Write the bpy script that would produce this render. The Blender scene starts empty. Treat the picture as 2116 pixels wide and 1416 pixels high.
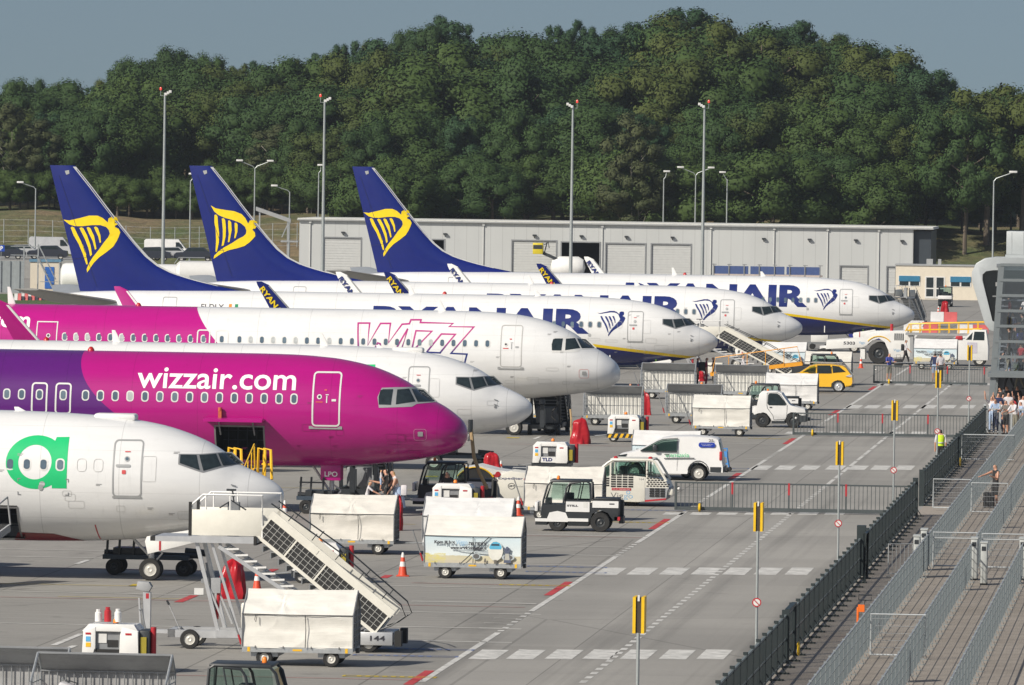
import bpy, bmesh, math, random
from mathutils import Vector, Matrix
from mathutils.geometry import tessellate_polygon
R = math.radians
SC = bpy.context.scene
COL = SC.collection
# ---------------------------------------------------------------- camera, sky, sun, exposure
F, H, HY, ROLL = 15000.0, 13.3, 318.0, R(0.8)
CX, CY = 1058.0, 708.0
PITCH = math.atan((CY - HY) / F)
_f = Vector((0, math.cos(PITCH), -math.sin(PITCH)))
_u = Vector((0, math.sin(PITCH), math.cos(PITCH)))
_r = Vector((1, 0, 0))
CR = _r * math.cos(ROLL) + _u * math.sin(ROLL)
CU = _u * math.cos(ROLL) - _r * math.sin(ROLL)
CAMP = Vector((0, 0, H))
cam = bpy.data.cameras.new('camera')
cam.sensor_width = 36.0
cam.lens = 36.0 * F / 2116.0
cam.clip_start, cam.clip_end = 1.0, 6000.0
camo = bpy.data.objects.new('camera', cam)
COL.objects.link(camo)
camo.matrix_world = Matrix(((CR.x, CU.x, -_f.x, 0), (CR.y, CU.y, -_f.y, 0), (CR.z, CU.z, -_f.z, H), (0, 0, 0, 1)))
SC.camera = camo

SUN_DIR = Vector((-0.63, -0.54, 0.62)).normalized()          # towards the sun
SUN_EL = math.asin(SUN_DIR.z)
SUN_AZ = math.atan2(SUN_DIR.x, SUN_DIR.y)
world = bpy.data.worlds.new("World")
SC.world = world
world.use_nodes = True
wn = world.node_tree
sky = wn.nodes.new('ShaderNodeTexSky')
sky.sky_type = 'NISHITA'
_tc = wn.nodes.new('ShaderNodeTexCoord'); _ad = wn.nodes.new('ShaderNodeVectorMath'); _ad.inputs[1].default_value = (0, 0, .10)
wn.links.new(_tc.outputs['Generated'], _ad.inputs[0]); wn.links.new(_ad.outputs[0], sky.inputs[0])
sky.sun_disc = False
sky.sun_elevation = SUN_EL
sky.sun_rotation = SUN_AZ
sky.altitude = 20
sky.air_density, sky.dust_density, sky.ozone_density = 1.0, 2.6, 1.9
wn.links.new(sky.outputs[0], wn.nodes['Background'].inputs[0])
wn.nodes['Background'].inputs[1].default_value = 0.068
sl = bpy.data.lights.new('sun', 'SUN')
sl.energy = 4.2
sl.angle = R(0.5)
sl.color = (1.0, 0.93, 0.82)
so = bpy.data.objects.new('sun', sl)
COL.objects.link(so)
so.rotation_euler = (-SUN_DIR).to_track_quat('-Z', 'Y').to_euler()
SC.view_settings.view_transform = 'Standard'
SC.view_settings.look = 'None'
SC.view_settings.exposure = 0.19
SC.view_settings.gamma = 1.0
SC.cycles.max_bounces = 6
SC.cycles.transparent_max_bounces = 12

# ---------------------------------------------------------------- measuring helpers
TH = math.atan((2524 - CX) / F)                      # stands run along AU, noses point along AV
AV = Vector((math.cos(TH), -math.sin(TH), 0))
AU = Vector((math.sin(TH), math.cos(TH), 0))
def ray(px, py): return _f + CR * ((px - CX) / F) + CU * ((CY - py) / F)
def G(px, py, z=0.0):
    d = ray(px, py); t = (z - H) / d.z
    return CAMP + d * t
def AT(px, py, Y):
    d = ray(px, py); return CAMP + d * (Y / d.y)
def hor(px): return HY + math.tan(ROLL) * (px - CX)
def S(px, py): return (py - hor(px)) / H             # pixels per metre for a ground point

# ---------------------------------------------------------------- objects
def tag(o, label=None, cat=None, group=None, kind=None):
    if label: o['label'] = label
    if cat: o['category'] = cat
    if group: o['group'] = group
    if kind: o['kind'] = kind
    return o
def empty(name, loc=(0, 0, 0), rz=None, label=None, cat=None, group=None):
    o = bpy.data.objects.new(name, None); COL.objects.link(o)
    o.empty_display_size = .3
    o.location = loc; o.rotation_euler = (0, 0, -TH if rz is None else rz)
    return tag(o, label, cat, group)
def dup(o, parent=None):
    c = o.copy(); COL.objects.link(c); c.parent = parent
    for ch in list(o.children): dup(ch, c)
    return c
def dupat(o, loc, rz=None, label=None, group=None):
    c = dup(o); c.location = loc
    if rz is not None: c.rotation_euler = (0, 0, rz)
    if label: c['label'] = label
    if group: c['group'] = group
    return c
class MB:
    def __init__(s): s.bm = bmesh.new(); s.m = 0
    def _fin(s, geo, mat4=None):
        vs = [v for v in geo if isinstance(v, bmesh.types.BMVert)]
        if mat4 is not None: bmesh.ops.transform(s.bm, matrix=mat4, verts=vs)
        fs = set()
        for v in vs:
            for f in v.link_faces: fs.add(f)
        for f in fs: f.material_index = s.m
        return vs
    def box(s, x0, x1, y0, y1, z0, z1, bev=0, rot=None, m=None):
        if m is not None: s.m = m
        M4 = Matrix.Translation(((x0 + x1) / 2, (y0 + y1) / 2, (z0 + z1) / 2))
        if rot: M4 = M4 @ Matrix.Rotation(rot[1], 4, rot[0])
        M4 = M4 @ Matrix.Diagonal((abs(x1 - x0), abs(y1 - y0), abs(z1 - z0), 1))
        r = bmesh.ops.create_cube(s.bm, size=1.0, matrix=M4)
        vs = s._fin(r['verts'])
        if bev:
            es = list({e for v in vs for e in v.link_edges})
            rb = bmesh.ops.bevel(s.bm, geom=es, offset=bev, segments=2, profile=.5, affect='EDGES')
            for f in rb['faces']: f.material_index = s.m
        return s
    def tube(s, p, q, r, n=8, r2=None, m=None, cap=True):
        if m is not None: s.m = m
        p, q = Vector(p), Vector(q); d = q - p; L = d.length
        if L < 1e-6: return s
        M4 = Matrix.Translation((p + q) / 2) @ d.to_track_quat('Z', 'Y').to_matrix().to_4x4()
        g = bmesh.ops.create_cone(s.bm, cap_ends=cap, segments=n, radius1=r, radius2=r if r2 is None else r2, depth=L, matrix=M4)
        s._fin(g['verts']); return s
    def bar(s, p, q, w, h, m=None):
        """square bar from p to q, w across, h up"""
        if m is not None: s.m = m
        p, q = Vector(p), Vector(q); d = q - p; L = d.length
        z = Vector((0, 0, 1)); x = d.normalized()
        y = z.cross(x)
        y = Vector((0, 1, 0)) if y.length < 1e-4 else y.normalized()
        zz = x.cross(y)
        M4 = Matrix(((x.x, y.x, zz.x, 0), (x.y, y.y, zz.y, 0), (x.z, y.z, zz.z, 0), (0, 0, 0, 1)))
        M4 = Matrix.Translation((p + q) / 2) @ M4 @ Matrix.Diagonal((L, w, h, 1))
        g = bmesh.ops.create_cube(s.bm, size=1.0, matrix=M4)
        s._fin(g['verts']); return s
    def path(s, pts, r, n=6, m=None):
        if m is not None: s.m = m
        pts = [Vector(p) for p in pts]; rings = []
        for i, p in enumerate(pts):
            a = pts[max(i - 1, 0)]; b = pts[min(i + 1, len(pts) - 1)]
            q = (b - a).to_track_quat('Z', 'Y').to_matrix()
            rings.append([p + q @ Vector((r * math.cos(t * 2 * math.pi / n), r * math.sin(t * 2 * math.pi / n), 0)) for t in range(n)])
        return s.loft(rings)
    def loft(s, rings, cap=True, m=None, closed=True):
        if m is not None: s.m = m
        R_ = [[s.bm.verts.new(p) for p in r] for r in rings]
        n = len(R_[0])
        for a, b in zip(R_, R_[1:]):
            for i in range(n if closed else n - 1):
                j = (i + 1) % n
                f = s.bm.faces.new((a[i], a[j], b[j], b[i])); f.material_index = s.m
        if cap and closed:
            f = s.bm.faces.new(R_[0][::-1]); f.material_index = s.m
            f = s.bm.faces.new(R_[-1]); f.material_index = s.m
        return s
    def prism(s, pts, y0, y1, m=None, ax='y', bev=0):
        """polygon in (x,z) pulled along y (ax='y'), in (y,z) along x, or in (x,y) along z"""
        if m is not None: s.m = m
        def P(a, b, c): return (a, c, b) if ax == 'y' else ((c, a, b) if ax == 'x' else (a, b, c))
        A = [s.bm.verts.new(P(a, b, y0)) for a, b in pts]; B = [s.bm.verts.new(P(a, b, y1)) for a, b in pts]
        n = len(pts); fs = [s.bm.faces.new(A), s.bm.faces.new(B[::-1])]
        for i in range(n): fs.append(s.bm.faces.new((A[i], B[i], B[(i + 1) % n], A[(i + 1) % n])))
        for f in fs: f.material_index = s.m
        if bev:
            es = list({e for f in fs[:2] for e in f.edges})
            rb = bmesh.ops.bevel(s.bm, geom=es, offset=bev, segments=2, profile=.5, affect='EDGES')
            for f in rb['faces']: f.material_index = s.m
        return s
    def lathe(s, prof, n=16, o=(0, 0, 0), ax='z', m=None, cap=True):
        if m is not None: s.m = m
        rings = []
        for r, h in prof:
            ring = []
            for i in range(n):
                a = 2 * math.pi * i / n; c, q = r * math.cos(a), r * math.sin(a)
                v = (c, q, h) if ax == 'z' else ((c, h, q) if ax == 'y' else (h, c, q))
                ring.append(Vector(v) + Vector(o))
            rings.append(ring)
        return s.loft(rings, cap)
    def quad(s, *p, m=None):
        if m is not None: s.m = m
        f = s.bm.faces.new([s.bm.verts.new(q) for q in p]); f.material_index = s.m; return s
    def ball(s, o, r, sc=(1, 1, 1), n=10, m=None):
        if m is not None: s.m = m
        g = bmesh.ops.create_uvsphere(s.bm, u_segments=n, v_segments=max(6, n * 2 // 3), radius=r, matrix=Matrix.Translation(o) @ Matrix.Diagonal((*sc, 1)))
        s._fin(g['verts']); return s
    def build(s, name, mats, parent=None, sharp=38, recalc=True):
        if not isinstance(mats, (list, tuple)): mats = [mats]
        if recalc: bmesh.ops.recalc_face_normals(s.bm, faces=s.bm.faces)
        c = math.cos(R(sharp))
        for f in s.bm.faces: f.smooth = True
        for e in s.bm.edges:
            lf = e.link_faces
            if len(lf) != 2 or lf[0].normal.dot(lf[1].normal) < c: e.smooth = False
        me = bpy.data.meshes.new(name); s.bm.to_mesh(me); s.bm.free()
        for m in mats: me.materials.append(m)
        o = bpy.data.objects.new(name, me); COL.objects.link(o)
        if parent is not None: o.parent = parent
        return o

# ---------------------------------------------------------------- materials
def srgb(h):
    h = h.lstrip('#'); out = []
    for i in (0, 2, 4):
        c = int(h[i:i + 2], 16) / 255
        out.append(c / 12.92 if c <= .04045 else ((c + .055) / 1.055) ** 2.4)
    return tuple(out)
_MATS = {}
def M(name, col, rough=.5, metal=0.0, var=.10, scale=2.5, bump=0.0, coat=0.0, emit=None, trans=0.0, spec=None):
    if name in _MATS: return _MATS[name]
    if isinstance(col, str): col = srgb(col)
    m = bpy.data.materials.new(name); m.use_nodes = True
    nt = m.node_tree; b = nt.nodes['Principled BSDF']
    b.inputs['Roughness'].default_value = rough; b.inputs['Metallic'].default_value = metal
    b.inputs['Coat Weight'].default_value = coat
    if spec is not None: b.inputs['Specular IOR Level'].default_value = spec
    if trans: b.inputs['Transmission Weight'].default_value = trans
    tc = nt.nodes.new('ShaderNodeTexCoord')
    nz = nt.nodes.new('ShaderNodeTexNoise'); nz.inputs['Scale'].default_value = scale; nz.inputs['Detail'].default_value = 5
    nz.inputs['Roughness'].default_value = .65
    nt.links.new(tc.outputs['Object'], nz.inputs['Vector'])
    mp = nt.nodes.new('ShaderNodeMapRange')
    mp.inputs['From Min'].default_value, mp.inputs['From Max'].default_value = .3, .7
    mp.inputs['To Min'].default_value, mp.inputs['To Max'].default_value = 1 - var, 1 + var
    nt.links.new(nz.outputs['Fac'], mp.inputs['Value'])
    mx = nt.nodes.new('ShaderNodeVectorMath'); mx.operation = 'SCALE'
    mx.inputs[0].default_value = col; nt.links.new(mp.outputs[0], mx.inputs['Scale'])
    nt.links.new(mx.outputs[0], b.inputs['Base Color'])
    if bump:
        bp = nt.nodes.new('ShaderNodeBump'); bp.inputs['Strength'].default_value = bump; bp.inputs['Distance'].default_value = .05
        nt.links.new(nz.outputs['Fac'], bp.inputs['Height']); nt.links.new(bp.outputs[0], b.inputs['Normal'])
    if emit:
        b.inputs['Emission Color'].default_value = (*emit, 1); b.inputs['Emission Strength'].default_value = 1.0
    _MATS[name] = m
    return m
class NT:
    """tiny helper for node graphs"""
    def __init__(s, m): s.t = m.node_tree; s.b = s.t.nodes['Principled BSDF']
    def val(s, x, i):
        if isinstance(x, (int, float)): i.default_value = x
        else: s.t.links.new(x, i)
    def math(s, op, a, b=0.0, clamp=False):
        n = s.t.nodes.new('ShaderNodeMath'); n.operation = op; n.use_clamp = clamp
        s.val(a, n.inputs[0]); s.val(b, n.inputs[1]); return n.outputs[0]
    def mix(s, f, a, b):
        n = s.t.nodes.new('ShaderNodeMix'); n.data_type = 'RGBA'
        s.val(f, n.inputs['Factor'])
        for v, k in ((a, 6), (b, 7)):
            if isinstance(v, tuple): n.inputs[k].default_value = (*v[:3], 1)
            else: s.t.links.new(v, n.inputs[k])
        return n.outputs[2]
    def noise(s, vec, scale, detail=5, rough=.6):
        n = s.t.nodes.new('ShaderNodeTexNoise'); n.inputs['Scale'].default_value = scale; n.inputs['Detail'].default_value = detail
        n.inputs['Roughness'].default_value = rough
        s.t.links.new(vec, n.inputs['Vector']); return n.outputs['Fac']
    def ramp(s, f, lo, hi, a=0.0, b=1.0):
        n = s.t.nodes.new('ShaderNodeMapRange'); s.val(f, n.inputs[0])
        for k, v in zip(range(1, 5), (lo, hi, a, b)): n.inputs[k].default_value = v
        return n.outputs[0]
    def coords(s, kind='Object'):
        n = s.t.nodes.new('ShaderNodeTexCoord'); return n.outputs[kind]
    def mapping(s, vec, scale=(1, 1, 1), rot=(0, 0, 0), loc=(0, 0, 0)):
        n = s.t.nodes.new('ShaderNodeMapping'); s.t.links.new(vec, n.inputs[0])
        n.inputs['Location'].default_value = loc; n.inputs['Rotation'].default_value = rot; n.inputs['Scale'].default_value = scale
        return n.outputs[0]
    def sep(s, vec):
        n = s.t.nodes.new('ShaderNodeSeparateXYZ'); s.t.links.new(vec, n.inputs[0]); return n.outputs
    def scale(s, col, f):
        n = s.t.nodes.new('ShaderNodeVectorMath'); n.operation = 'SCALE'
        if isinstance(col, tuple): n.inputs[0].default_value = col
        else: s.t.links.new(col, n.inputs[0])
        s.val(f, n.inputs['Scale']); return n.outputs[0]
    def base(s, c): s.t.links.new(c, s.b.inputs['Base Color'])
    def bump(s, h, st=.3, dist=.05):
        n = s.t.nodes.new('ShaderNodeBump'); n.inputs['Strength'].default_value = st; n.inputs['Distance'].default_value = dist
        s.t.links.new(h, n.inputs['Height']); s.t.links.new(n.outputs[0], s.b.inputs['Normal'])
def newmat(name, rough=.5, coat=0.0):
    m = bpy.data.materials.new(name); m.use_nodes = True; _MATS[name] = m
    n = NT(m); n.b.inputs['Roughness'].default_value = rough; n.b.inputs['Coat Weight'].default_value = coat
    return m, n
WHITE = M('white_paint', (.76, .76, .74), .35, var=.05, coat=.2)
CREAM = M('cream_paint', (.74, .72, .64), .4, var=.06)
GALV = M('galvanised_steel', (.42, .44, .45), .45, .5, var=.15, scale=6)
ALU = M('aluminium', (.55, .56, .57), .4, .5, var=.1)
DARK = M('dark_paint', (.028, .033, .038), .45, var=.2)
BLACK = M('black_rubber', (.018, .018, .018), .75, var=.25)
GREYP = M('grey_paint', (.22, .23, .24), .5, var=.12)
MIDGREY = M('mid_grey_paint', (.33, .34, .35), .5, var=.1)
RED = M('red_paint', (.42, .02, .03), .45, var=.12)
YELLOW = M('yellow_paint', (.80, .47, .02), .45, var=.1)
ORANGE = M('orange_lens', (.85, .22, .02), .25, var=.08)
BLUE = M('blue_paint', (.03, .13, .45), .45, var=.1)
RIM = M('wheel_rim', (.55, .54, .50), .45, .2, var=.12)
GLASS = M('dark_glass', (.022, .032, .036), .08, var=.35, scale=4, spec=.5)
def cabglass():
    m = bpy.data.materials.new('clear_cab_glass'); m.use_nodes = True; t = m.node_tree
    g = t.nodes.new('ShaderNodeBsdfGlossy'); g.inputs['Roughness'].default_value = .03
    tr = t.nodes.new('ShaderNodeBsdfTransparent'); tr.inputs[0].default_value = (.62, .74, .70, 1)
    mx = t.nodes.new('ShaderNodeMixShader'); fr = t.nodes.new('ShaderNodeFresnel'); fr.inputs[0].default_value = 1.5
    t.links.new(fr.outputs[0], mx.inputs[0]); t.links.new(tr.outputs[0], mx.inputs[1]); t.links.new(g.outputs[0], mx.inputs[2])
    t.links.new(mx.outputs[0], t.nodes['Material Output'].inputs[0]); return m
CLEAR = cabglass()

# ---------------------------------------------------------------- flat lettering and emblems
def textmesh(txt, size=1.0, bold=0.0, shear=0.0, space=1.0):
    c = bpy.data.curves.new('lettering', 'FONT'); c.body = txt; c.size = size; c.offset = bold; c.shear = shear; c.space_character = space
    c.fill_mode = 'BOTH'; c.resolution_u = 4
    o = bpy.data.objects.new('lettering', c); COL.objects.link(o)
    dg = bpy.context.evaluated_depsgraph_get()
    me = bpy.data.meshes.new_from_object(o.evaluated_get(dg))
    bpy.data.objects.remove(o); bpy.data.curves.remove(c)
    bm = bmesh.new(); bm.from_mesh(me); bpy.data.meshes.remove(me)
    return bm
def fit(bm, x0, x1, z0, z1):
    """scale a flat x,y mesh to the box x0..x1, z0..z1 (kept in x,y)"""
    xs = [v.co.x for v in bm.verts]; ys = [v.co.y for v in bm.verts]
    a, b, c, d = min(xs), max(xs), min(ys), max(ys)
    for v in bm.verts:
        v.co.x = x0 + (v.co.x - a) / (b - a) * (x1 - x0); v.co.y = z0 + (v.co.y - c) / (d - c) * (z1 - z0)
    return bm
def polymesh(polys):
    bm = bmesh.new()
    for p in polys:
        V = [Vector((a, b, 0)) for a, b in p]
        vs = [bm.verts.new(v) for v in V]
        for t in tessellate_polygon([V]):
            try: bm.faces.new([vs[i] for i in t])
            except ValueError: pass
    return bm
def stroke(pts, w, closed=False):
    """polyline as mitred ribbon polygons"""
    out = []; n = len(pts); P = [Vector(p) for p in pts]
    rng = range(n if closed else n - 1)
    def off(i):
        a = P[i - 1] if (i > 0 or closed) else None; b = P[(i + 1) % n] if (i < n - 1 or closed) else None
        d1 = (P[i] - a).normalized() if a is not None else (b - P[i]).normalized()
        d2 = (b - P[i]).normalized() if b is not None else d1
        n1 = Vector((-d1.y, d1.x)); n2 = Vector((-d2.y, d2.x)); m = n1 + n2
        if m.length < .3: m = n1 * 1.0
        else: m = m / max(.45, m.dot(n1)) 
        return m * w / 2
    O = [off(i) for i in range(n)]
    for i in rng:
        j = (i + 1) % n
        out.append([tuple(P[i] + O[i]), tuple(P[j] + O[j]), tuple(P[j] - O[j]), tuple(P[i] - O[i])])
    return out
def rrect(x0, x1, z0, z1, r, n=4):
    p = []
    for cx, cz, a0 in ((x1 - r, z1 - r, 0), (x0 + r, z1 - r, 90), (x0 + r, z0 + r, 180), (x1 - r, z0 + r, 270)):
        for k in range(n + 1):
            a = R(a0 + 90 * k / n); p.append((cx + r * math.cos(a), cz + r * math.sin(a)))
    return p
def bmobj(bm, name, mat, parent=None, smooth=False):
    me = bpy.data.meshes.new(name); bm.to_mesh(me); bm.free()
    if smooth: me.polygons.foreach_set('use_smooth', [True] * len(me.polygons))
    for m in (mat if isinstance(mat, (list, tuple)) else [mat]): me.materials.append(m)
    o = bpy.data.objects.new(name, me); COL.objects.link(o)
    if parent is not None: o.parent = parent
    return o
def sign_on(bm, y, name, mat, parent, back=.0):
    """stand a flat x,y mesh up in the x,z plane at depth y"""
    for v in bm.verts: v.co = Vector((v.co.x, y, v.co.y))
    bmesh.ops.recalc_face_normals(bm, faces=bm.faces)
    for f in bm.faces:
        if f.normal.y > 0: f.normal_flip()
    return bmobj(bm, name, mat, parent)
def label_text(txt, x0, x1, z0, z1, y, mat, parent, bold=.0, name='lettering'):
    return sign_on(fit(textmesh(txt, 1, bold), x0, x1, z0, z1), y, name, mat, parent)
# ---------------------------------------------------------------- airliners
def pchip(T):
    """monotone cubic through a table of (x, a, b, c) rows"""
    n = len(T); k = len(T[0]) - 1
    D = [[0] * k for _ in range(n)]
    for c in range(k):
        m = [(T[i + 1][c + 1] - T[i][c + 1]) / (T[i + 1][0] - T[i][0]) for i in range(n - 1)]
        D[0][c], D[-1][c] = m[0], m[-1]
        for i in range(1, n - 1):
            D[i][c] = 0 if m[i - 1] * m[i] <= 0 else 2 * m[i - 1] * m[i] / (m[i - 1] + m[i])
    def ev(x):
        x = min(max(x, T[0][0]), T[-1][0]); i = 0
        while i < n - 2 and x > T[i + 1][0]: i += 1
        h = T[i + 1][0] - T[i][0]; t = (x - T[i][0]) / h
        return [(2 * t**3 - 3 * t * t + 1) * T[i][c + 1] + (t**3 - 2 * t * t + t) * h * D[i][c] + (-2 * t**3 + 3 * t * t) * T[i + 1][c + 1] + (t**3 - t * t) * h * D[i + 1][c] for c in range(k)]
    return ev
# distance aft of the nose tip, crown height, keel height, half width
BOE = [(0, 2.64, 2.64, 0), (.02, 2.79, 2.50, .12), (.09, 2.91, 2.38, .26), (.26, 3.06, 2.23, .46), (.62, 3.28, 2.0, .76), (1.22, 3.55, 1.80, 1.08), (1.46, 3.68, 1.74, 1.17), (1.9, 4.03, 1.64, 1.33),
       (2.37, 4.31, 1.55, 1.47), (3.28, 4.66, 1.41, 1.66), (3.94, 4.83, 1.33, 1.75), (5.07, 5.0, 1.23, 1.84), (6.4, 5.10, 1.17, 1.88), (7.7, 5.15, 1.15, 1.88), (9, 5.17, 1.15, 1.88), (26, 5.17, 1.15, 1.88),
       (29, 5.17, 1.62, 1.80), (33, 5.12, 2.75, 1.3), (36.5, 5.0, 3.85, .7), (38, 4.85, 4.4, .25)]
AIR = [(0, 2.97, 2.97, 0), (.015, 3.13, 2.81, .15), (.09, 3.33, 2.65, .42), (.2, 3.5, 2.53, .66), (.4, 3.68, 2.41, .93), (.85, 4.0, 2.24, 1.28), (1.38, 4.28, 2.13, 1.5), (1.76, 4.53, 2.06, 1.62), (2.13, 4.82, 2.0, 1.7),
       (2.74, 5.13, 1.92, 1.8), (3.5, 5.42, 1.83, 1.88), (4.25, 5.6, 1.76, 1.93), (5, 5.72, 1.73, 1.95), (6.5, 5.82, 1.71, 1.975), (8, 5.84, 1.70, 1.975), (29, 5.84, 1.70, 1.975),
       (33, 5.84, 2.2, 1.9), (38, 5.75, 3.6, 1.4), (42, 5.5, 4.6, .8), (44.3, 5.2, 4.9, .3)]
def foil(mb, secs, m=0):
    """secs: (leading point, trailing point, half thickness, thickness axis)"""
    prof = [(0, 0), (.03, .45), (.12, .8), (.3, 1), (.55, .8), (.8, .38), (1, .04)]
    rings = []
    for L, T, h, ax in secs:
        L, T, ax = Vector(L), Vector(T), Vector(ax)
        up = [L + (T - L) * t + ax * (h * s) for t, s in prof]; dn = [L + (T - L) * t - ax * (h * s) for t, s in prof[::-1][:-1]]
        rings.append(up + dn)
    return mb.loft(rings, m=m)
def foilthick(t):
    prof = [(0, 0), (.03, .45), (.12, .8), (.3, 1), (.55, .8), (.8, .38), (1, .04)]
    t = min(max(t, 0), 1)
    for (a, b), (c, d) in zip(prof, prof[1:]):
        if t <= c: return b + (d - b) * (t - a) / (c - a)
    return 0
HARP = [(38.061, 9.126), (37.707, 9.082), (37.037, 9.241), (36.536, 9.381), (36.032, 9.389), (35.737, 9.26), (35.423, 8.999), (35.401, 9.224), (35.234, 9.334), (34.957, 9.305), (34.871, 9.148), (34.893, 8.874), (34.993, 8.839), (35.017, 8.748), (34.806, 8.651), (34.694, 8.445), (34.775, 8.195), (34.881, 7.944), (35.087, 7.609), (35.502, 7.27), (35.918, 6.973), (36.249, 6.636), (36.496, 6.258), (36.62, 6.09), (36.648, 6.298), (36.501, 6.632), (36.295, 6.968), (35.923, 7.43), (35.635, 7.85), (35.387, 8.144), (35.297, 8.353), (35.35, 8.56), (35.52, 8.74), (35.857, 8.843), (36.361, 8.836), (36.947, 8.761), (37.367, 8.763), (37.704, 8.857)]
HSTR = [[(37.618, 8.667), (37.535, 8.735), (37.408, 8.671), (37.193, 8.242), (36.892, 7.706), (36.692, 7.169), (36.584, 6.573), (36.668, 6.547), (36.885, 7.166), (37.145, 7.744), (37.445, 8.238)],
        [(37.097, 8.642), (36.989, 8.702), (36.862, 8.645), (36.647, 8.25), (36.43, 7.672), (36.339, 7.133), (36.439, 7.024), (36.554, 7.504), (36.771, 8.04)],
        [(36.669, 8.682), (36.569, 8.725), (36.442, 8.652), (36.227, 8.215), (36.075, 7.469), (36.158, 7.41), (36.307, 7.923), (36.522, 8.335)],
        [(36.233, 8.713), (36.125, 8.756), (36.006, 8.675), (35.85, 8.262), (35.811, 7.847), (35.878, 7.805), (35.975, 8.177), (36.121, 8.465)]]
FIN_LE = [(37.43, 12.27), (36.4, 11.03), (35.47, 9.84), (34.61, 8.78), (33.76, 7.79), (33.08, 7.06), (32.4, 6.53), (31.65, 6.16), (30.55, 5.8), (28.96, 5.42), (27.6, 5.16), (27.2, 5.0)]
def fin_le(z):
    for (a, b), (c, d) in zip(FIN_LE, FIN_LE[1:]):
        if b >= z >= d: return a + (c - a) * (b - z) / (b - d)
    return FIN_LE[0][0] if z > FIN_LE[0][1] else FIN_LE[-1][0]
def fin_te(z): return 37.04 + (z - 5.0) / 7.28 * 1.85
def fin_half(z): return .36 - (z - 5) / 7.3 * .24

NAVY = M('navy_gloss', (.003, .012, .15), .25, var=.06, coat=.15)
SUNY = M('yellow_gloss', (.85, .62, .004), .3, var=.04, coat=.3)
PINK = M('magenta_gloss', (.41, .003, .19), .28, var=.04, coat=.25)
GREEN = M('green_gloss', (.01, .50, .17), .35, var=.04)
LET_W = M('white_lettering', (.82, .82, .80), .4, var=.02)
LET_N = M('navy_lettering', (.006, .018, .14), .35, var=.04)
LET_K = M('dark_lettering', (.03, .03, .04), .5, var=.04)
LET_R = M('red_lettering', (.6, .08, .08), .5, var=.04)
TRIM = M('grey_trim', (.38, .39, .39), .45, .2, var=.06)
TRIMW = M('pale_trim', (.66, .66, .64), .4, var=.04)
LINE = M('seam_grey', (.48, .48, .46), .5, var=.05)
WINGM = M('wing_grey', (.40, .42, .43), .38, .2, var=.07)
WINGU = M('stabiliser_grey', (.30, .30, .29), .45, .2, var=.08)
def panemat():
    m, n = newmat('cabin_pane', .12); oi = n.t.nodes.new('ShaderNodeObjectInfo'); r = oi.outputs['Random']
    c = n.mix(n.math('GREATER_THAN', r, .84), (.085, .125, .165), (.42, .44, .44)); c = n.mix(n.math('LESS_THAN', r, .25), c, (.13, .18, .22))
    z = n.noise(n.coords(), 3.0, 3); n.base(n.scale(c, n.ramp(z, .3, .7, .75, 1.25))); return m
PANE = panemat()
BELLY_REFLECT = M('reflection_red', (.20, .01, .015), .35, var=.1)
def wizzgrad():
    m, n = newmat('pink_to_navy', .35)
    z = n.sep(n.coords())[2]
    n.base(n.mix(n.ramp(z, 3.9, 4.5), (.012, .025, .17), (.46, .035, .22))); return m
GRAD = wizzgrad()
def paintscheme(kind):
    m, n = newmat('fuselage_' + kind, .27, .45)
    co = n.coords(); x, y, z = n.sep(co)
    d = n.math('MULTIPLY', x, -1.0)
    white = (.76, .765, .76)
    if kind == 'navy_belly':
        top = n.math('SUBTRACT', z, n.math('ADD', 1.665, n.math('MULTIPLY', n.math('MINIMUM', d, 8.6), .116)))
        yel = n.math('GREATER_THAN', .0, top)
        nav = n.math('GREATER_THAN', -.165, top)
        c = n.mix(yel, white, (.85, .60, .004)); c = n.mix(nav, c, (.006, .014, .13))
    elif kind == 'purple_magenta':
        h = n.math('SUBTRACT', 5.7, z)
        edge = n.math('SUBTRACT', 14.2, n.math('MULTIPLY', n.math('MULTIPLY', h, h), .325))
        c = n.mix(n.math('GREATER_THAN', d, edge), (.41, .003, .19), (.095, .007, .16))
    elif kind == 'magenta_white':
        h = n.math('SUBTRACT', 5.84, z)
        edge = n.math('SUBTRACT', 20.15, n.math('ADD', n.math('MULTIPLY', h, .55), n.math('MULTIPLY', n.math('MULTIPLY', h, h), .11)))
        c = n.mix(n.math('GREATER_THAN', d, edge), white, (.46, .004, .215))
    else:
        c = n.mix(0.0, white, white)
    dirt = n.noise(n.mapping(co, (.35, 1, 2.2)), 1.6, 6, .6)
    f = n.ramp(dirt, .3, .75, 1.02, .93)
    # faint seams between the fuselage sections
    s = n.math('FRACT', n.math('MULTIPLY', d, .41))
    f = n.math('MULTIPLY', f, n.math('SUBTRACT', 1.0, n.math('MULTIPLY', n.math('GREATER_THAN', s, .990), .20)))
    # the nose cone joint
    j = n.math('LESS_THAN', n.math('ABSOLUTE', n.math('SUBTRACT', d, 1.0)), .011)
    f = n.math('MULTIPLY', f, n.math('SUBTRACT', 1.0, n.math('MULTIPLY', j, .25)))
    for zz in (1.95, 2.75, 4.05, 4.75):                       # lap joints along the skin
        q = n.math('LESS_THAN', n.math('ABSOLUTE', n.math('SUBTRACT', z, zz)), .008)
        f = n.math('MULTIPLY', f, n.math('SUBTRACT', 1.0, n.math('MULTIPLY', q, .12)))
    run = n.noise(n.mapping(co, (2.2, 1, .16)), 2.0, 5, .7)   # faint vertical run-off streaks
    f = n.math('MULTIPLY', f, n.ramp(run, .58, .8, 1.0, .86))
    n.base(n.scale(c, f))
    n.b.inputs['Coat Roughness'].default_value = .12
    return m
PAINT = {k: paintscheme(k) for k in ('navy_belly', 'purple_magenta', 'magenta_white', 'all_white')}
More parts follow.
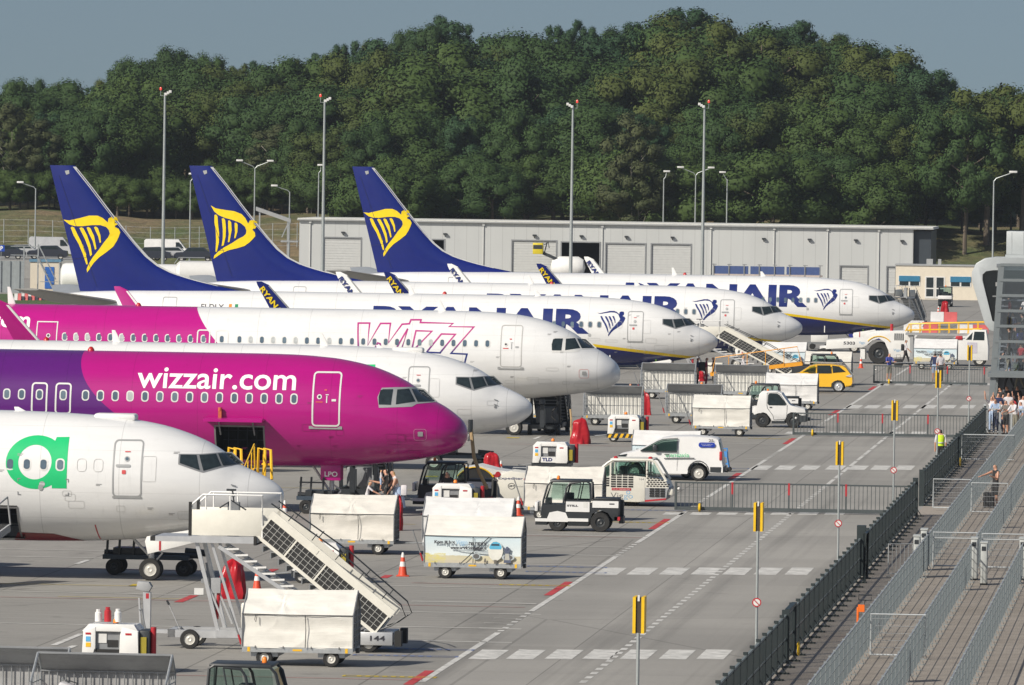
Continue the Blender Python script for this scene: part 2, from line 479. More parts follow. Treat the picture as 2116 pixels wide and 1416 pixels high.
CURS = {}
def wheel_mb(r, w, n=20, rim=.58, mt=0, mr=1):
    """one wheel with its axle along y, centred on the origin"""
    mb = MB()
    mb.lathe([(r * rim, -w / 2), (r * .93, -w / 2), (r, -w * .3), (r, w * .3), (r * .93, w / 2), (r * rim, w / 2)], n, ax='y', m=mt, cap=False)
    mb.lathe([(0.001, -w * .30), (r * .2, -w * .42), (r * .35, -w * .30), (r * rim * .93, -w * .34), (r * rim, -w * .47), (r * rim, w * .47), (r * rim * .9, w * .3), (.001, w * .3)], n, ax='y', m=mr)
    return mb
def make_wheels(parent, spots, r, w, name='wheel', rim=.58, mats=None):
    mats = mats or [BLACK, RIM]; first = None
    for (x, y, z) in spots:
        if first is None: o = first = wheel_mb(r, w, rim=rim).build(name, mats, parent)
        else: o = first.copy(); COL.objects.link(o)
        o.location = (x, y, z)
    return first

def airliner(name, label, px, py, s, kind, paint, winglet, opts):
    air = kind == 'air'
    T = AIR if air else BOE
    ev = pchip(T); L = T[-1][0]
    D = F / s
    p = AT(px, py, D)
    root = empty(name, (p.x, p.y, 0), None, label, 'airliner')
    def ys(d, z):
        t, b, w = ev(d); zc, hh = (t + b) / 2, max((t - b) / 2, 1e-4)
        return w * math.sqrt(max(0, 1 - ((z - zc) / hh) ** 2))
    def dec(bm, name, mat, off=.010, parent=root, side=-1, step=.09):
        """lay a flat (x, z) mesh onto the skin"""
        xs = [v.co.x for v in bm.verts]; zs = [v.co.y for v in bm.verts]
        z = min(zs) + step
        while z < max(zs):
            bmesh.ops.bisect_plane(bm, geom=bm.verts[:] + bm.edges[:] + bm.faces[:], plane_co=(0, z, 0), plane_no=(0, 1, 0)); z += step
        if max(xs) > -7.0:
            xst = .12 if step > .065 else .045
            x = min(xs) + xst
            while x < max(xs):
                bmesh.ops.bisect_plane(bm, geom=bm.verts[:] + bm.edges[:] + bm.faces[:], plane_co=(x, 0, 0), plane_no=(1, 0, 0)); x += xst
        for v in bm.verts:
            x, z = v.co.x, v.co.y
            y, e = ys(-x, z), .004
            gx = max(-3, min(3, (ys(-x - e, z) - ys(-x + e, z)) / (2 * e))); gz = max(-3, min(3, (ys(-x, z + e) - ys(-x, z - e)) / (2 * e)))
            v.co = Vector((x, side * y, z)) + Vector((-gx, side, -gz)).normalized() * off
        bmesh.ops.recalc_face_normals(bm, faces=bm.faces)
        for f in bm.faces:
            if f.normal.y * side < 0: f.normal_flip()
        return bmobj(bm, name, mat, parent, True)
    DZ = lambda pts: [(-d, z) for d, z in pts]
    # --- fuselage
    N = 72; hold = opts.get('hold')
    ds = [.0008, .004, .012, .03, .06, .1, .15, .22, .3, .4, .5, .62, .75, .9, 1.05, 1.22] + [1.22 + .16 * i for i in range(1, 26)] + [5.4 + .35 * i for i in range(1, 14)]
    ds += [10 + 2.0 * i for i in range(1, 8)] + [24 + (L - 24) * i / 22 for i in range(1, 23)]
    if hold: ds = sorted([q for q in ds if min(abs(q - hold[0]), abs(q - hold[1])) > .12] + [hold[0], hold[1]])
    mb = MB(); bm = mb.bm; rings = []
    for d in ds:
        t, b, w = ev(d); zc, hh = (t + b) / 2, max((t - b) / 2, .001)
        rings.append([bm.verts.new((-d, w * math.sin(2 * math.pi * k / N), zc + hh * math.cos(2 * math.pi * k / N))) for k in range(N)])
    for i in range(len(ds) - 1):
        for k in range(N):
            a, b, c, e = rings[i][k], rings[i][(k + 1) % N], rings[i + 1][(k + 1) % N], rings[i + 1][k]
            if hold and ds[i] >= hold[0] - .001 and ds[i + 1] <= hold[1] + .001 and (a.co.y + b.co.y) < -.4 and hold[2] < (a.co.z + b.co.z) / 2 < hold[3]: continue
            bm.faces.new((a, b, c, e))
    bm.faces.new(rings[0]); bm.faces.new(rings[-1][::-1])
    fus = mb.build('fuselage', PAINT[paint], root, sharp=60)
    if hold:                                                # the open baggage hold: a dark room behind the hole
        h = MB(); x0, x1, z0, z1 = -hold[1] - .1, -hold[0] + .1, hold[2] - .05, hold[3] + .05
        y0, y1 = -ys(8, (z0 + z1) / 2) + .42, 1.2
        h.quad((x0, y1, z0), (x1, y1, z0), (x1, y1, z1), (x0, y1, z1)); h.quad((x0, y0, z0), (x1, y0, z0), (x1, y1, z0), (x0, y1, z0))
        h.quad((x0, y0, z1), (x1, y0, z1), (x1, y1, z1), (x0, y1, z1)); h.quad((x0, y0, z0), (x0, y1, z0), (x0, y1, z1), (x0, y0, z1)); h.quad((x1, y0, z0), (x1, y1, z0), (x1, y1, z1), (x1, y0, z1))
        for k in range(5): h.bar((x0 + .35 * k + .2, y1 - .05, z0), (x0 + .35 * k + .2, y1 - .05, z1), .05, .05, m=1)
        for k in range(4): h.bar((x0, y1 - .09, z0 + .3 + .35 * k), (x1, y1 - .09, z0 + .3 + .35 * k), .03, .03, m=1)
        h.build('cargo_hold', [M('hold_lining', (.07, .075, .08), .7), M('hold_net', (.16, .17, .2), .7)], root)
        dec(polymesh(stroke([(-hold[0], hold[2]), (-hold[0], hold[3]), (-hold[1], hold[3]), (-hold[1], hold[2])], .06)), 'hold_frame', M('hold_edge', (.2, .2, .2), .5), .012)
    # --- wings, engines, tail
    z0 = 2.3 if air else 1.95; le = 15.6 if air else 13.0; tipy = 17.0 if air else 17.1
    for sd in (-1, 1):
        w = MB()
        foil(w, [((-le + .7, sd * 1.2, z0), (-le - 6.9, sd * 1.2, z0 + .05), .42, (0, 0, 1)), ((-le - 2.2, sd * 6, z0 + .42), (-le - 7.0, sd * 6, z0 + .45), .27, (0, 0, 1)),
                 ((-le - 8.3, sd * tipy, z0 + 1.6), (-le - 10.0, sd * tipy, z0 + 1.65), .08, (0, 0, 1))])
        for fy in (3.2, 6.5, 9.8):
            q = fy / tipy
            w.lathe([(.01, -le - 4.6 - q * 2.6), (.2, -le - 5.4 - q * 2.6), (.2, -le - 6.8 - q * 2.6), (.02, -le - 8.2 - q * 2.6)], 8, (0, sd * fy, z0 - .2 + q * 1.3), 'x')
        wing = w.build('wing', WINGM, root)
        # winglet
        zt, xl = z0 + 1.62, -le - 8.3
        wl = MB(); yv = lambda k: sd * (tipy + .02 + k)
        foil(wl, [((xl, yv(0), zt), (xl - 1.7, yv(0), zt + .02), .07, (0, 0, 1)), ((xl - .35, yv(.38), zt + .14), (xl - 1.85, yv(.38), zt + .14), .065, (0, -sd * .5, .86)),
                  ((xl - .8, yv(.58), zt + .5), (xl - 2.05, yv(.58), zt + .5), .055, (0, -sd, .2)), ((xl - 2.35, yv(.85), zt + 2.3), (xl - 3.0, yv(.85), zt + 2.3), .03, (0, -sd, .1)),
                  ((xl - 2.75, yv(.9), zt + 2.48), (xl - 3.05, yv(.9), zt + 2.48), .015, (0, -sd, .1))])
        wmat = {'none': WHITE, 'navy': (NAVY if sd < 0 else WHITE), 'pink': PINK, 'white': WHITE}[winglet]
        wo = wl.build('winglet', wmat, root)
        if winglet == 'none': bpy.data.objects.remove(wo)
        if winglet == 'pink':
            le2 = MB(); foil(le2, [((xl - .60, yv(.5), zt + .3), (xl - .95, yv(.52), zt + .3), .085, (0, -sd, .2)), ((xl - 2.33, yv(.85), zt + 2.25), (xl - 2.5, yv(.85), zt + 2.25), .05, (0, -sd, .1))])
            le2.build('leading_edge', WHITE, wo)
        if winglet == 'navy':
            le2 = MB(); foil(le2, [((xl - .55, yv(.5), zt + .3), (xl - .75, yv(.52), zt + .3), .075, (0, -sd, .2)), ((xl - 2.3, yv(.85), zt + 2.25), (xl - 2.42, yv(.85), zt + 2.25), .045, (0, -sd, .1))])
            le2.build('leading_edge', TRIM, wo)
            # RYANAIR climbs along the winglet, read from the tip down
            tb = fit(textmesh('RYANAIR', 1, .03), 0, 2.2, .05, .36)
            P0 = Vector((xl - 2.72, 0, zt + 2.18)); dr = Vector((.62, 0, -.785)).normalized(); up = Vector((dr.z * -1, 0, dr.x))
            for v in tb.verts:
                q = P0 + dr * v.co.x + up * (v.co.y - .26)
                k = .58 + (q.z - zt - .5) / 1.8 * .27
                yy = sd * (tipy + .02 + max(k, .45)) + (-.085 if True else 0)
                v.co = Vector((q.x, yy, q.z))
            bmesh.ops.recalc_face_normals(tb, faces=tb.faces)
            bmobj(tb, 'lettering', SUNY if sd < 0 else LET_N, wo)
        # engine
        ex, ey, ez = (-13.6, 5.75, 1.55) if air else (-11.3, 4.83, 1.52)
        er = 1.18 if air else 1.0
        e = MB(); e.lathe([(er * .80, .0), (er * .87, .06), (er * .93, -.1), (er * 1.05, -.9), (er * 1.06, -1.7), (er * .95, -2.9), (er * .8, -3.6), (er * .72, -3.55)][::-1], 28, (ex, sd * ey, ez), 'x')
        en = e.build('engine', WHITE if not opts.get('dark_engine') else NAVY, root)
        e = MB(); e.lathe([(.001, .3), (.2, .0), (.24, -.25)], 16, (ex - .55, sd * ey, ez), 'x', m=1); e.lathe([(.001, -.82), (er * .80, -.82), (er * .82, -.02), (er * .80, 0)], 28, (ex, sd * ey, ez), 'x', m=0)
        e.build('fan', [M('fan_dark', (.05, .05, .055), .4, .5), TRIM], en)
        e = MB(); e.lathe([(er * .72, -2.6), (er * .5, -3.9), (.25, -4.5), (.05, -5.1)], 16, (ex, sd * ey, ez), 'x'); e.prism([(ex - .8, ez + er), (ex - 3.6, ez + er * .8), (-le - 4.5, z0 + .1), (-le - 1.5, z0 + .5)], sd * ey - .15, sd * ey + .15)
        e.build('exhaust', TRIM, en)
        # tailplane
        sx = -34.3 if not air else -38.7; sz = 4.35 if not air else 4.75
        t = MB(); foil(t, [((sx, sd * .3, sz), (sx - 4.3, sd * .3, sz), .22, (0, 0, 1)), ((sx - 4.0, sd * 7.0, sz + .85), (sx - 5.5, sd * 7.0, sz + .85), .06, (0, 0, 1))])
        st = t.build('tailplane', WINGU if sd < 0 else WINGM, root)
    f = MB()
    if air:
        foil(f, [((-34.2, 0, 5.6), (-43.0, 0, 5.6), .4, (0, 1, 0)), ((-36.5, 0, 6.6), (-43.3, 0, 6.6), .35, (0, 1, 0)), ((-41.6, 0, 11.8), (-44.3, 0, 11.8), .12, (0, 1, 0))])
        f.build('tail_fin', PINK, root)
    else:
        zz = [5.0, 5.16, 5.42, 5.8, 6.16, 6.53, 7.06, 7.79, 8.78, 9.84, 11.03, 12.0, 12.27]
        foil(f, [((-fin_le(z), 0, z), (-fin_te(z), 0, z), fin_half(z) * (1 if z < 12.2 else .6), (0, 1, 0)) for z in zz])
        fo = f.build('tail_fin', NAVY if paint == 'navy_belly' else (GREEN if paint == 'all_white' else NAVY), root)
        if paint == 'navy_belly':
            def fdec(bm, nm, mt):
                zs = [v.co.y for v in bm.verts]; z = min(zs) + .25
                while z < max(zs):
                    bmesh.ops.bisect_plane(bm, geom=bm.verts[:] + bm.edges[:] + bm.faces[:], plane_co=(0, z, 0), plane_no=(0, 1, 0)); z += .25
                xs = [v.co.x for v in bm.verts]; x = min(xs) + .3
                while x < max(xs):
                    bmesh.ops.bisect_plane(bm, geom=bm.verts[:] + bm.edges[:] + bm.faces[:], plane_co=(x, 0, 0), plane_no=(1, 0, 0)); x += .3
                for v in bm.verts:
                    d, z = -v.co.x, v.co.y; a, b = fin_le(z), fin_te(z)
                    v.co = Vector((-d, -(foilthick((d - a) / (b - a)) * fin_half(z) + .02), z))
                bmesh.ops.recalc_face_normals(bm, faces=bm.faces)
                return bmobj(bm, nm, mt, fo)
            ang = R(opts.get('harp_turn', 0)); c0 = (36.1, 7.9)
            def turn(P):
                return [(-(c0[0] + (d - c0[0]) * math.cos(ang) + (z - c0[1]) * math.sin(ang)), c0[1] - (d - c0[0]) * math.sin(ang) + (z - c0[1]) * math.cos(ang)) for d, z in P]
            fdec(polymesh([turn(P) for P in [HARP] + HSTR]), 'harp_emblem', SUNY)
            lz = [5.42, 5.8, 6.16, 6.53, 7.06, 7.79, 8.78, 9.84, 11.03, 12.2]
            e = MB()
            for sg in (-1, 1):
                e.loft([[(-fin_le(z) + .015, sg * .02, z), (-fin_le(z) - .16 - .25 * max(0, 6 - z), sg * (foilthick(.16 / max(1, fin_te(z) - fin_le(z))) * fin_half(z) + .015), z)] for z in lz], cap=False, closed=False)
            e.build('leading_edge', TRIMW, fo)
            # rudder hinge line and tip lamp housing
            fdec(polymesh(stroke([(-36.05, 5.3), (-38.35, 11.7)], .03) + stroke([(-36.3, 7.0), (-37.5, 6.85)], .025)), 'rudder_seam', M('navy_seam', (.006, .012, .09), .3))
            fdec(polymesh([[(-38.0, 11.95), (-37.75, 12.0), (-37.72, 11.8), (-37.9, 11.72)]]), 'tail_lamp', TRIM)
    # --- nose and main gear
    gx, wr = (-5.0, .38) if air else (-4.1, .345)
    gz = ev(-gx)[1]
    g = MB(); g.tube((gx, 0, wr), (gx, 0, gz + .4), .09, 10); g.tube((gx, -.25, wr), (gx, .25, wr), .06, 8); g.tube((gx - .05, 0, wr + .4), (gx - .9, 0, gz + .3), .045, 8); g.tube((gx + .1, 0, .55), (gx + .35, 0, .85), .03, 6); g.tube((gx + .35, 0, .85), (gx + .08, 0, 1.05), .03, 6)
    ng = g.build('nose_gear', ALU, root)
    make_wheels(ng, [(gx, -.21, wr), (gx, .21, wr)], wr, .2, 'wheel', .6)
    if air:
        for sd in (-1, 1):
            g = MB(); g.box(gx - .37, gx + .37, sd * .42 - .02, sd * .42 + .02, gz - .50, gz + .12, bev=.015); gd = g.build('gear_door', PINK if paint == 'purple_magenta' else WHITE, root)
            if sd < 0 and 'gear_text' in opts: label_text(opts['gear_text'], gx - .22, gx + .26, gz - .36, gz - .17, sd * .42 - .03, LET_W, gd, .02)
    else:
        for sd in (-1, 1):
            g = MB(); g.prism([(-4.07, .86), (-2.62, 1.24), (-2.56, 1.56), (-2.66, 1.64), (-4.1, 1.40), (-4.16, 1.25)], sd * .97 - .03, sd * .97 + .03, bev=.01); g.bar((-3.2, sd * .5, 1.5), (-3.2, sd * .95, 1.35), .05, .05); gd = g.build('gear_door', WHITE, root)
            if sd < 0:
                q = MB(); q.box(-3.72, -3.66, -1.01, -1.001, .98, 1.46); q.build('door_band', M('band_red', (.45, .02, .03), .5), gd)
                if 'gear_text' in opts: label_text(opts['gear_text'], -2.95, -2.62, 1.28, 1.48, -1.01, LET_K, gd, .02)
    for sd in (-1, 1):
        mx = -19.6 if not air else -22.0
        g = MB(); g.tube((mx, sd * 2.9, .5), (mx, sd * 2.7, z0), .14, 10); g.tube((mx, sd * 2.2, .55), (mx, sd * 3.5, .55), .08)
        mg = g.build('main_gear', ALU, root)
        make_wheels(mg, [(mx, sd * 2.5, .56), (mx, sd * 3.3, .56)], .56, .38, 'wheel')
    # --- cockpit glass
    if air:
        fr = [(3.166, 4.36), (3.041, 4.69), (2.572, 4.71), (2.043, 4.715), (1.62, 4.63), (1.13, 4.17), (1.772, 4.12), (1.917, 4.02), (3.091, 3.975)]
        W = [[(3.081, 4.595), (2.99, 4.635), (2.641, 4.634), (2.669, 4.085), (3.103, 4.091), (3.125, 4.361)], [(2.5, 4.625), (2.113, 4.651), (1.831, 4.206), (2.493, 4.101)], [(2.03, 4.634), (1.66, 4.597), (1.224, 4.20), (1.76, 4.19)]]
        fmat = TRIM if paint == 'purple_magenta' else TRIMW
    else:
        fr = [(3.1, 3.97), (2.5, 3.965), (2.0, 3.995), (1.63, 4.0), (1.24, 3.65), (1.78, 3.565), (2.33, 3.40), (2.48, 3.44), (3.09, 3.65)]
        W = [[(3.05, 3.937), (2.58, 3.93), (2.44, 3.479), (3.046, 3.69)], [(2.5, 3.93), (2.04, 3.955), (1.84, 3.61), (2.33, 3.46)], [(1.99, 3.965), (1.65, 3.965), (1.30, 3.667), (1.79, 3.61)]]
        fmat = GREYP
    for sd in (-1, 1):
        fo2 = dec(polymesh([DZ(fr)]), 'windscreen_frame', fmat, .006, side=sd, step=.045)
        for w_ in W: dec(polymesh([DZ(w_)]), 'cockpit_window', GLASS, .018, side=sd, step=.045)
    # --- doors and cabin windows on the lit side
    def outline(x0, x1, a, b, wd, mt, nm='door', rr=.12):
        return dec(polymesh(stroke(rrect(-x0, -x1, a, b, rr), wd, True)), nm, mt, .010)
    oc = opts.get('outline', LINE); ow = opts.get('ow', .045)
    if air:
        do = outline(5.51, 4.53, 3.29, 5.22, ow, oc)
        dec(polymesh([[(-5.64, 3.17), (-4.42, 3.17), (-4.42, 3.28), (-4.53, 3.28), (-4.6, 3.225), (-5.45, 3.225), (-5.53, 3.28), (-5.64, 3.28)]]), 'door_sill', TRIM, .025)
        dec(polymesh([rrect(-5.36, -5.18, 4.25, 4.43, .09)]), 'door_pane', TRIMW, .012, do); dec(polymesh([rrect(-5.32, -5.22, 4.29, 4.39, .05)]), 'door_eye', LET_K, .016, do)
        dec(polymesh([rrect(-5.02, -4.98, 4.12, 4.38, .01), rrect(-5.05, -4.93, 4.40, 4.43, .01), rrect(-4.82, -4.66, 4.18, 4.26, .01)]), 'door_handle', TRIMW if oc is not LINE else TRIM, .014, do)
        dec(polymesh([rrect(-5.1, -5.0, 4.56, 4.61, .01), rrect(-5.4, -5.14, 4.13, 4.17, .01)]), 'door_notice', LET_R, .014, do)
        outline(1.82, 1.38, 2.81, 3.21, .012, M('hatch_line', (.6, .3, .42), .5) if paint == 'purple_magenta' else LET_R, 'static_port', .08)
        dec(polymesh([rrect(-1.68, -1.50, 2.95, 3.12, .02)]), 'static_plate', TRIM, .016)
        zr, d0, pitch, n_ = 4.25, 6.19, .5335, opts.get('nwin', 40)
        if paint == 'magenta_white': zr, d0 = 4.36, 6.15
        for (a, b) in opts.get('exits', []): outline(a, b, zr - .67, zr + .41, .06, TRIMW, 'overwing_exit', .11)
        ww, wh = .27, .39
    else:
        do = outline(5.05, 4.19, 2.66, 4.36, .045, TRIM)
        dec(polymesh([rrect(-5.07, -4.17, 2.60, 2.665, .02)]), 'door_sill', TRIM, .016)
        dec(polymesh([rrect(-4.72, -4.56, 3.72, 3.88, .08)]), 'door_pane', TRIM, .014, do); dec(polymesh([rrect(-4.69, -4.59, 3.75, 3.85, .05)]), 'door_eye', PANE, .018, do)
        dec(polymesh([rrect(-4.97, -4.53, 3.55, 3.63, .03)]), 'door_handle', TRIM, .02, do)
        dec(polymesh([rrect(-4.72, -4.55, 4.0, 4.03, .01), rrect(-4.78, -4.66, 3.34, 3.46, .02)]), 'door_notice', LET_R, .014, do)
        outline(4.16, 3.75, 3.12, 3.88, .01, LINE, 'panel_seam', .05)
        for x0 in (5.51, 6.02): outline(x0 + .14, x0 - .14, 3.4, 3.78, .012, LINE, 'blanked_window', .1)
        zr, d0, pitch, n_ = 3.59, 6.685, .517, opts.get('nwin', 40)
        ww, wh = .28, .38
        for zz, d_ in ((3.02, 1.42), (2.83, 1.42)): dec(polymesh([[(-d_ - .1, zz), (-d_ + .06, zz - .05), (-d_ + .08, zz - .02), (-d_ - .08, zz + .03)]]), 'pitot_probe', GREYP, .03)
        dec(polymesh([rrect(-1.5, -1.38, 2.68, 2.78, .05)]), 'static_plate', GREYP, .012)
        if opts.get('lamp', True): dec(polymesh([rrect(-7.32, -7.14, 2.9, 3.08, .09)]), 'drain_plate', TRIM, .012)
    o0 = None; d = d0
    for dd in opts.get('wlist') or [d0 + i * pitch for i in range(n_)]:
        if o0 is None:
            bm = polymesh([rrect(-dd - ww / 2, -dd + ww / 2, zr - wh / 2, zr + wh / 2, .11)])
            o0 = dec(bm, 'cabin_window', TRIMW if paint != 'navy_belly' else TRIM, .008); x0 = dd
            pn = dec(polymesh([rrect(-dd - ww / 2 + .045, -dd + ww / 2 - .045, zr - wh / 2 + .045, zr + wh / 2 - .045, .08)]), 'pane', PANE, .016, o0)
        else:
            c = dup(o0, root); c.location = (-(dd - x0), 0, 0)
    # --- small service panels, stencils and a wiper near the nose
    big = not opts.get('far')
    SP = M('stencil_grey', (.30, .30, .30), .5) if paint != 'purple_magenta' else M('stencil_plum', (.24, .01, .12), .5)
    if big:
        rnd = random.Random(int(px)); nz = ev(3)[1]
        for k in range(9):
            d_, z_ = rnd.uniform(1.3, 8.8), rnd.uniform(nz + .35, nz + 1.5); a_, b_ = rnd.uniform(.12, .4), rnd.uniform(.1, .28)
            if hold and hold[0] - .6 < d_ < hold[1] + .4: continue
            dec(polymesh(stroke(rrect(-d_ - a_, -d_ + a_, z_ - b_ / 2, z_ + b_ / 2, .04), .010, True)), 'access_panel', LINE if paint != 'purple_magenta' else SP, .008)
        for k in range(7):
            d_, z_ = rnd.uniform(1.8, 8.8), rnd.uniform(nz + .5, nz + 3.2)
            dec(polymesh([rrect(-d_ - .09, -d_ + .09, z_, z_ + .018, .004), rrect(-d_ - .09, -d_ + .04, z_ - .04, z_ - .022, .004)]), 'stencil', SP, .008)
        w0 = (1.22, 4.2) if air else (1.28, 3.68); w1 = (1.68, 4.45) if air else (1.7, 3.86)
        dec(polymesh(stroke([(-w0[0] - .1, w0[1]), (-w1[0], w1[1])], .018)), 'wiper', LET_K, .022, step=.05)
    # --- antennas and beacon on the crown
    for q, hh in opts.get('blades', ((9.5, .35),)):
        t = ev(q)[0]
        b = MB(); foil(b, [((-q, 0, t - .03), (-q - .38, 0, t - .03), .025, (0, 1, 0)), ((-q - .28, 0, t + hh), (-q - .42, 0, t + hh), .012, (0, 1, 0))]); b.build('blade_antenna', WHITE, root)
    q = opts.get('beacon', 14.0); b = MB(); b.lathe([(.13, -.02), (.12, .05), (.06, .13), (.001, .15)], 12, (-q, 0, ev(q)[0])); b.build('beacon', M('beacon_red', (.45, .02, .02), .3), root)
    return root, dec, fo if not air else None

RT = lambda dec, z0=3.05, z1=4.45: (dec(fit(textmesh('RYANAIR', 1, .045), -19.75, -7.25, z0, z1), 'lettering', LET_N, .005, step=.07))
def small_harp(dec):
    def mp(P): return [(-(5.2 + (d - 34.69) / 3.37 * 1.66), 2.93 + (z - 6.09) / 3.3 * 1.45) for d, z in P]
    thin = HARP[:]
    # the fuselage version has a thinner wing
    low = {31: (35.55, 8.95), 32: (35.72, 9.08), 33: (35.95, 9.17), 34: (36.4, 9.2), 35: (36.95, 9.1), 36: (37.36, 9.02), 37: (37.7, 8.99)}
    for k, v in low.items(): thin[k] = v
    dec(polymesh([mp(P) for P in [thin] + HSTR]), 'harp_emblem', LET_N, .006, step=.07)

def letter_a(dec):
    c = bpy.data.curves.new('a', 'CURVE'); c.dimensions = '2D'; c.fill_mode = 'BOTH'
    def ell(cx, cz, rx, rz, n=40):
        s = c.splines.new('POLY'); s.points.add(n - 1); s.use_cyclic_u = True
        for i in range(n):
            a = 2 * math.pi * i / n; s.points[i].co = (cx + rx * math.cos(a), cz + rz * math.sin(a), 0, 1)
    ell(-7.44, 3.65, .93, .815); ell(-7.47, 3.655, .515, .525)
    o = bpy.data.objects.new('a', c); COL.objects.link(o); dg = bpy.context.evaluated_depsgraph_get()
    me = bpy.data.meshes.new_from_object(o.evaluated_get(dg)); bpy.data.objects.remove(o)
    bm = bmesh.new(); bm.from_mesh(me)
    dec(bm, 'lettering', GREEN, .005, step=.07)
    dec(polymesh([[(-6.93, 2.87), (-6.47, 2.87), (-6.47, 4.43), (-6.86, 4.42), (-6.93, 4.2)]]), 'lettering', GREEN, .0062, step=.07)

# 1 and 3: white airliners with a green letter
for (nm, lab, px, py, s, kw) in (
    ('airliner', 'white airliner with large green letter a, nearest the camera, boarding stairs standing beside its nose', 587, 1029, 67.2, dict(hold=(8.02, 9.5, 1.3, 2.25), blades=((8.02, .12),), nwin=8, dark_engine=False)),
    ('airliner', 'all white airliner parked between the two magenta airliners, its nose behind the fully magenta one', 1100, 846, 49.4, dict(gear_text='ZW', nwin=8, blades=((8.6, .5), (17.4, .48), (6.2, .12)), beacon=20.6))):
    rt, dec, fo = airliner(nm, lab, px, py, s, 'boe', 'all_white', 'none', kw)
    letter_a(dec)
    if s > 60:
        dec(polymesh([[(-8.3, 1.19), (-8.1, 1.46), (-6.99, 1.43), (-6.5, 1.30), (-6.1, 1.20)]]), 'belly_reflection', BELLY_REFLECT, .008, step=.03)  # dark red reflection under the belly, laid on as colour
        dec(polymesh(stroke([(-5.66, 1.75), (-5.6, 1.2)], .035)), 'hoist_mark', M('band_red', (.45, .02, .03), .5), .01)
        for a, b in ((-7.98, 1), (-6.42, -1)):
            for z in (3.15, 2.66): dec(polymesh(stroke([(a, z + (-.09 if z > 3 else .09)), (a, z), (a + b * .09, z)], .025)), 'corner_mark', GREYP, .012)
        dec(polymesh([rrect(-7.35, -7.2, 2.8, 2.98, .07)]), 'drain_mast', TRIM, .02)
    b = MB(); t = 5.0; b.box(-5.9, -4.6, -.35, .35, t - .1, t + .13, bev=.09)
    b.build('antenna_fairing', WHITE, rt)
# 2: fully magenta airliner
rt, dec, _x = airliner('airliner', 'magenta and purple airliner with large white web address and open baggage hold door', 967, 894, 56.4, 'air', 'purple_magenta', 'pink',
                       dict(hold=(7.3, 9.1, 2.0, 3.22), outline=TRIMW, ow=.06, exits=((15.86, 15.32), (14.98, 14.44)), wlist=[6.2 + .549 * k for k in range(15)] + [14.71, 15.59, 16.25, 16.8, 17.35], gear_text='LPO', blades=(), beacon=14.0))
dec(fit(textmesh('wizzair.com', 1, .012), -12.02, -6.16, 4.55, 5.3), 'lettering', LET_W, .006)
hd = MB(); A0, A1 = -9.4, -7.25
prof = [(-1.62, 3.25), (-1.75, 3.33), (-2.1, 3.42), (-2.5, 3.45), (-2.85, 3.40)]
hd.loft([[(A0, y, z) for y, z in prof] + [(A0, y, z + .09) for y, z in prof[::-1]], [(A1, y, z) for y, z in prof] + [(A1, y, z + .09) for y, z in prof[::-1]]])
ho = hd.build('hold_door', PINK, rt)
b = MB(); b.box(-8.95, -8.83, -2.15, -2.05, 3.5, 3.78, m=0); b.tube((-8.89, -2.1, 3.78), (-8.89, -2.1, 3.9), .07, 8); b.build('door_latch', M('rust_orange', (.5, .12, .05), .5), ho)
b = MB()
for x in (A0 + .5, A1 - .4): b.tube((x, -1.75, 2.9), (x, -2.4, 3.42), .03, 6)
b.build('door_strut', GREYP, ho)
# 4: white nose, magenta rear
rt, dec, _x = airliner('airliner', 'long white airliner with magenta rear half and pink outlined logo by its windows', 1282, 775, 43.8, 'air', 'magenta_white', 'pink',
                       dict(exits=((19.9, 19.32), (19.03, 18.45)), wlist=[6.14 + .5345 * k for k in range(23)] + [18.74, 19.61] + [20.23 + .5455 * k for k in range(12)] + [28.3], blades=((8.3, .5), (28.9, .8)), beacon=23.0))
WZ = [[(12.216, 3.75), (12.324, 5.214), (11.778, 5.223), (11.794, 4.189), (11.262, 5.216), (10.792, 5.224), (10.817, 4.319), (10.238, 5.195), (9.897, 5.223), (9.846, 5.405), (9.369, 5.412), (9.382, 5.284), (7.829, 5.272), (8.001, 5.118), (6.828, 5.122), (7.848, 3.878), (7.091, 3.853), (7.198, 3.422)],
      [(11.6, 3.75), (11.325, 4.31), (11.211, 4.274), (11.13, 3.75)], [(10.6, 3.75), (9.947, 4.996), (10.221, 3.952), (9.727, 3.884), (8.794, 4.894), (9.551, 4.905), (9.72, 3.9)],
      [(9.0, 3.911), (8.363, 3.892), (7.679, 4.769), (8.338, 4.774), (9.0, 3.911)]]
dec(polymesh([q for P in WZ for q in stroke([(-d, z) for d, z in P], .075)]), 'lettering', GRAD, .006)
dec(fit(textmesh('wizzair.com', 1, .022), -33.2, -27.95, 4.75, 5.45), 'lettering', LET_W, .006)
dec(polymesh(stroke([(-27.58, 4.0), (-27.58, 5.04), (-26.62, 5.04), (-26.62, 4.0)], .05)), 'door', TRIMW, .01)
dec(polymesh([rrect(-27.12, -26.92, 4.3, 4.5, .1)]), 'door_eye', TRIMW, .012); dec(polymesh([rrect(-27.08, -26.96, 4.34, 4.46, .06)]), 'door_pane', LET_K, .016)
b = MB(); b.path([(-2.9, -.3, 1.9), (-2.9, -.34, 1.5), (-3.15, -.36, 1.2), (-3.2, -.4, .9), (-3.0, -.4, .75)], .04, m=0); b.build('power_plug', BLACK, rt)
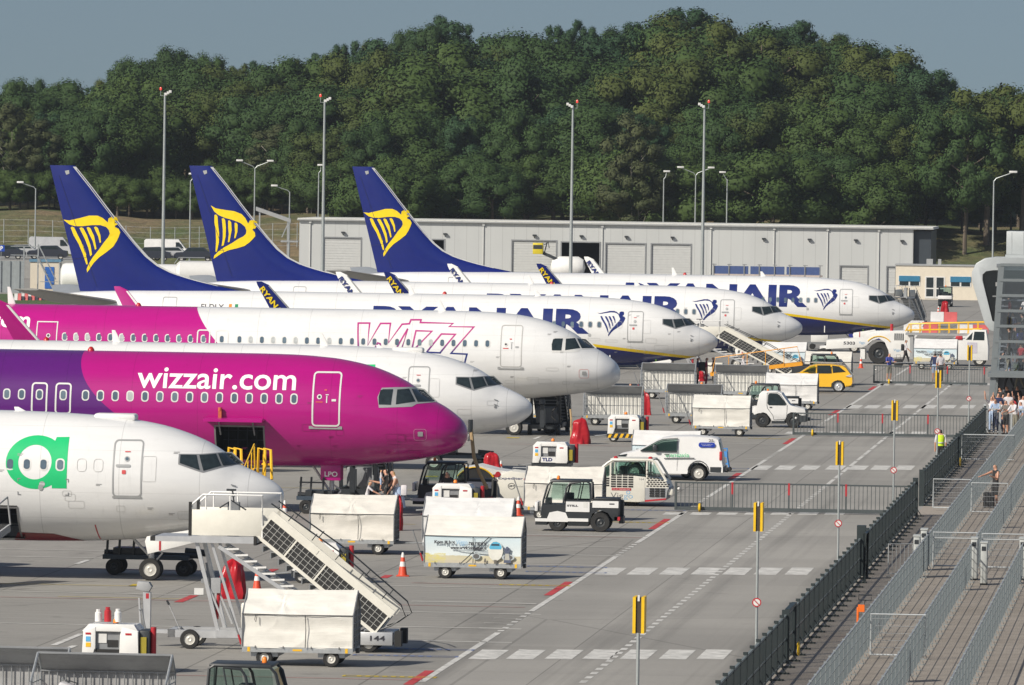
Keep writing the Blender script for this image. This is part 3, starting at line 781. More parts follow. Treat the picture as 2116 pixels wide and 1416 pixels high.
# 5 to 7: white airliners with navy bellies and tails
for k, (lab, px, py, s, turn) in enumerate((
    ('nearest of the three white airliners with navy tails and bellies', 1483, 708.5, 36.0, 0),
    ('white airliner with navy tail whose harp emblem is tilted, middle one of three alike', 1658, 681, 33.0, -22),
    ('farthest white airliner with navy tail, in front of the grey warehouse', 1890, 649, 30.2, 0))):
    rt, dec, fo = airliner('airliner', lab, px, py, s, 'boe', 'navy_belly', 'navy', dict(far=k > 0, nwin=6 + 5 * k, harp_turn=turn, blades=((10.2, .3), (17.5 - k * .6, .48)), beacon=15.8))
    RT(dec, 3.05 + .03 * k, 4.46 + .07 * k); small_harp(dec)
    dec(fit(textmesh('EI-DLX' if k == 0 else 'EI-DLY', 1, .01), -29.73, -28.4, 4.1, 4.4), 'registration', LET_K, .006)
    for j, mt in enumerate((M('flag_orange', (.8, .25, .02), .5), WHITE, M('flag_green', (.01, .25, .1), .5))):
        dec(polymesh([rrect(-28.12 + .18 * j, -27.95 + .18 * j, 4.18, 4.42, .005)]), 'flag', mt, .006 + .002 * j)
    dec(polymesh(stroke(rrect(-32.0, -31.2, 3.6, 4.75, .1), .04, True)), 'door', TRIM, .01)
    b = MB(); b.box(-3.5, -3.44, -.9, -.86, 1.2, 1.65, m=0); b.box(-6.1, -6.04, -1.55, -1.5, 1.4, 1.85, m=1); b.build('warning_streamer', [M('lime', (.25, .6, .03), .5), WHITE], rt)
# ---------------------------------------------------------------- ground, wood
def slab(n, x, y, off):
    w = n.t.nodes.new('ShaderNodeTexWhiteNoise'); w.noise_dimensions = '2D'; c = n.t.nodes.new('ShaderNodeCombineXYZ')
    n.val(n.math('FLOOR', n.math('MULTIPLY', n.math('ADD', x, off), 1 / 5.0)), c.inputs[0]); n.val(n.math('FLOOR', n.math('MULTIPLY', y, 1 / 5.0)), c.inputs[1])
    n.t.links.new(c.outputs[0], w.inputs['Vector']); return n.ramp(w.outputs['Value'], 0, 1, .94, 1.05)
def crack(n, v):
    k = n.t.nodes.new('ShaderNodeTexVoronoi'); k.feature = 'DISTANCE_TO_EDGE'; k.inputs['Scale'].default_value = .055; n.t.links.new(n.mapping(v, (1, .5, 1)), k.inputs['Vector'])
    return n.math('SUBTRACT', 1.0, n.math('MULTIPLY', n.math('LESS_THAN', k.outputs['Distance'], .0016), .25))
def ground_mats():
    m, n = newmat('concrete', .85); g = n.coords()
    v = n.mapping(g, rot=(0, 0, TH))
    a = n.noise(v, .035, 6, .6); b = n.noise(n.mapping(v, (.5, 3, 1)), .6, 5, .6); c = n.noise(v, 9, 3)
    col = n.mix(n.ramp(a, .3, .7), (.245, .236, .216), (.30, .288, .263))
    f = n.math('MULTIPLY', n.ramp(b, .25, .75, .88, 1.10), n.ramp(c, .3, .7, .94, 1.05))
    x, y, z = n.sep(v)
    jx = n.math('LESS_THAN', n.math('FRACT', n.math('MULTIPLY', n.math('ADD', x, 1.3), 1 / 5.0)), .012)
    jy = n.math('LESS_THAN', n.math('FRACT', n.math('MULTIPLY', y, 1 / 5.0)), .012)
    f = n.math('MULTIPLY', f, n.math('SUBTRACT', 1.0, n.math('MULTIPLY', jx, .42)))
    f = n.math('MULTIPLY', f, n.math('SUBTRACT', 1.0, n.math('MULTIPLY', jy, .2)))
    st = n.ramp(n.noise(n.mapping(v, (.6, .12, 1)), .35, 4, .7), .52, .75, 1.0, .68)
    f = n.math('MULTIPLY', f, slab(n, x, y, 1.3)); f = n.math('MULTIPLY', f, n.ramp(n.noise(v, .8, 2, .4), .66, .76, 1.0, .66))
    f = n.math('MULTIPLY', f, crack(n, v))
    n.base(n.scale(col, n.math('MULTIPLY', f, st)))
    m2, n = newmat('road_concrete', .85); v = n.mapping(n.coords(), rot=(0, 0, TH))
    x, y, z = n.sep(v)
    a = n.noise(n.mapping(v, (1, .05, 1)), .22, 5, .6); b = n.noise(n.mapping(v, (.3, 1, 1)), .12, 4, .6); c = n.noise(v, 7, 4)
    col = n.mix(n.ramp(b, .35, .65), (.262, .253, .233), (.322, .310, .285))
    f = n.math('MULTIPLY', n.ramp(a, .35, .7, 1.05, .86), n.ramp(c, .3, .7, .95, 1.05))
    jy = n.math('LESS_THAN', n.math('FRACT', n.math('MULTIPLY', y, 1 / 5.0)), .010)
    jx = n.math('LESS_THAN', n.math('FRACT', n.math('MULTIPLY', n.math('ADD', x, 2.2), 1 / 5.0)), .007)
    f = n.math('MULTIPLY', f, n.math('SUBTRACT', 1.0, n.math('MULTIPLY', jy, .12)))
    f = n.math('MULTIPLY', f, n.math('SUBTRACT', 1.0, n.math('MULTIPLY', jx, .4)))
    f = n.math('MULTIPLY', f, slab(n, x, y, 2.2)); f = n.math('MULTIPLY', f, n.ramp(n.noise(v, .7, 2, .4), .70, .80, 1.0, .80)); f = n.math('MULTIPLY', f, crack(n, v))
    tr = n.noise(n.mapping(v, (1.1, .012, 1)), 1.0, 5, .6); f = n.math('MULTIPLY', f, n.ramp(tr, .50, .70, 1.03, .74))
    n.base(n.scale(col, f))
    m3, n = newmat('paving', .9); v = n.mapping(n.coords(), rot=(0, 0, TH))
    x, y, z = n.sep(v)
    jy = n.math('LESS_THAN', n.math('FRACT', n.math('MULTIPLY', y, 1 / 1.2)), .07)
    jx = n.math('LESS_THAN', n.math('FRACT', n.math('MULTIPLY', x, 1 / .6)), .05)
    a = n.noise(v, .25, 5); b = n.noise(v, 5, 4)
    col = n.mix(n.ramp(a, .3, .7), (.285, .25, .21), (.36, .32, .275))
    f = n.math('MULTIPLY', n.ramp(b, .3, .7, .86, 1.1), n.math('SUBTRACT', 1.0, n.math('MULTIPLY', n.math('MAXIMUM', jy, n.math('MULTIPLY', jx, .10)), .30)))
    n.base(n.scale(col, f))
    m4, n = newmat('grassland', .95); v = n.coords()
    a = n.noise(v, .06, 6, .65); b = n.noise(v, 1.1, 5, .7)
    col = n.mix(n.ramp(a, .4, .6), (.07, .095, .028), (.19, .14, .075))
    n.base(n.scale(col, n.ramp(b, .25, .75, .5, 1.45))); n.bump(b, .8, .4)
    return m, m2, m3, m4
CONC, ROADM, PAVE, GRASS = ground_mats()
def sheet(name, pts, mat, kind='structure', z=None):
    bm = bmesh.new(); f = bm.faces.new([bm.verts.new((p[0], p[1], p[2] if z is None else z)) for p in pts])
    if f.normal.z < 0: f.normal_flip()
    o = bmobj(bm, name, mat); return tag(o, kind=kind)
sheet('ground', [(-4000, -60, 0), (4000, -60, 0), (4000, 5000, 0), (-4000, 5000, 0)], CONC)
def UV(p, a, b):                                        # from ground point p go a along the stands, b along the noses
    return p + AU * a + AV * b
LN = G(1413, 1060)                                      # a point on the white edge line of the service road
edge = lambda a, b=0.0: UV(LN, a, b)
FN = G(1740, 1238)                                      # a point on the foot of the dark fence
foff = (FN - LN).dot(AV)
a_near, a_far = -130.0, 175.0
sheet('road', [edge(a_near, .1), edge(a_near, foff), edge(a_far, foff), edge(a_far, .1)], ROADM, z=.004)
sheet('walkway', [edge(a_near, foff + .002), edge(a_near, foff + 40), edge(a_far, foff + 40), edge(a_far, foff + .002)], PAVE, z=.006)
# painted markings
PW = M('worn_white_marking', (.53, .525, .50), .8, var=.34, scale=2.2)
PF = M('faded_white_marking', (.50, .49, .46), .85, var=.2, scale=.5)
PR = M('red_marking', (.44, .045, .05), .8, var=.2, scale=1.2)
PFR = M('faded_red_marking', (.42, .25, .23), .85, var=.15, scale=.6)
PY = M('yellow_marking', (.46, .34, .03), .8, var=.2, scale=1.5)
PB = M('blue_marking', (.12, .16, .30), .8, var=.25, scale=2)
PK = M('black_marking', (.06, .06, .06), .8, var=.2)
def strips(name, rects, mat, z=.009):
    """rects: (origin, a0, a1, b0, b1) in stand directions, all one painted marking"""
    bm = bmesh.new()
    for p, a0, a1, b0, b1 in rects:
        q = [UV(p, a0, b0), UV(p, a0, b1), UV(p, a1, b1), UV(p, a1, b0)]
        f = bm.faces.new([bm.verts.new((v.x, v.y, z)) for v in q])
        f.normal_update()
        if f.normal.z < 0: f.normal_flip()
    return tag(bmobj(bm, name, mat), kind='structure')
def along(px, py): return (G(px, py) - LN).dot(AU)
def across(px, py): return (G(px, py) - LN).dot(AV)
seg = []
solid = [(880, 1410, 1040, 1308), (1108, 1262, 1275, 1150), (1320, 1121, 1420, 1056), (1462, 1028, 1580, 950), (1606, 933, 1665, 893), (1700, 871, 1830, 785), (1845, 775, 1990, 680)]
for x0, y0, x1, y1 in solid: seg.append((LN, along(x0, y0), along(x1, y1), -.09, .09))
for (x0, y0), (x1, y1) in zip(solid_ends := [(s_[2], s_[3]) for s_ in solid[:-1]], [(s_[0], s_[1]) for s_ in solid[1:]]):
    a0, a1 = along(x0, y0), along(x1, y1); k = a0 + .5
    while k < a1 - .3: seg.append((LN, k, k + .55, -.09, .09)); k += 1.3
strips('edge_line_marking', seg, PW)
rs = []
for x0, y0, x1, y1 in ((868, 1416, 912, 1387), (1137, 1231, 1187, 1203), (1345, 1094, 1385, 1073), (1505, 991, 1529, 978), (1616, 918, 1638, 906), (1710, 858, 1728, 848), (1792, 806, 1804, 799)):
    a0, a1 = along(x0, y0), along(x1, y1); rs.append((LN, a0, a1, -.36, -.11))
strips('red_kerb_marking', rs, PR)
cd = []; cb = across(1502, 1170); a = along(1212, 1412); aend = along(1700, 1006)
while a < aend: cd.append((LN, a, a + .8, cb - .09, cb + .09)); a += 1.55
a2 = along(1960, 793)
while a < a2: cd.append((LN, a, a + 5.2, cb - .08, cb + .08)); a += 6.2
strips('centre_line_marking', cd, PW)
for row, (y, xs, hpx) in enumerate(((1353, (1010, 1087, 1166, 1243, 1320, 1400, 1477), 20), (1181, (1262, 1328, 1394, 1459, 1524, 1588, 1652), 15), (1062, (1392, 1448, 1503, 1560, 1614, 1670, 1725), 5), (967, (1574, 1623, 1674, 1727, 1774, 1820, 1870), 9),
                                      (895, (1640, 1684, 1727, 1770, 1812, 1854, 1898), 5), (841, (1765, 1803, 1841, 1882, 1920, 1960, 2000), 7), (795, (1826, 1862, 1900, 1940, 1975, 2012, 2046), 4))):
    rc = []
    for x in xs:
        p = G(x, y); hw = 27 / 75.; dl = (G(x, y - hpx / 2) - G(x, y + hpx / 2)).length
        rc.append((p, -dl / 2, dl / 2, -hw, hw))
    strips('crosswalk_marking', rc, PW)
# hair lines across the stands
def hline(x0, x1, y, w=.10):
    p = G(x0, y); L = (x1 - x0) / S(x0, y); return (p, -w, w, 0, L)
strips('stand_line_marking', [hline(x0, x1, y, w) for x0, x1, y, w in (
    (640, 1060, 1320, .12), (560, 1080, 1290, .1), (0, 600, 1288, .1), (700, 1120, 1262, .1), (850, 1110, 1243, .14), (760, 1160, 1210, .1), (0, 420, 1222, .1), (1000, 1240, 1165, .1), (1100, 1290, 1146, .12), (1080, 1310, 1128, .1), (1090, 1340, 1105, .12),
    (1000, 1060, 1288, .08), (990, 1045, 1298, .08), (1020, 1080, 1278, .06), (1030, 1095, 1270, .06), (0, 380, 1150, .1), (0, 420, 1135, .1), (860, 1250, 1000, .12), (960, 1280, 940, .1), (1100, 1500, 930, .12), (1390, 1485, 1010, .1), (1400, 1460, 1025, .12), (1380, 1580, 945, .1), (1400, 1620, 915, .1), (1150, 1500, 905, .1), (1490, 1670, 880, .12), (1550, 1720, 845, .12))], PF)
strips('red_line_marking', [hline(x0, x1, y, .07) for x0, x1, y in ((0, 1090, 1234), (850, 1170, 1205), (0, 880, 1388), (960, 1330, 1105), (0, 420, 1172), (1050, 1500, 918))], PFR)
strips('yellow_line_marking', [hline(x0, x1, y, .12) for x0, x1, y in ((0, 300, 1206), (120, 380, 1233), (580, 900, 1008), (640, 860, 1080))], M('faded_yellow_marking', (.42, .36, .20), .85, var=.2))
strips('yellow_lead_in_marking', [(G(x, y), -L, L, -.3, .3) for x, y, L in ((290, 1210, .55), (1060, 905, .5), (890, 985, .5))] + [(G(590, 1285), -.1, .1, -1.2, -.2)], PY)
for nm, mt, pts in (('blue_box_marking', PB, ((1172, 1172, 1.3), (1170, 1183, 1.3), (865, 1342, 1.5), (838, 1356, 1.4), (1345, 1045, 1.2), (1350, 1055, 1.2), (1640, 880, 1.0), (1490, 968, 1.2))), ('yellow_box_marking', PY, ((805, 1399, 1.2), (1105, 1210, 1.1), (1320, 1080, 1.1), (1590, 907, 1.0)))):
    rc = []
    for x, y, L in pts:
        p = G(x, y)
        rc += [(p, -.25, -.16, -L, L), (p, .16, .25, -L, L), (p, -.16, .16, -L, -L + .08), (p, -.16, .16, L - .08, L)] + [(p, -.12, .12, -L * .7 + .22 * k, -L * .7 + .22 * k + .12) for k in range(int(L * 6))]
    strips(nm, rc, mt, .011)
# short white and red ticks on the stands
for x, y, L in ((140, 1322, 2.4), (130, 1345, 2.0), (170, 1162, 1.2), (600, 1095, 1.2), (700, 1185, 1.0), (1110, 905, 1.5), (1230, 860, 1.5), (1360, 800, 1.2)):
    strips('tick_marking', [(G(x, y), -L, L, -.09, .09)], PW, .010)
for x, y, L in ((385, 1238, 1.7), (115, 1352, 1.3), (20, 1355, 1.2), (798, 1192, .8), (560, 1180, 1.0), (880, 1062, 1.0)):
    strips('red_tick_marking', [(G(x, y), -L, L, -.13, .13)], PR, .010)

# --- grass, embankment, wooded hill
def terrain(name, x0, x1, y0, y1, nx, ny, fz, mat):
    bm = bmesh.new(); V = [[bm.verts.new((x0 + (x1 - x0) * i / nx, y0 + (y1 - y0) * j / ny, fz(x0 + (x1 - x0) * i / nx, y0 + (y1 - y0) * j / ny))) for i in range(nx + 1)] for j in range(ny + 1)]
    for j in range(ny):
        for i in range(nx): bm.faces.new((V[j][i], V[j][i + 1], V[j + 1][i + 1], V[j + 1][i]))
    return tag(bmobj(bm, name, mat, None, True), kind='structure')
def smooth(t): t = min(max(t, 0), 1); return t * t * (3 - 2 * t)
def emb(x, y):
    z = 6.0 * smooth((y - 756) / 34) + 14.0 * smooth((y - 800) / 120) * (.35 + .65 * smooth((x + 75) / 70)) + .5 * math.sin(x * .21) * smooth((y - 760) / 20)
    return z - .02
terrain('hill', -260, 260, 742, 1150, 90, 70, emb, GRASS)
tag(sheet('grass_verge', [(-110, 560, 0), (-35, 560, 0), (-38.5, 655, 0), (-110, 655, 0)], M('verge_grass', (.06, .10, .025), .95, var=.5, scale=.8), z=.02), kind='structure')

LEAF = []
def leafmat(name, c0, c1):
    m, n = newmat(name, .75)
    oi = n.t.nodes.new('ShaderNodeObjectInfo')
    v = n.coords(); a = n.noise(v, .45, 4); geo = n.t.nodes.new('ShaderNodeNewGeometry')
    k = n.math('ADD', n.math('MULTIPLY', oi.outputs['Random'], .55), n.math('MULTIPLY', n.math('ADD', a, n.math('MULTIPLY', geo.outputs['Random Per Island'], .08)), .6), True)
    n.base(n.mix(k, c0, c1))
    n.b.inputs['Specular IOR Level'].default_value = .25
    n.b.inputs['Subsurface Weight'].default_value = 0
    return m
LV = [leafmat('leaf_dark_green', (.018, .044, .012), (.036, .070, .017)), leafmat('leaf_mid_green', (.027, .056, .012), (.050, .083, .017)), leafmat('leaf_olive', (.034, .056, .012), (.060, .078, .016)), leafmat('leaf_blue_green', (.015, .045, .018), (.031, .068, .026)), leafmat('leaf_dull_brown', (.040, .054, .020), (.062, .070, .026))]
BARK = M('bark', (.13, .105, .08), .9, var=.3, scale=1.5)
PALEB = M('birch_bark', (.27, .25, .21), .85, var=.3, scale=1)
from mathutils.noise import noise as mno
def crown_mesh(seed, h, w, nblob, nleaf, leaf, base=.22, narrow=.0):
    rnd = random.Random(seed); bm = bmesh.new(); blobs = []; NRM = []
    zc, hz = h * (base + 1) / 2, h * (1 - base) / 2
    for i in range(nblob):
        u = 1 - 1.75 * (i + .5) / nblob; a = i * 2.39996 + rnd.uniform(-.5, .5); q = math.sqrt(max(0, 1 - u * u)) * (1 - narrow * max(0, u))
        k = rnd.uniform(.55, .98)
        r = w * rnd.uniform(.20, .40) * (1 - narrow * .5)
        blobs.append((Vector((q * math.cos(a) * w * k, q * math.sin(a) * w * k, zc + u * hz * k)), r))
    tot = sum(r * r for _, r in blobs)
    for c, r in blobs:
        out = (c - Vector((0, 0, zc - hz * .3))).normalized()
        g = bmesh.ops.create_icosphere(bm, subdivisions=2, radius=r * .60, matrix=Matrix.Translation(c))   # dense inner foliage of the clump
        for v in g['verts']:
            v.co = c + (v.co - c) * (1 + .28 * mno(v.co * 1.7) + rnd.uniform(-.09, .09)); NRM.append(((v.co - c).normalized() * .8 + out * .3 + Vector((rnd.gauss(0, .16), rnd.gauss(0, .16), rnd.gauss(0, .16)))).normalized())
        for k in range(int(nleaf * r * r / tot)):
            d = (Vector((rnd.gauss(0, 1), rnd.gauss(0, 1), rnd.gauss(0, 1))).normalized() + out * .55).normalized()
            p = c + Vector((d.x, d.y, d.z * .9)) * r * (rnd.random() ** .33) * rnd.uniform(.75, 1.22)
            nn = (d + Vector((rnd.gauss(0, .3), rnd.gauss(0, .3), rnd.gauss(.1, .3)))).normalized()
            t1 = nn.orthogonal().normalized(); t1 = (Matrix.Rotation(rnd.uniform(0, 6.28), 3, nn) @ t1); t2 = nn.cross(t1)
            s = leaf * rnd.uniform(.6, 1.5)
            vs = [bm.verts.new(p + t1 * s), bm.verts.new(p + t2 * s * .55), bm.verts.new(p - t1 * s), bm.verts.new(p - t2 * s * .55)]
            bm.faces.new(vs)
            sm = (d * .8 + (p - Vector((0, 0, zc - hz * .2))).normalized() * .35 + nn * (.22 if nn.dot(d) > 0 else -.22)).normalized(); NRM += [sm] * 4
    me = bpy.data.meshes.new('crown'); bm.to_mesh(me); bm.free()
    me.polygons.foreach_set('use_smooth', [True] * len(me.polygons)); me.normals_split_custom_set_from_vertices(NRM); return me
def trunk_mesh(seed, h, w, r=.3, lean=.4):
    rnd = random.Random(seed); mb = MB()
    top = Vector((rnd.uniform(-lean, lean), rnd.uniform(-lean, lean), h * .9)); pts = [Vector((0, 0, -1)), Vector((top.x * .2, top.y * .2, h * .3)), Vector((top.x * .5, top.y * .6, h * .6)), top]
    for i in range(3): mb.tube(pts[i], pts[i + 1], r * (1 - .28 * i), 7, r * (1 - .28 * (i + 1)))
    for k in range(7):
        t = rnd.uniform(.3, .8); p = pts[0].lerp(top, t); a = rnd.uniform(0, 6.28)
        mb.tube(p, p + Vector((math.cos(a) * w * .6, math.sin(a) * w * .6, h * .16)), r * .3, 5, .04)
    o = mb.build('trunk', BARK); me = o.data; bpy.data.objects.remove(o); return me
KIND = {}
for nm, seed, h, w, nb, nl, lf, mi, lab in (
    ('broad_tree', 1, 18, 6.6, 36, 17000, .175, 0, 'dark green broad crowned tree in the wood behind the apron'),
    ('round_tree', 2, 15, 6.4, 32, 15000, .172, 1, 'mid green round crowned tree in the wood behind the apron'),
    ('olive_tree', 3, 17, 5.6, 32, 14000, .172, 2, 'yellowish olive leaved tree in the wood behind the apron'),
    ('tall_tree', 4, 20, 5.6, 38, 16000, .175, 3, 'tall blue green tree in the wood behind the apron'),
    ('low_tree', 5, 11, 5.4, 28, 12000, .165, 1, 'low bushy green tree at the foot of the wood'),
    ('thin_tree', 6, 15, 3.6, 26, 6000, .14, 4, 'thin pale trunked tree with sparse dull leaves before the wood')):
    cms = [crown_mesh(seed * 10 + v, h, w, nb, nl, lf, .10 if nm == 'low_tree' else .2, .25 if nm in ('tall_tree', 'thin_tree') else 0) for v in range(2)]
    for c in cms: c.materials.append(LV[mi])
    tm = trunk_mesh(seed, h, w, .085 if nm == 'thin_tree' else .3)
    if nm == 'thin_tree': tm.materials[0] = PALEB
    KIND[nm] = (cms, tm, lab, h)
def tree(kind, x, y, h, rnd, lab=None, wide=1.0):
    cms, tm, lb, h0 = KIND[kind]
    s = h / h0
    o = empty(kind, (x, y, emb(x, y) if y > 742 else 0), rnd.uniform(0, 6.28), lab or lb, 'tree', 'trees of the wood behind the apron')
    o.scale = (s * wide * rnd.uniform(1.0, 1.4), s * wide * rnd.uniform(1.0, 1.4), s)
    for nm, me in (('crown', rnd.choice(cms)), ('trunk', tm)):
        c = bpy.data.objects.new(nm, me); COL.objects.link(c); c.parent = o
# tree tops follow this skyline (picture x, y measured on the photograph, turned into heights at each row's distance)
SKY = [(-220, 205), (-60, 195), (0, 178), (90, 155), (140, 172), (200, 155), (262, 122), (330, 104), (420, 108), (520, 118), (600, 104), (680, 85), (720, 76), (800, 68), (880, 50), (905, 40), (960, 62), (1060, 58), (1150, 44), (1260, 32), (1330, 40), (1420, 18), (1500, 38), (1580, 36), (1640, 44), (1700, 68), (1790, 78), (1850, 98), (1900, 118), (1950, 165), (1985, 225), (2040, 170), (2116, 190), (2180, 200), (2420, 215)]
def skyline(px):
    for (a, b), (c, d) in zip(SKY, SKY[1:]):
        if a <= px <= c: return b + (d - b) * (px - a) / (c - a)
    return 190
rnd = random.Random(77)
def wood_row(Y, dpx, frac, kinds, jit=8, x0=-150, x1=2380, wide=1.0, lo=.90):
    px = x0
    while px < x1:
        x = (px - CX) / F * Y; y = Y + rnd.uniform(-jit, jit)
        sy = skyline(px); base = emb(x, y)
        topz = AT(px, 455 + (sy - 455) * frac, y).z
        h = max(4.5, (topz - base) * rnd.uniform(lo, 1.03))
        tree(rnd.choice(kinds), x, y, h, rnd, None, wide)
        px += dpx * rnd.uniform(.7, 1.3)
wood_row(776, 56, .34, ['low_tree', 'low_tree', 'round_tree', 'broad_tree'], x0=650, x1=1900)
wood_row(806, 52, .36, ['low_tree', 'round_tree', 'low_tree'], 4, x1=640)
wood_row(790, 62, .58, ['round_tree', 'broad_tree', 'broad_tree', 'tall_tree', 'olive_tree'], 5, x0=630)
wood_row(812, 60, .80, ['broad_tree', 'round_tree', 'tall_tree', 'olive_tree'])
wood_row(845, 54, .94, ['broad_tree', 'tall_tree', 'tall_tree', 'olive_tree', 'round_tree'])
wood_row(885, 36, 1.0, ['tall_tree', 'tall_tree', 'broad_tree', 'olive_tree'], wide=.62, lo=.84)
wood_row(800, 30, .07, ['low_tree'], 2, x1=640, wide=1.0)
wood_row(792, 60, .14, ['low_tree'], 3, x0=1880)
for px, tp, Y in ((18, 205, 802), (72, 240, 802), (1303, 222, 768), (560, 250, 800), (640, 255, 798), (1316, 290, 768)):
    x = (px - CX) / F * Y; tree('thin_tree', x, Y, AT(px, tp, Y).z - emb(x, Y), rnd)
for px, tp, Y, k in ((905, 36, 880, 'tall_tree'), (1425, 8, 882, 'tall_tree'), (1640, 36, 884, 'tall_tree'), (2035, 160, 780, 'olive_tree'), (2110, 190, 782, 'broad_tree'), (1990, 230, 775, 'broad_tree'), (1560, 60, 840, 'olive_tree'), (1500, 70, 838, 'olive_tree')):
    x = (px - CX) / F * Y; tree(k, x, Y, AT(px, tp, Y).z - emb(x, Y), rnd)
# thin summer haze over the whole field
def haze(density):
    b = MB(); b.box(-900, 900, -60, 1200, -1, 120); m = bpy.data.materials.new('haze'); m.use_nodes = True; t = m.node_tree; t.nodes.remove(t.nodes['Principled BSDF'])
    v = t.nodes.new('ShaderNodeVolumePrincipled'); v.inputs['Color'].default_value = (.80, .88, .96, 1); v.inputs['Density'].default_value = density; v.inputs['Anisotropy'].default_value = .3
    t.links.new(v.outputs[0], t.nodes['Material Output'].inputs['Volume'])
    o = b.build('haze', m); tag(o, kind='stuff')
haze(.00009)
# ---------------------------------------------------------------- baggage carts
from mathutils import noise as mnoise
def tarpmat(name, col, bump=.5):
    m, n = newmat(name, .55)
    v = n.coords(); a = n.noise(v, 1.3, 6, .6); b = n.noise(n.mapping(v, (.5, 1, 4)), 2.2, 5, .7)
    n.base(n.scale(col, n.math('MULTIPLY', n.math('MULTIPLY', n.ramp(a, .3, .7, .90, 1.05), n.ramp(n.noise(n.mapping(v, (.8, 1, .5)), 1.1, 5, .7), .55, .75, 1.0, .82)), n.ramp(b, .35, .8, 1.03, .88))))
    n.bump(n.noise(v, 3.0, 4, .6), bump, .04); n.b.inputs['Specular IOR Level'].default_value = .35
    return m
TARP_C = tarpmat('cream_tarpaulin', (.75, .735, .68), .3); TARP_W = tarpmat('white_tarpaulin', (.73, .73, .72), .35); TARP_B = tarpmat('beige_tarpaulin', (.73, .705, .645), .3); TARP_GREY_SHADE = tarpmat('grey_and_shade_tarpaulin', (.34, .34, .34))
def admat():
    m, n = newmat('printed_tarpaulin', .5); v = n.coords(); x, y, z = n.sep(v)
    c = n.mix(n.ramp(z, .85, 1.3), (.70, .77, .78), (.60, .72, .77))
    hz = n.noise(n.mapping(v, (3, 1, 6)), 2.0, 4, .6)
    c = n.mix(n.math('LESS_THAN', z, n.math('ADD', .70, n.math('MULTIPLY', hz, .06))), c, (.58, .54, .38))
    c = n.mix(n.math('LESS_THAN', z, .585), c, (.55, .50, .38))
    left = n.math('MULTIPLY', n.math('LESS_THAN', x, -.85), n.math('LESS_THAN', z, .80))
    c = n.mix(n.math('MULTIPLY', left, n.ramp(hz, .4, .55)), c, (.62, .56, .22))
    n.base(c); return m
TARP_AD = admat()
def tarp_mb(seed, L=3.0, front=True, amp=1.0, mfun=None):
    pts = []
    def seg(a, b, k):
        for i in range(k): t = i / k; pts.append((a[0] + (b[0] - a[0]) * t, a[1] + (b[1] - a[1]) * t))
    if front: seg((0, .47), (0, 1.34), 16); seg((0, 1.34), (.98, 1.93), 12)
    seg((.98, 1.93), (1.5, 1.5), 6); seg((1.5, 1.5), (1.5, .47), 6); pts.append((1.5, .47))
    nx = 56; mb = MB(); V = []
    for j, (y, z) in enumerate(pts):
        a = pts[max(j - 1, 0)]; b = pts[min(j + 1, len(pts) - 1)]
        t = Vector((0, b[0] - a[0], b[1] - a[1])).normalized(); nn = Vector((0, -t.z, t.y))
        row = []
        for i in range(nx + 1):
            x = -L / 2 + L * i / nx
            q = Vector((x * .9, z * 1.6 + y, seed * 7.1))
            r1 = 1 - abs(mnoise.noise(q * 1.3)) * 2.2
            r2 = mnoise.noise(Vector((x * .5 + z * .7, z * 3.5, seed * 3.3)))
            dx, dz = x - (.12 * math.sin(seed)), z - 1.34
            ang = math.atan2(dz - .25, dx); rr = math.hypot(dx, dz)
            cxs = (seed * .37) % 1.6 - .8; ang = math.atan2(dz - .3, x - cxs); rr = math.hypot(x - cxs, dz); fan = math.sin(ang * (4 + seed % 3) + seed * 1.7) * math.exp(-rr * 1.6) * .010
            sag = -.035 * math.sin(math.pi * min(1, max(0, (z - .47) / .87))) if (front and y < .01) else 0
            lo = .022 * math.sin(x * 5 + z * 7 + seed * 2) * max(0, 1 - (z - .47) / .4)
            dsp = amp * (.020 * r1 + .026 * r2 + fan + lo + sag)
            if front and abs(z - 1.34) < .03 and y < .1: dsp *= .3
            row.append(mb.bm.verts.new(Vector((x, y, z)) + nn * dsp + Vector((0, 0, -.02 * math.sin(math.pi * i / nx) if z > 1.8 else 0))))
        V.append(row)
    for j in range(len(pts) - 1):
        for i in range(nx):
            f = mb.bm.faces.new((V[j][i], V[j][i + 1], V[j + 1][i + 1], V[j + 1][i]))
            if mfun: f.material_index = mfun(pts[j])
    return mb
WHEELS = {}
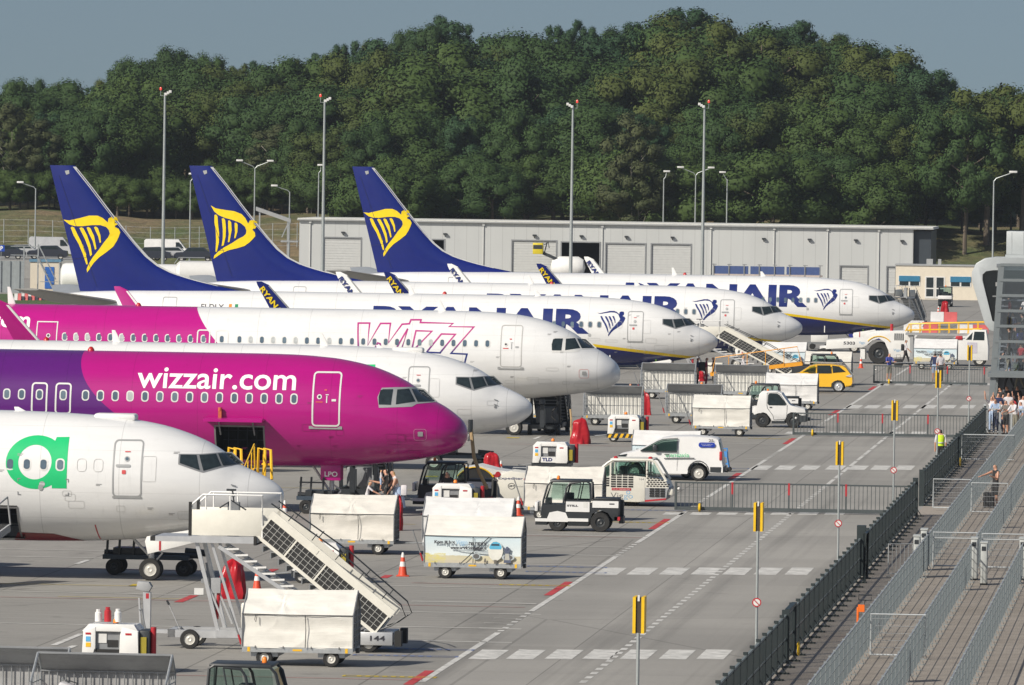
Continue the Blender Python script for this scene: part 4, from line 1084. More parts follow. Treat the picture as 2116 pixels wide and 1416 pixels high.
def cart(label, px, py, mat, seed=1, L=3.0, opened=False, ad=False, group=None, bar='up', flip=1, rz=None):
    p = G(px, py)
    rt = empty('baggage_cart', p, rz, label, 'baggage cart', group)
    h = L / 2
    b = MB(); b.box(-h, h, .02, 1.48, .40, .49); b.box(-h, h, -.015, .02, .36, .5); b.box(-h, h, 1.48, 1.515, .36, .5)
    for x in (-h + .14, h - .2): b.box(x, x + .07, -.022, -.015, .37, .49, m=1)
    b.box(-.12, .12, -.022, -.015, .40, .45, m=1)
    for x in (-.87, .87): b.box(x - .35, x + .35, .1, 1.4, .24, .40, m=0); b.bar((x, .1, .2), (x, 1.4, .2), .08, .08, m=2)
    b.box(h, h + .08, .6, .9, .34, .46, m=2)
    b.build('chassis', [GALV, YELLOW, DARK], rt)
    for sx in (-h, h):
        b = MB()
        for y, z in ((.0, 1.34), (1.5, 1.5)): b.tube((sx, y, .47), (sx, y, z), .022, 6)
        b.tube((sx, 0, 1.34), (sx, .98, 1.93), .022, 6); b.tube((sx, .98, 1.93), (sx, 1.5, 1.5), .022, 6)
        for k in range(5): b.tube((sx, 0.0, .62 + .17 * k), (sx, 1.5, .62 + .17 * k), .014, 5)
        for y in (.4, .75, 1.1): b.tube((sx, y, .47), (sx, y, 1.45), .014, 5)
        if opened: b.tube((sx, .02, 1.34), (sx, .98, 1.93), .03, 6); b.tube((sx, 0.02, .47), (sx, .02, 1.34), .03, 6)
        b.build('end_frame', [GALV if opened else GREYP], rt)
    if opened:
        b = MB()
        n_ = int(L / .19)
        for k in range(n_ + 1): x = -h + L * k / n_; b.tube((x, 1.43, .47), (x, 1.43, 1.5), .016, 5)
        b.tube((-h, 1.43, 1.5), (h, 1.43, 1.5), .02, 6); b.tube((-h, .98, 1.93), (h, .98, 1.93), .03, 6); b.tube((-h, 1.5, .95), (h, 1.5, .95), .014, 5)
        b.build('back_bars', [GREYP], rt)
    if opened: tarp_mb(seed, L, False, .12, lambda q: 1 if q[0] < 1.49 else 0).build('tarpaulin', [mat, TARP_GREY_SHADE], rt, recalc=False)  # roof slope coloured grey for the shade on its inside
    else:
        t = tarp_mb(seed, L - .02, True, .32 if ad else 1.0, (lambda q: 1 if (q[0] < .001 and q[1] < 1.33) else 0) if ad else None).build('tarpaulin', [mat, TARP_AD] if ad else [mat], rt, recalc=False)
        b = MB(); x = .12 * math.sin(seed) + .1
        b.path([(x, -.06, 1.32), (x + .02, -.05, .95), (x + .01, -.075, .5)], .012, 4); b.path([(-h, -.02, 1.34), (0, -.04, 1.33), (h, -.02, 1.34)], .012, 4)
        for k in range(4): xx = -h + .35 + k * (L - .7) / 3; b.tube((xx, -.05, .53), (xx, -.05, .46), .012, 4)
        if not ad: b.path([(-h * .75, -.07, 1.34), (-h * .75 - .03, -.08, 1.2), (-h * .75, -.07, 1.14), (-h * .75 + .03, -.07, 1.32)], .008, 4)
        if ad: b.path([(h * .35, -.05, 1.34), (-.35, -.07, .5)], .014, 4)
        b.build('strap', DARK, t)
        if ad:
            y = -.072
            label_text('Kom jij het', -1.2, -.55, 1.07, 1.2, y, LET_K, t, .05); label_text('Viggo', -.52, -.16, 1.04, 1.22, y, M('logo_blue', (.25, .45, .65), .5), t); label_text('team versterken?', -.12, .44, 1.07, 1.2, y, LET_K, t, .05)
            label_text('www.werkenbijviggo.nl', -.7, .44, .90, 1.03, y, LET_K, t, .05)
            def disc(cx, cz, rx, rz_, n=24): return [(cx + rx * math.cos(6.2832 * k / n), cz + rz_ * math.sin(6.2832 * k / n)) for k in range(n)]
            art = (('printed_aircraft', [disc(.72, .90, .235, .31)], (.72, .72, .66), -.068), ('printed_wing', [[(.5, .86), (-.4, .92), (-.72, .98), (-.4, .89), (.5, .80)], disc(.12, .72, .13, .10), disc(1.12, .70, .2, .10)], (.45, .50, .52), -.069),
                   ('printed_nose', [[(.52, 1.0), (.56, 1.1), (.65, 1.18), (.75, 1.19), (.85, 1.15), (.92, 1.03), (.9, .95), (.55, .95)]], (.10, .42, .62), -.071), ('printed_screen', [[(.58, 1.06), (.85, 1.06), (.83, 1.12), (.6, 1.12)]], (.04, .07, .1), -.073),
                   ('printed_intake', [disc(.12, .72, .095, .075), disc(1.12, .70, .14, .075)], (.12, .12, .12), -.073), ('printed_worker', [[(.98, .53), (1.02, .85), (.98, 1.0), (1.0, 1.02), (1.08, .93), (1.14, 1.0), (1.18, .98), (1.15, .82), (1.22, .53)], disc(1.09, .98, .05, .06)], (.10, .12, .18), -.074),
                   ('printed_vest', [[(1.01, .62), (1.03, .82), (1.14, .82), (1.17, .62)]], (.45, .45, .40), -.0755), ('printed_gear', [[(.68, .5), (.68, .62), (.76, .62), (.76, .5)], [(.36, .54), (.38, .66), (.42, .66), (.44, .54)]], (.15, .14, .12), -.073))
            for nm, polys, col, yy in art: sign_on(polymesh(polys), yy, nm, M(nm, col, .5), t)
    w0 = None
    for x in (-.87, .87):
        for y in (.13, 1.37):
            if 'cart' in WHEELS: o = WHEELS['cart'].copy(); COL.objects.link(o); o.parent = rt
            else: o = WHEELS['cart'] = wheel_mb(.215, .16, 16, .55).build('wheel', [BLACK, RIM], rt)
            o.location = (x, y, .215)
    b = MB(); hx = -h * flip
    if bar == 'up':
        b.tube((hx, .75, .42), (hx - .08 * flip, .75, .42), .05); b.tube((hx - .08 * flip, .75, .4), (hx - .45 * flip, .75, 1.45), .022, 6); b.tube((hx - .12 * flip, .75, .5), (hx - .2 * flip, .75, .75), .03, 6, m=1)
    else:
        b.tube((hx, .75, .42), (hx - 1.25 * flip, .75, .36), .028, 6); b.tube((hx, .45, .42), (hx - .5 * flip, .75, .39), .02, 6)
    b.build('drawbar', [GREYP, RED], rt)
    return rt
GC = 'baggage carts on the apron'
for a in (
    dict(label='cream covered baggage cart in front of the white boarding stairs', px=614, py=1378, mat=TARP_C, seed=1, L=2.88),
    dict(label='cream covered baggage cart between the white boarding stairs and the printed cart', px=726, py=1146, mat=TARP_B, seed=2, L=2.8, bar='down', flip=-1),
    dict(label='bright white covered baggage cart right behind the printed cart', px=964, py=1152, mat=TARP_W, seed=3, L=2.95, bar='down'),
    dict(label='baggage cart printed with an aircraft picture, beside the lone traffic cone', px=976, py=1197, mat=TARP_C, seed=4, L=3.05, ad=True),
    dict(label='pale covered baggage cart behind the dark and white tow tractor', px=1163, py=1076, mat=TARP_B, seed=5, L=2.85),
    dict(label='printed baggage cart half hidden behind the white delivery van', px=1374, py=988, mat=TARP_W, seed=6, L=2.8, ad=True, bar='down'),
    dict(label='cream covered baggage cart coupled to the small white tow pickup', px=1489, py=902, mat=TARP_C, seed=7, L=2.75),
    dict(label='bright white covered baggage cart beside the yellow estate car', px=1634, py=848, mat=TARP_W, seed=8, L=2.75, bar='down'),
    dict(label='printed white baggage cart below the nose of the middle navy tailed airliner', px=1619, py=772, mat=TARP_W, seed=9, L=2.75, ad=True, bar='down'),
    dict(label='beige covered baggage cart directly behind the yellow estate car', px=1710, py=795, mat=TARP_B, seed=10, L=2.75, bar='down'),
    dict(label='printed baggage cart behind the three gate pedestrians, beside the white cab truck', px=1932, py=764, mat=TARP_W, seed=11, L=2.75, ad=True, bar='down'),
    dict(label='open sided baggage cart left of the people by the airliner stairs', px=1379, py=825, mat=TARP_C, seed=12, L=2.95, opened=True),
    dict(label='open sided baggage cart under the yellow loader rail', px=1530, py=829, mat=TARP_C, seed=13, L=2.9, opened=True, bar='down'),
    dict(label='open sided baggage cart nearest the long white airliner nose', px=1265, py=880, mat=TARP_C, seed=14, L=2.85, opened=True, bar='down'),
    dict(label='open sided baggage cart half hidden behind the cream cart of the white pickup', px=1432, py=876, mat=TARP_C, seed=15, L=2.75, opened=True),
    dict(label='open sided baggage cart under the nose of the long white airliner', px=1108, py=878, mat=TARP_C, seed=16, L=2.7, opened=True, bar='down'),
    dict(label='grey open baggage cart with luggage cut by the lower picture edge', px=201, py=1536, mat=TARP_GREY_SHADE, seed=17, L=3.05, opened=True, bar='down'),
    dict(label='grey open baggage cart in the lower left corner of the picture', px=-8, py=1520, mat=TARP_GREY_SHADE, seed=18, L=3.0, opened=True, bar='down')):
    cart(group=GC, **a)
# luggage lying in the nearest open cart
bp = G(201, 1536)
for k, (dx, dz, w, hh, col, nm, lab) in enumerate(((-.95, .52, .55, .75, (.5, .5, .52), 'suitcase', 'pale grey suitcase standing in the near open cart'), (-.55, .52, .5, .6, (.55, .5, .45), 'soft_bag', 'whitish soft bag lying in the near open cart'))):
    b = MB(); b.box(-w / 2, w / 2, 0, .4, 0, hh, bev=.07, m=0); b.tube((-.1, .2, hh), (-.1, .2, hh + .06), .012, 6, m=1); b.tube((.1, .2, hh), (.1, .2, hh + .06), .012, 6, m=1); b.tube((-.1, .2, hh + .06), (.1, .2, hh + .06), .012, 6, m=1)
    o = b.build(nm, [M('luggage%d' % k, col, .6), DARK]); o.location = UV(bp, .7, dx) + Vector((0, 0, dz)); o.rotation_euler = (0, .3 - .6 * k, -TH); tag(o, lab, 'luggage')

# ---------------------------------------------------------------- ground power units
def gpu(label, px, py, s=1.0, logo=False, bottles=False, chev=False):
    p = G(px, py); rt = empty('ground_power_unit', p, None, label, 'power unit', 'ground power units'); rt.scale = (s, s, s)
    b = MB(); b.prism([(-.85, .38), (.5, .38), (.62, .55), (.62, 1.12), (.5, 1.25), (-.68, 1.25), (-.85, 1.1)], .12, 1.1, bev=.03)
    b.prism([(-.86, .38), (-.58, .38), (-.55, .62), (-.5, .62), (-.5, 1.2), (-.82, 1.1)], -.02, .14, bev=.02); b.prism([(.12, .38), (.6, .38), (.62, .5), (.62, 1.1), (.2, 1.2), (.14, 1.0)], -.02, .14, bev=.02); b.prism([(-.86, 1.08), (.62, 1.08), (.5, 1.27), (-.68, 1.27)], .0, .3, bev=.02)
    b.build('housing', WHITE, rt)
    b = MB(); b.box(-.5, .12, .09, .118, .62, 1.08, m=0); b.box(-.45, -.22, .07, .09, .78, 1.02, m=1); b.box(-.2, .08, .075, .09, .68, .86, m=2); b.box(-.5, .12, .03, .118, .45, .62, m=2)
    b.build('control_panel', [GREYP, TRIMW, BLACK], rt)
    for q, mt in (((-.76, -.62, -.03, -.021, 1.0, 1.05), RED), ((-.75, -.63, -.03, -.021, .82, .95), M('sticker_blue', (.1, .4, .7), .5)), ((-.75, -.62, -.03, -.021, .68, .79), YELLOW), ((.28, .44, -.03, -.021, 1.0, 1.05), RED)):
        b = MB(); b.box(*q); b.build('sticker', mt, rt)
    if logo: b = MB(); b.box(-.5, .12, .0, .03, .40, .64); b.build('name_plate', WHITE, rt); label_text('TLD', -.45, -.02, .45, .6, -.004, LET_N, rt, .05)
    b = MB(); b.box(.63, .9, .1, 1.0, .4, 1.12, bev=.03, m=0); b.box(.66, .82, .06, .1, .5, .95, m=2); b.tube((.97, .3, .4), (.97, .3, 1.2), .075, 10, m=1)
    b.build('cable_locker', [DARK, RED, M('dull_yellow', (.32, .26, .02), .6)], rt)
    b = MB(); b.lathe([(.07, 0), (.07, .08), (.04, .12), (.001, .13)], 10, (-.05, .5, 1.27), m=0); b.tube((-.05, .5, 1.2), (-.05, .5, 1.28), .08, 10, m=1)
    b.build('beacon', [ORANGE, DARK], rt)
    b = MB(); b.box(-.9, .75, .05, 1.15, .25, .39, m=0)
    b.box(-.9, .75, .03, .05, .2, .39, m=1)
    for k in range(6 if chev else 0):
        x = -.85 + k * .27; b.quad((x, .026, .2), (x + .13, .026, .2), (x + .22, .026, .39), (x + .09, .026, .39), m=2)
    b.tube((-.9, .6, .3), (-1.5, .6, .25), .03, 6, m=0); b.build('skid', [GREYP, DARK, YELLOW], rt)
    make_wheels(rt, [(-.6, .12, .19), (.5, .12, .19), (-.6, 1.05, .19), (.5, 1.05, .19)], .19, .16)
    if bottles:
        for k, (x, mt, hh) in enumerate(((-.5, WHITE, .26), (-.26, RED, .32), (.0, WHITE, .28))):
            b = MB(); b.lathe([(.001, 0), (.09, 0), (.09, hh * .85), (.05, hh), (.001, hh)], 12); b.tube((0, 0, hh), (0, 0, hh + .05), .06, 8)
            o = b.build('gas_bottle', mt); o.location = UV(p, .5, x) + Vector((0, 0, 1.28)); o.rotation_euler = (0, 0, -TH)
            tag(o, ('white bottle standing left on the nearest power unit', 'red bottle standing on top of the nearest power unit', 'white bottle between red bottle and orange beacon on the nearest power unit')[k], 'bottle')
        b = MB(); b.tube((.72, .5, 1.15), (.62, .5, 1.65), .02, 6); b.tube((.62, .5, 1.65), (.56, .5, 1.62), .03, 6); b.build('hand_lever', GREYP, rt)
    return rt
gpu('white power unit with bottles on top, nearest the camera', 236, 1392, .98, bottles=True)
gpu('white power unit with red locker edge, partly behind the boarding stairs', 660, 1206, .98)
gpu('white power unit behind the bright white baggage cart, worker leaning over it', 940, 1072, 1.0)
gpu('white power unit with blue maker lettering, left of the delivery van', 1142, 976, 1.0, logo=True)
gpu('white power unit with yellow chevrons on its skid, behind the printed cart', 1293, 914, 1.0, chev=True)
gpu('white power unit behind the open carts under the yellow rail', 1450, 845, 1.0)

# ---------------------------------------------------------------- red covers, cones, barriers
TARP_R = tarpmat('red_tarpaulin', (.40, .014, .022), .9)
_MATS['red_tarpaulin'].node_tree.nodes['Principled BSDF'].inputs['Roughness'].default_value = .28
def redcover(label, px, py, w, h, seed):
    mb = MB(); rings = []; n = 40
    for j in range(15):
        t = j / 14; rr = (1.0 - .34 * t ** 1.5) * (1 if t < .86 else max(.05, 1 - ((t - .86) / .14) ** 2) ** .5); z = h * t
        ring = []
        for i in range(n):
            a = 2 * math.pi * i / n
            fold = .15 * math.sin(a * 5 + seed + t * 1.1) * (1 - .5 * t) + .06 * math.sin(a * 9 + seed * 2 - t * 2) + .22 * mnoise.noise(Vector((math.cos(a) * 1.4, math.sin(a) * 1.4, t * 2.6 + seed)))
            r = w / 2 * rr * (1 + fold); sq = 1 / max(abs(math.cos(a)), abs(math.sin(a))) ** .85
            ring.append(Vector((r * math.cos(a) * sq + .08 * w * t * math.sin(seed), r * math.sin(a) * .8 * sq + w * .35, z + .16 * mnoise.noise(Vector((math.cos(a) * 1.5, math.sin(a) * 1.5 + seed, 3))) * t)))
        rings.append(ring)
    mb.loft(rings); o = mb.build('equipment_cover', TARP_R, sharp=80); p = G(px, py); o.location = p; o.rotation_euler = (0, 0, -TH)
    return tag(o, label, 'cover', 'red equipment covers')
for a in (('shiny red cover standing beside the white boarding stairs legs', 476, 1238, .74, 1.12, 1), ('tall red cover behind the right end of the pale cart', 818, 1097, .42, 1.2, 2), ('red cover below the long white airliner nose', 1197, 918, .82, 1.12, 3.2),
          ('red cover behind the cream fendered pushback tractor', 1016, 986, .72, 1.0, 4.1), ('narrow red cover beside an open baggage cart', 1334, 858, .5, 1.15, 5), ('red cover standing on the far apron by the cabin', 1952, 650, .66, 1.1, 6.4), ('red cover lying behind the power unit near the airliner stairs', 1441, 788, .8, .55, 7)): redcover(*a)
def conemat():
    m, n = newmat('cone_stripes', .5); z = n.sep(n.coords())[2]
    w = n.math('GREATER_THAN', n.math('FRACT', n.math('MULTIPLY', n.math('SUBTRACT', z, .17), 1 / .29)), .48)
    n.base(n.mix(n.math('MULTIPLY', w, n.math('GREATER_THAN', z, .2)), (.66, .07, .025), (.72, .72, .70))); return m
mb = MB(); mb.box(-.2, .2, -.2, .2, 0, .035, bev=.01); mb.lathe([(.15, .035), (.135, .08), (.04, .72), (.025, .75), (.001, .75)], 16)
CONE0 = mb.build('traffic_cone', conemat()); CONE0.data.materials.append(BLACK)
first = True
for px, py, s, lab in ((832, 1191, 1.0, 'traffic cone standing alone left of the printed cart'), (588, 1075, .95, 'traffic cone beside the nearest airliner nose tip'), (531, 1219, .9, 'traffic cone seen under the white boarding stairs'), (1071, 1066, .95, 'traffic cone behind the dark and white tow tractor'),
                      (1035, 984, .85, 'traffic cone beside the red cover behind the pushback tractor'), (1779, 761, .95, 'traffic cone between yellow estate car and far gate'), (1939, 649, .9, 'traffic cone beside the far red cover')):
    if first: o = CONE0; first = False
    else: o = CONE0.copy(); COL.objects.link(o)
    o.location = G(px, py); o.scale = (s, s, s); tag(o, lab, 'traffic cone', 'traffic cones')
RB = M('barrier_red', (.55, .10, .10), .5); WB = M('barrier_white', (.62, .62, .62), .5)
def barrier(px, py, L, h, n, lab, grp='red and white barriers'):
    p = G(px, py)
    rt = empty('water_barrier', p, None, lab, 'barrier', grp)
    for k in range(n):
        x = -L / 2 + k * L / n; b = MB(); b.prism([(0, 0), (.5, 0), (.38, h * .45), (.34, h), (.16, h), (.12, h * .45)], x + .01, x + L / n - .01, ax='x', bev=.02); b.build('segment', WB if k % 2 == 0 else RB, rt)
for a in ((1950, 665, 2.2, .8, 2, 'white and red barrier below the far red cover'), (1905, 690, 2.4, .9, 2, 'white and red barrier behind the far airliner nose'), (1888, 684, 1.6, .8, 1, 'plain white barrier beside the far airliner nose'), (2010, 690, 2.4, .7, 2, 'white and red barrier behind the yellow rails'), (2012, 706, 1.8, .6, 2, 'white and red barrier beside the glass tower leg')): barrier(*a)

# ---------------------------------------------------------------- boarding stairs
def stairs():
    rt = empty('boarding_stairs', (0, 0, 0), None, 'x', 'boarding stairs', 'mobile boarding stairs')
    W = 1.55
    B, T_ = Vector((2.62, 0, .50)), Vector((-.55, 0, 3.02)); d = (T_ - B); dn = d.normalized(); nv = Vector((-dn.z, 0, dn.x))
    if nv.z < 0: nv = -nv
    for y0, nm in ((0, 1), (W - .05, 2)):
        q = lambda t, h: B + d * t + nv * h
        b = MB()
        for t0, t1, h0, h1 in ((-.02, 1.0, 0, .09), (-.02, 1.02, .62, .84)):
            b.prism([(q(t0, h0).x, q(t0, h0).z), (q(t1, h0).x, q(t1, h0).z), (q(t1, h1).x, q(t1, h1).z), (q(t0, h1).x, q(t0, h1).z)], y0, y0 + .05)
        for t in (-.01, .27, .52, .77, .995): b.prism([(q(t, .09).x, q(t, .09).z), (q(t + .012, .09).x, q(t + .012, .09).z), (q(t + .012, .62).x, q(t + .012, .62).z), (q(t, .62).x, q(t, .62).z)], y0, y0 + .05)
        if nm == 1: b.prism([(q(.62, .67).x, q(.62, .67).z), (q(.98, .67).x, q(.98, .67).z), (q(.98, .79).x, q(.98, .79).z), (q(.62, .79).x, q(.62, .79).z)], y0 - .012, y0)
        side = b.build('side_frame', [CREAM], rt)
        b = MB(); b.prism([(q(0, .09).x, q(0, .09).z), (q(.995, .09).x, q(.995, .09).z), (q(.995, .62).x, q(.995, .62).z), (q(0, .62).x, q(0, .62).z)], y0 + .02, y0 + .04, m=0)
        L = d.length
        for k in range(1, 24): t = k / 24; b.bar((q(t, .09).x, y0 + .012, q(t, .09).z), (q(t, .62).x, y0 + .012, q(t, .62).z), .012, .014, m=1)
        for h in (.22, .355, .49): b.bar((q(0, h).x, y0 + .01, q(0, h).z), (q(.99, h).x, y0 + .01, q(.99, h).z), .012, .012, m=1)
        b.build('side_panel', [M('panel_black', (.022, .022, .022), .6, var=.3, scale=8), M('panel_grid', (.42, .42, .40), .5)], side)
        b = MB(); hp = [q(1.06, .95), q(.5, 1.12), q(-.02, 1.08), q(-.09, .92), q(-.06, .5), q(-.02, .22)]; b.path([(v.x, y0 + .02, v.z) for v in hp], .022, 6)
        for t in (.1, .3, .5, .7, .9): b.tube((q(t, .88).x, y0 + .02, q(t, .88).z), (q(t, 1.11).x, y0 + .02, q(t, 1.11).z), .014, 5)
        b.build('handrail', DARK, rt)
    b = MB()
    for k in range(15):
        v = B + d * ((k + .5) / 15); b.box(v.x - .14, v.x + .14, .05, W - .05, v.z - .0, v.z + .035); b.box(v.x - .15, v.x - .12, .05, W - .05, v.z - .15, v.z)
    b.build('treads', GREYP, rt)
    # the ladder-like frame below
    b = MB(); o1, o2 = Vector((-1.55, 0, 2.75)), Vector((1.9, 0, .52))
    for y in (.05, W - .05): b.bar((o1.x, y, o1.z), (o2.x, y, o2.z), .07, .10)
    for k in range(14): v = o1.lerp(o2, (k + .5) / 14); b.bar((v.x, .05, v.z), (v.x, W - .05, v.z), .10, .05, m=1); b.bar((v.x - .02, .06, v.z), (v.x + .42, .06, v.z + .02), .05, .05, m=1)
    b.build('lower_frame', [ALU, WHITE], rt)
    # platform
    b = MB(); b.box(-3.25, -.5, .0, W, 2.86, 3.0, m=0); b.box(-3.4, -3.25, .1, W - .1, 2.86, 2.98, m=1); b.box(-2.3, -.6, -.05, .0, 2.84, 3.02, m=0); b.box(-.6, -.52, -.08, W, 2.8, 3.03, m=1)
    b.build('platform', [ALU, BLACK], rt)
    for y in (0, W - .05):
        xr = -.39 if y == 0 else -.08
        b = MB(); b.box(-2.28, xr, y, y + .05, 3.04, 3.72, bev=.01); b.build('platform_panel', CREAM, rt)
        b = MB(); b.path([(-2.28, y + .025, 3.7), (-2.28, y + .025, 3.85), (-1.98, y + .025, 4.12), (xr, y + .025, 4.12), (xr, y + .025, 3.0)], .03, 6)
        for x in (-1.9, -1.25): b.tube((x, y + .025, 3.7), (x, y + .025, 4.12), .025, 6)
        b.build('platform_rail', WHITE, rt)
        b = MB(); b.box(-2.36, -2.28, y - .01, y + .06, 3.02, 3.92); b.build('bumper_strip', BLACK, rt)
    b = MB(); b.box(-1.4, -1.1, .6, .9, 3.0, 3.9, m=0); b.path([(-1.6, .5, 3.75), (-1.3, .6, 3.95), (-.9, .6, 3.7)], .02, 5, m=1); b.tube((-1.25, .75, 3.9), (-1.3, .75, 4.25), .02, 6, m=1); b.box(-1.45, -1.2, .7, .8, 4.2, 4.25, m=1); b.build('control_post', [GREYP, DARK], rt)
    # legs
    for y in (.1, W - .1):
        b = MB(); b.bar((-1.55, y, .5), (-2.15, y, 2.86), .10, .10); b.bar((-1.0, y, .5), (-1.75, y, 2.86), .06, .07); b.bar((-1.35, y, .6), (-2.0, y, 2.1), .05, .05); b.build('leg', ALU, rt)
    b = MB(); b.box(-2.05, -1.5, .3, 1.2, 1.75, 1.85, m=0); b.tube((-1.6, .2, .8), (-1.55, .2, 1.6), .05, 8, m=1); b.tube((-1.62, .2, 1.0), (-1.9, .2, 2.3), .03, 6, m=0); b.box(-2.2, -1.95, .1, .2, 1.45, 1.62, m=2); b.box(-1.75, -1.5, .1, .25, 1.5, 1.9, m=3)
    b.build('lift_cylinder', [GREYP, RED, TRIMW, MIDGREY], rt)
    b = MB()
    for y in (.1, W - .2): b.box(-2.9, 3.2, y, y + .14, .30, .50, m=0)
    b.box(-2.9, -2.7, .1, W - .1, .3, .5, m=0); b.box(2.2, 3.15, -.05, W + .05, .2, .55, bev=.02, m=0); b.box(3.2, 3.38, -.05, .3, .18, .58, m=1); b.box(3.2, 3.38, W - .3, W + .05, .18, .58, m=1); b.box(-1.6, -.9, -.03, .1, .32, .52, m=0)
    b.box(-.95, -.2, .15, 1.3, .5, 1.25, bev=.06, m=2)
    b.build('chassis', [ALU, BLACK, CREAM], rt)
    label_text('144', 2.55, 2.95, .32, .46, -.06, LET_K, rt, .02)
    b = MB(); b.box(-3.55, -2.9, .7, .85, .36, .46); b.box(-3.66, -3.46, .66, .86, .4, 1.45); b.tube((-3.7, .6, .5), (-3.75, .6, 1.3), .03, 6); b.build('front_post', ALU, rt)
    b = MB(); b.prism([(-3.85, 1.52), (-3.5, 1.46), (-3.42, 1.6), (-3.5, 1.72), (-3.8, 1.74)], .62, .9, bev=.02, m=0); b.box(-3.58, -3.5, .655, .66, 1.28, 1.42, m=1); b.build('work_lamp', [MIDGREY, RED], rt)
    make_wheels(rt, [(-2.3, .1, .26), (-2.3, W - .1, .26), (2.5, .1, .26), (2.5, W - .1, .26)], .26, .18)
    b = MB(); b.tube((-2.6, .3, .5), (-2.9, .3, 1.15), .015, 5, m=0); b.tube((-2.9, .3, 1.15), (-2.96, .3, 1.27), .03, 6, m=1); b.build('brake_lever', [ALU, DARK], rt)
    return rt
ST = stairs()
ST.location = G(568, 1345); ST['label'] = 'white boarding stairs with number 144 beside the nearest airliner'
ST2 = dupat(ST, G(1502, 788), None, 'white boarding stairs at the nose of the nearest navy tailed airliner'); ST2.scale = (1.32, 1, .86)
for k, (px, py, lab) in enumerate(((712, 1046, 'boarding stairs seen end on under the fully magenta airliner'), (1110, 905, 'boarding stairs seen end on under the long white airliner nose'))):
    q = G(px, py); c = dupat(ST, UV(q, 6.0, .75), -TH + R(90), lab)
    for ch in c.children_recursive:                         # these two are painted dark
        if ch.type == 'MESH':
            ch.data = ch.data.copy()
            for i in range(len(ch.data.materials)): ch.data.materials[i] = DARK if i == 0 else GREYP
# ---------------------------------------------------------------- tractors, cars and loaders
WB2 = M('band_white', (.74, .74, .73), .35, var=.04, coat=.2)
CHAR = M('charcoal_paint', (.026, .03, .034), .45, var=.12)
def tow_tractor():
    rt = empty('tow_tractor', (0, 0, 0), None, 'x', 'tow tractor', 'electric tow tractors')
    b = MB()
    b.prism([(-1.5, .22), (-1.08, .22), (-1.08, .34), (-1.0, .62), (-.72, .68), (-.42, .62), (-.34, .34), (-.34, .20), (.38, .20), (.40, .36), (.50, .66), (.78, .80), (1.08, .70), (1.2, .5), (1.28, .4), (1.42, .4), (1.45, .8), (1.45, 1.12), (.55, 1.12), (.45, .95), (-1.28, .95), (-1.28, .45), (-1.5, .42)], .03, 1.25, bev=.02)
    b.box(.55, 1.44, .1, 1.18, 1.12, 1.20, bev=.02); b.box(1.44, 1.6, .3, 1.0, .3, .55); b.box(1.45, 1.55, .9, 1.2, .5, 1.1)
    b.build('body', CHAR, rt)
    b = MB(); b.prism([(-1.51, .45), (-1.08, .45), (-1.0, .66), (-.72, .72), (-.42, .66), (-.34, .47), (.38, .47), (.38, .36), (-.34, .36), (-.34, .34), (-1.12, .34), (-1.5, .34)], .0, .03)
    b.box(-.42, .42, .0, .03, .70, 1.06); b.prism([(.52, .86), (1.44, .86), (1.44, 1.10), (.52, 1.10)], .0, .03); b.box(-1.52, -1.42, .02, 1.26, .70, 1.02, bev=.01)
    b.build('white_band', WB2, rt)
    b = MB(); b.box(1.12, 1.3, -.006, 0, .98, 1.02); b.build('badge', LET_K, rt)
    label_text('STILL', -.38, .02, .88, .95, -.004, LET_K, rt, .05)
    b = MB()      # cab frame
    for y in (.06, 1.2):
        b.path([(-1.3, y, .55), (-1.22, y, 1.1), (-1.08, y, 1.62), (-.95, y, 1.76), (.3, y, 1.78), (.42, y, 1.70), (.46, y, 1.1)], .04, 6); b.path([(-.52, y, 1.0), (-.40, y, 1.55), (-.30, y, 1.70), (.1, y, 1.74)], .035, 6); b.tube((-.42, y, 1.08), (.46, y, 1.08), .04, 6); b.tube((-.02, y, 1.08), (.1, y, 1.72), .02, 5)
    b.box(-1.0, .42, .04, 1.22, 1.74, 1.82, bev=.03); b.box(-.42, .44, .05, .1, .98, 1.1)
    b.box(-.5, -.2, .4, .9, .9, 1.35, bev=.04); b.box(-1.15, -1.0, .3, 1.0, .7, 1.15)
    b.build('cab_frame', DARK, rt)
    panes = [((-1.22, .08, 1.1), (-1.22, 1.18, 1.1), (-1.03, 1.18, 1.7), (-1.03, .08, 1.7)), ((.45, .08, 1.1), (.45, 1.18, 1.1), (.43, 1.18, 1.72), (.43, .08, 1.72))]
    for y in (.06, 1.2): panes += [((-.40, y, 1.1), (.44, y, 1.1), (.42, y, 1.72), (-.3, y, 1.72)), ((-1.08, y, 1.1), (-.5, y, 1.1), (-.36, y, 1.7), (-.98, y, 1.7))]
    for q in panes: b = MB(); b.quad(*q); b.build('cab_window', CLEAR, rt)
    b = MB(); b.lathe([(.06, 0), (.06, .09), (.03, .13), (.001, .13)], 10, (-.75, .6, 1.82)); b.build('beacon', ORANGE, rt)
    b = MB(); b.box(.2, .36, -.004, .0, .85, 1.05); b.build('notice', TRIMW, rt)
    b = MB(); b.box(1.3, 1.5, .03, .06, .42, .55); b.build('tail_lamp', RED, rt)
    make_wheels(rt, [(-.72, .12, .30), (-.72, 1.16, .30)], .30, .2, 'front_wheel', .5, [BLACK, CHAR]); make_wheels(rt, [(.80, .12, .35), (.80, 1.16, .35)], .35, .24, 'rear_wheel', .5, [BLACK, CHAR])
    return rt
TT = tow_tractor(); TT.location = G(1193, 1099); TT['label'] = 'charcoal and white tow tractor driving left, nearest the first gate'
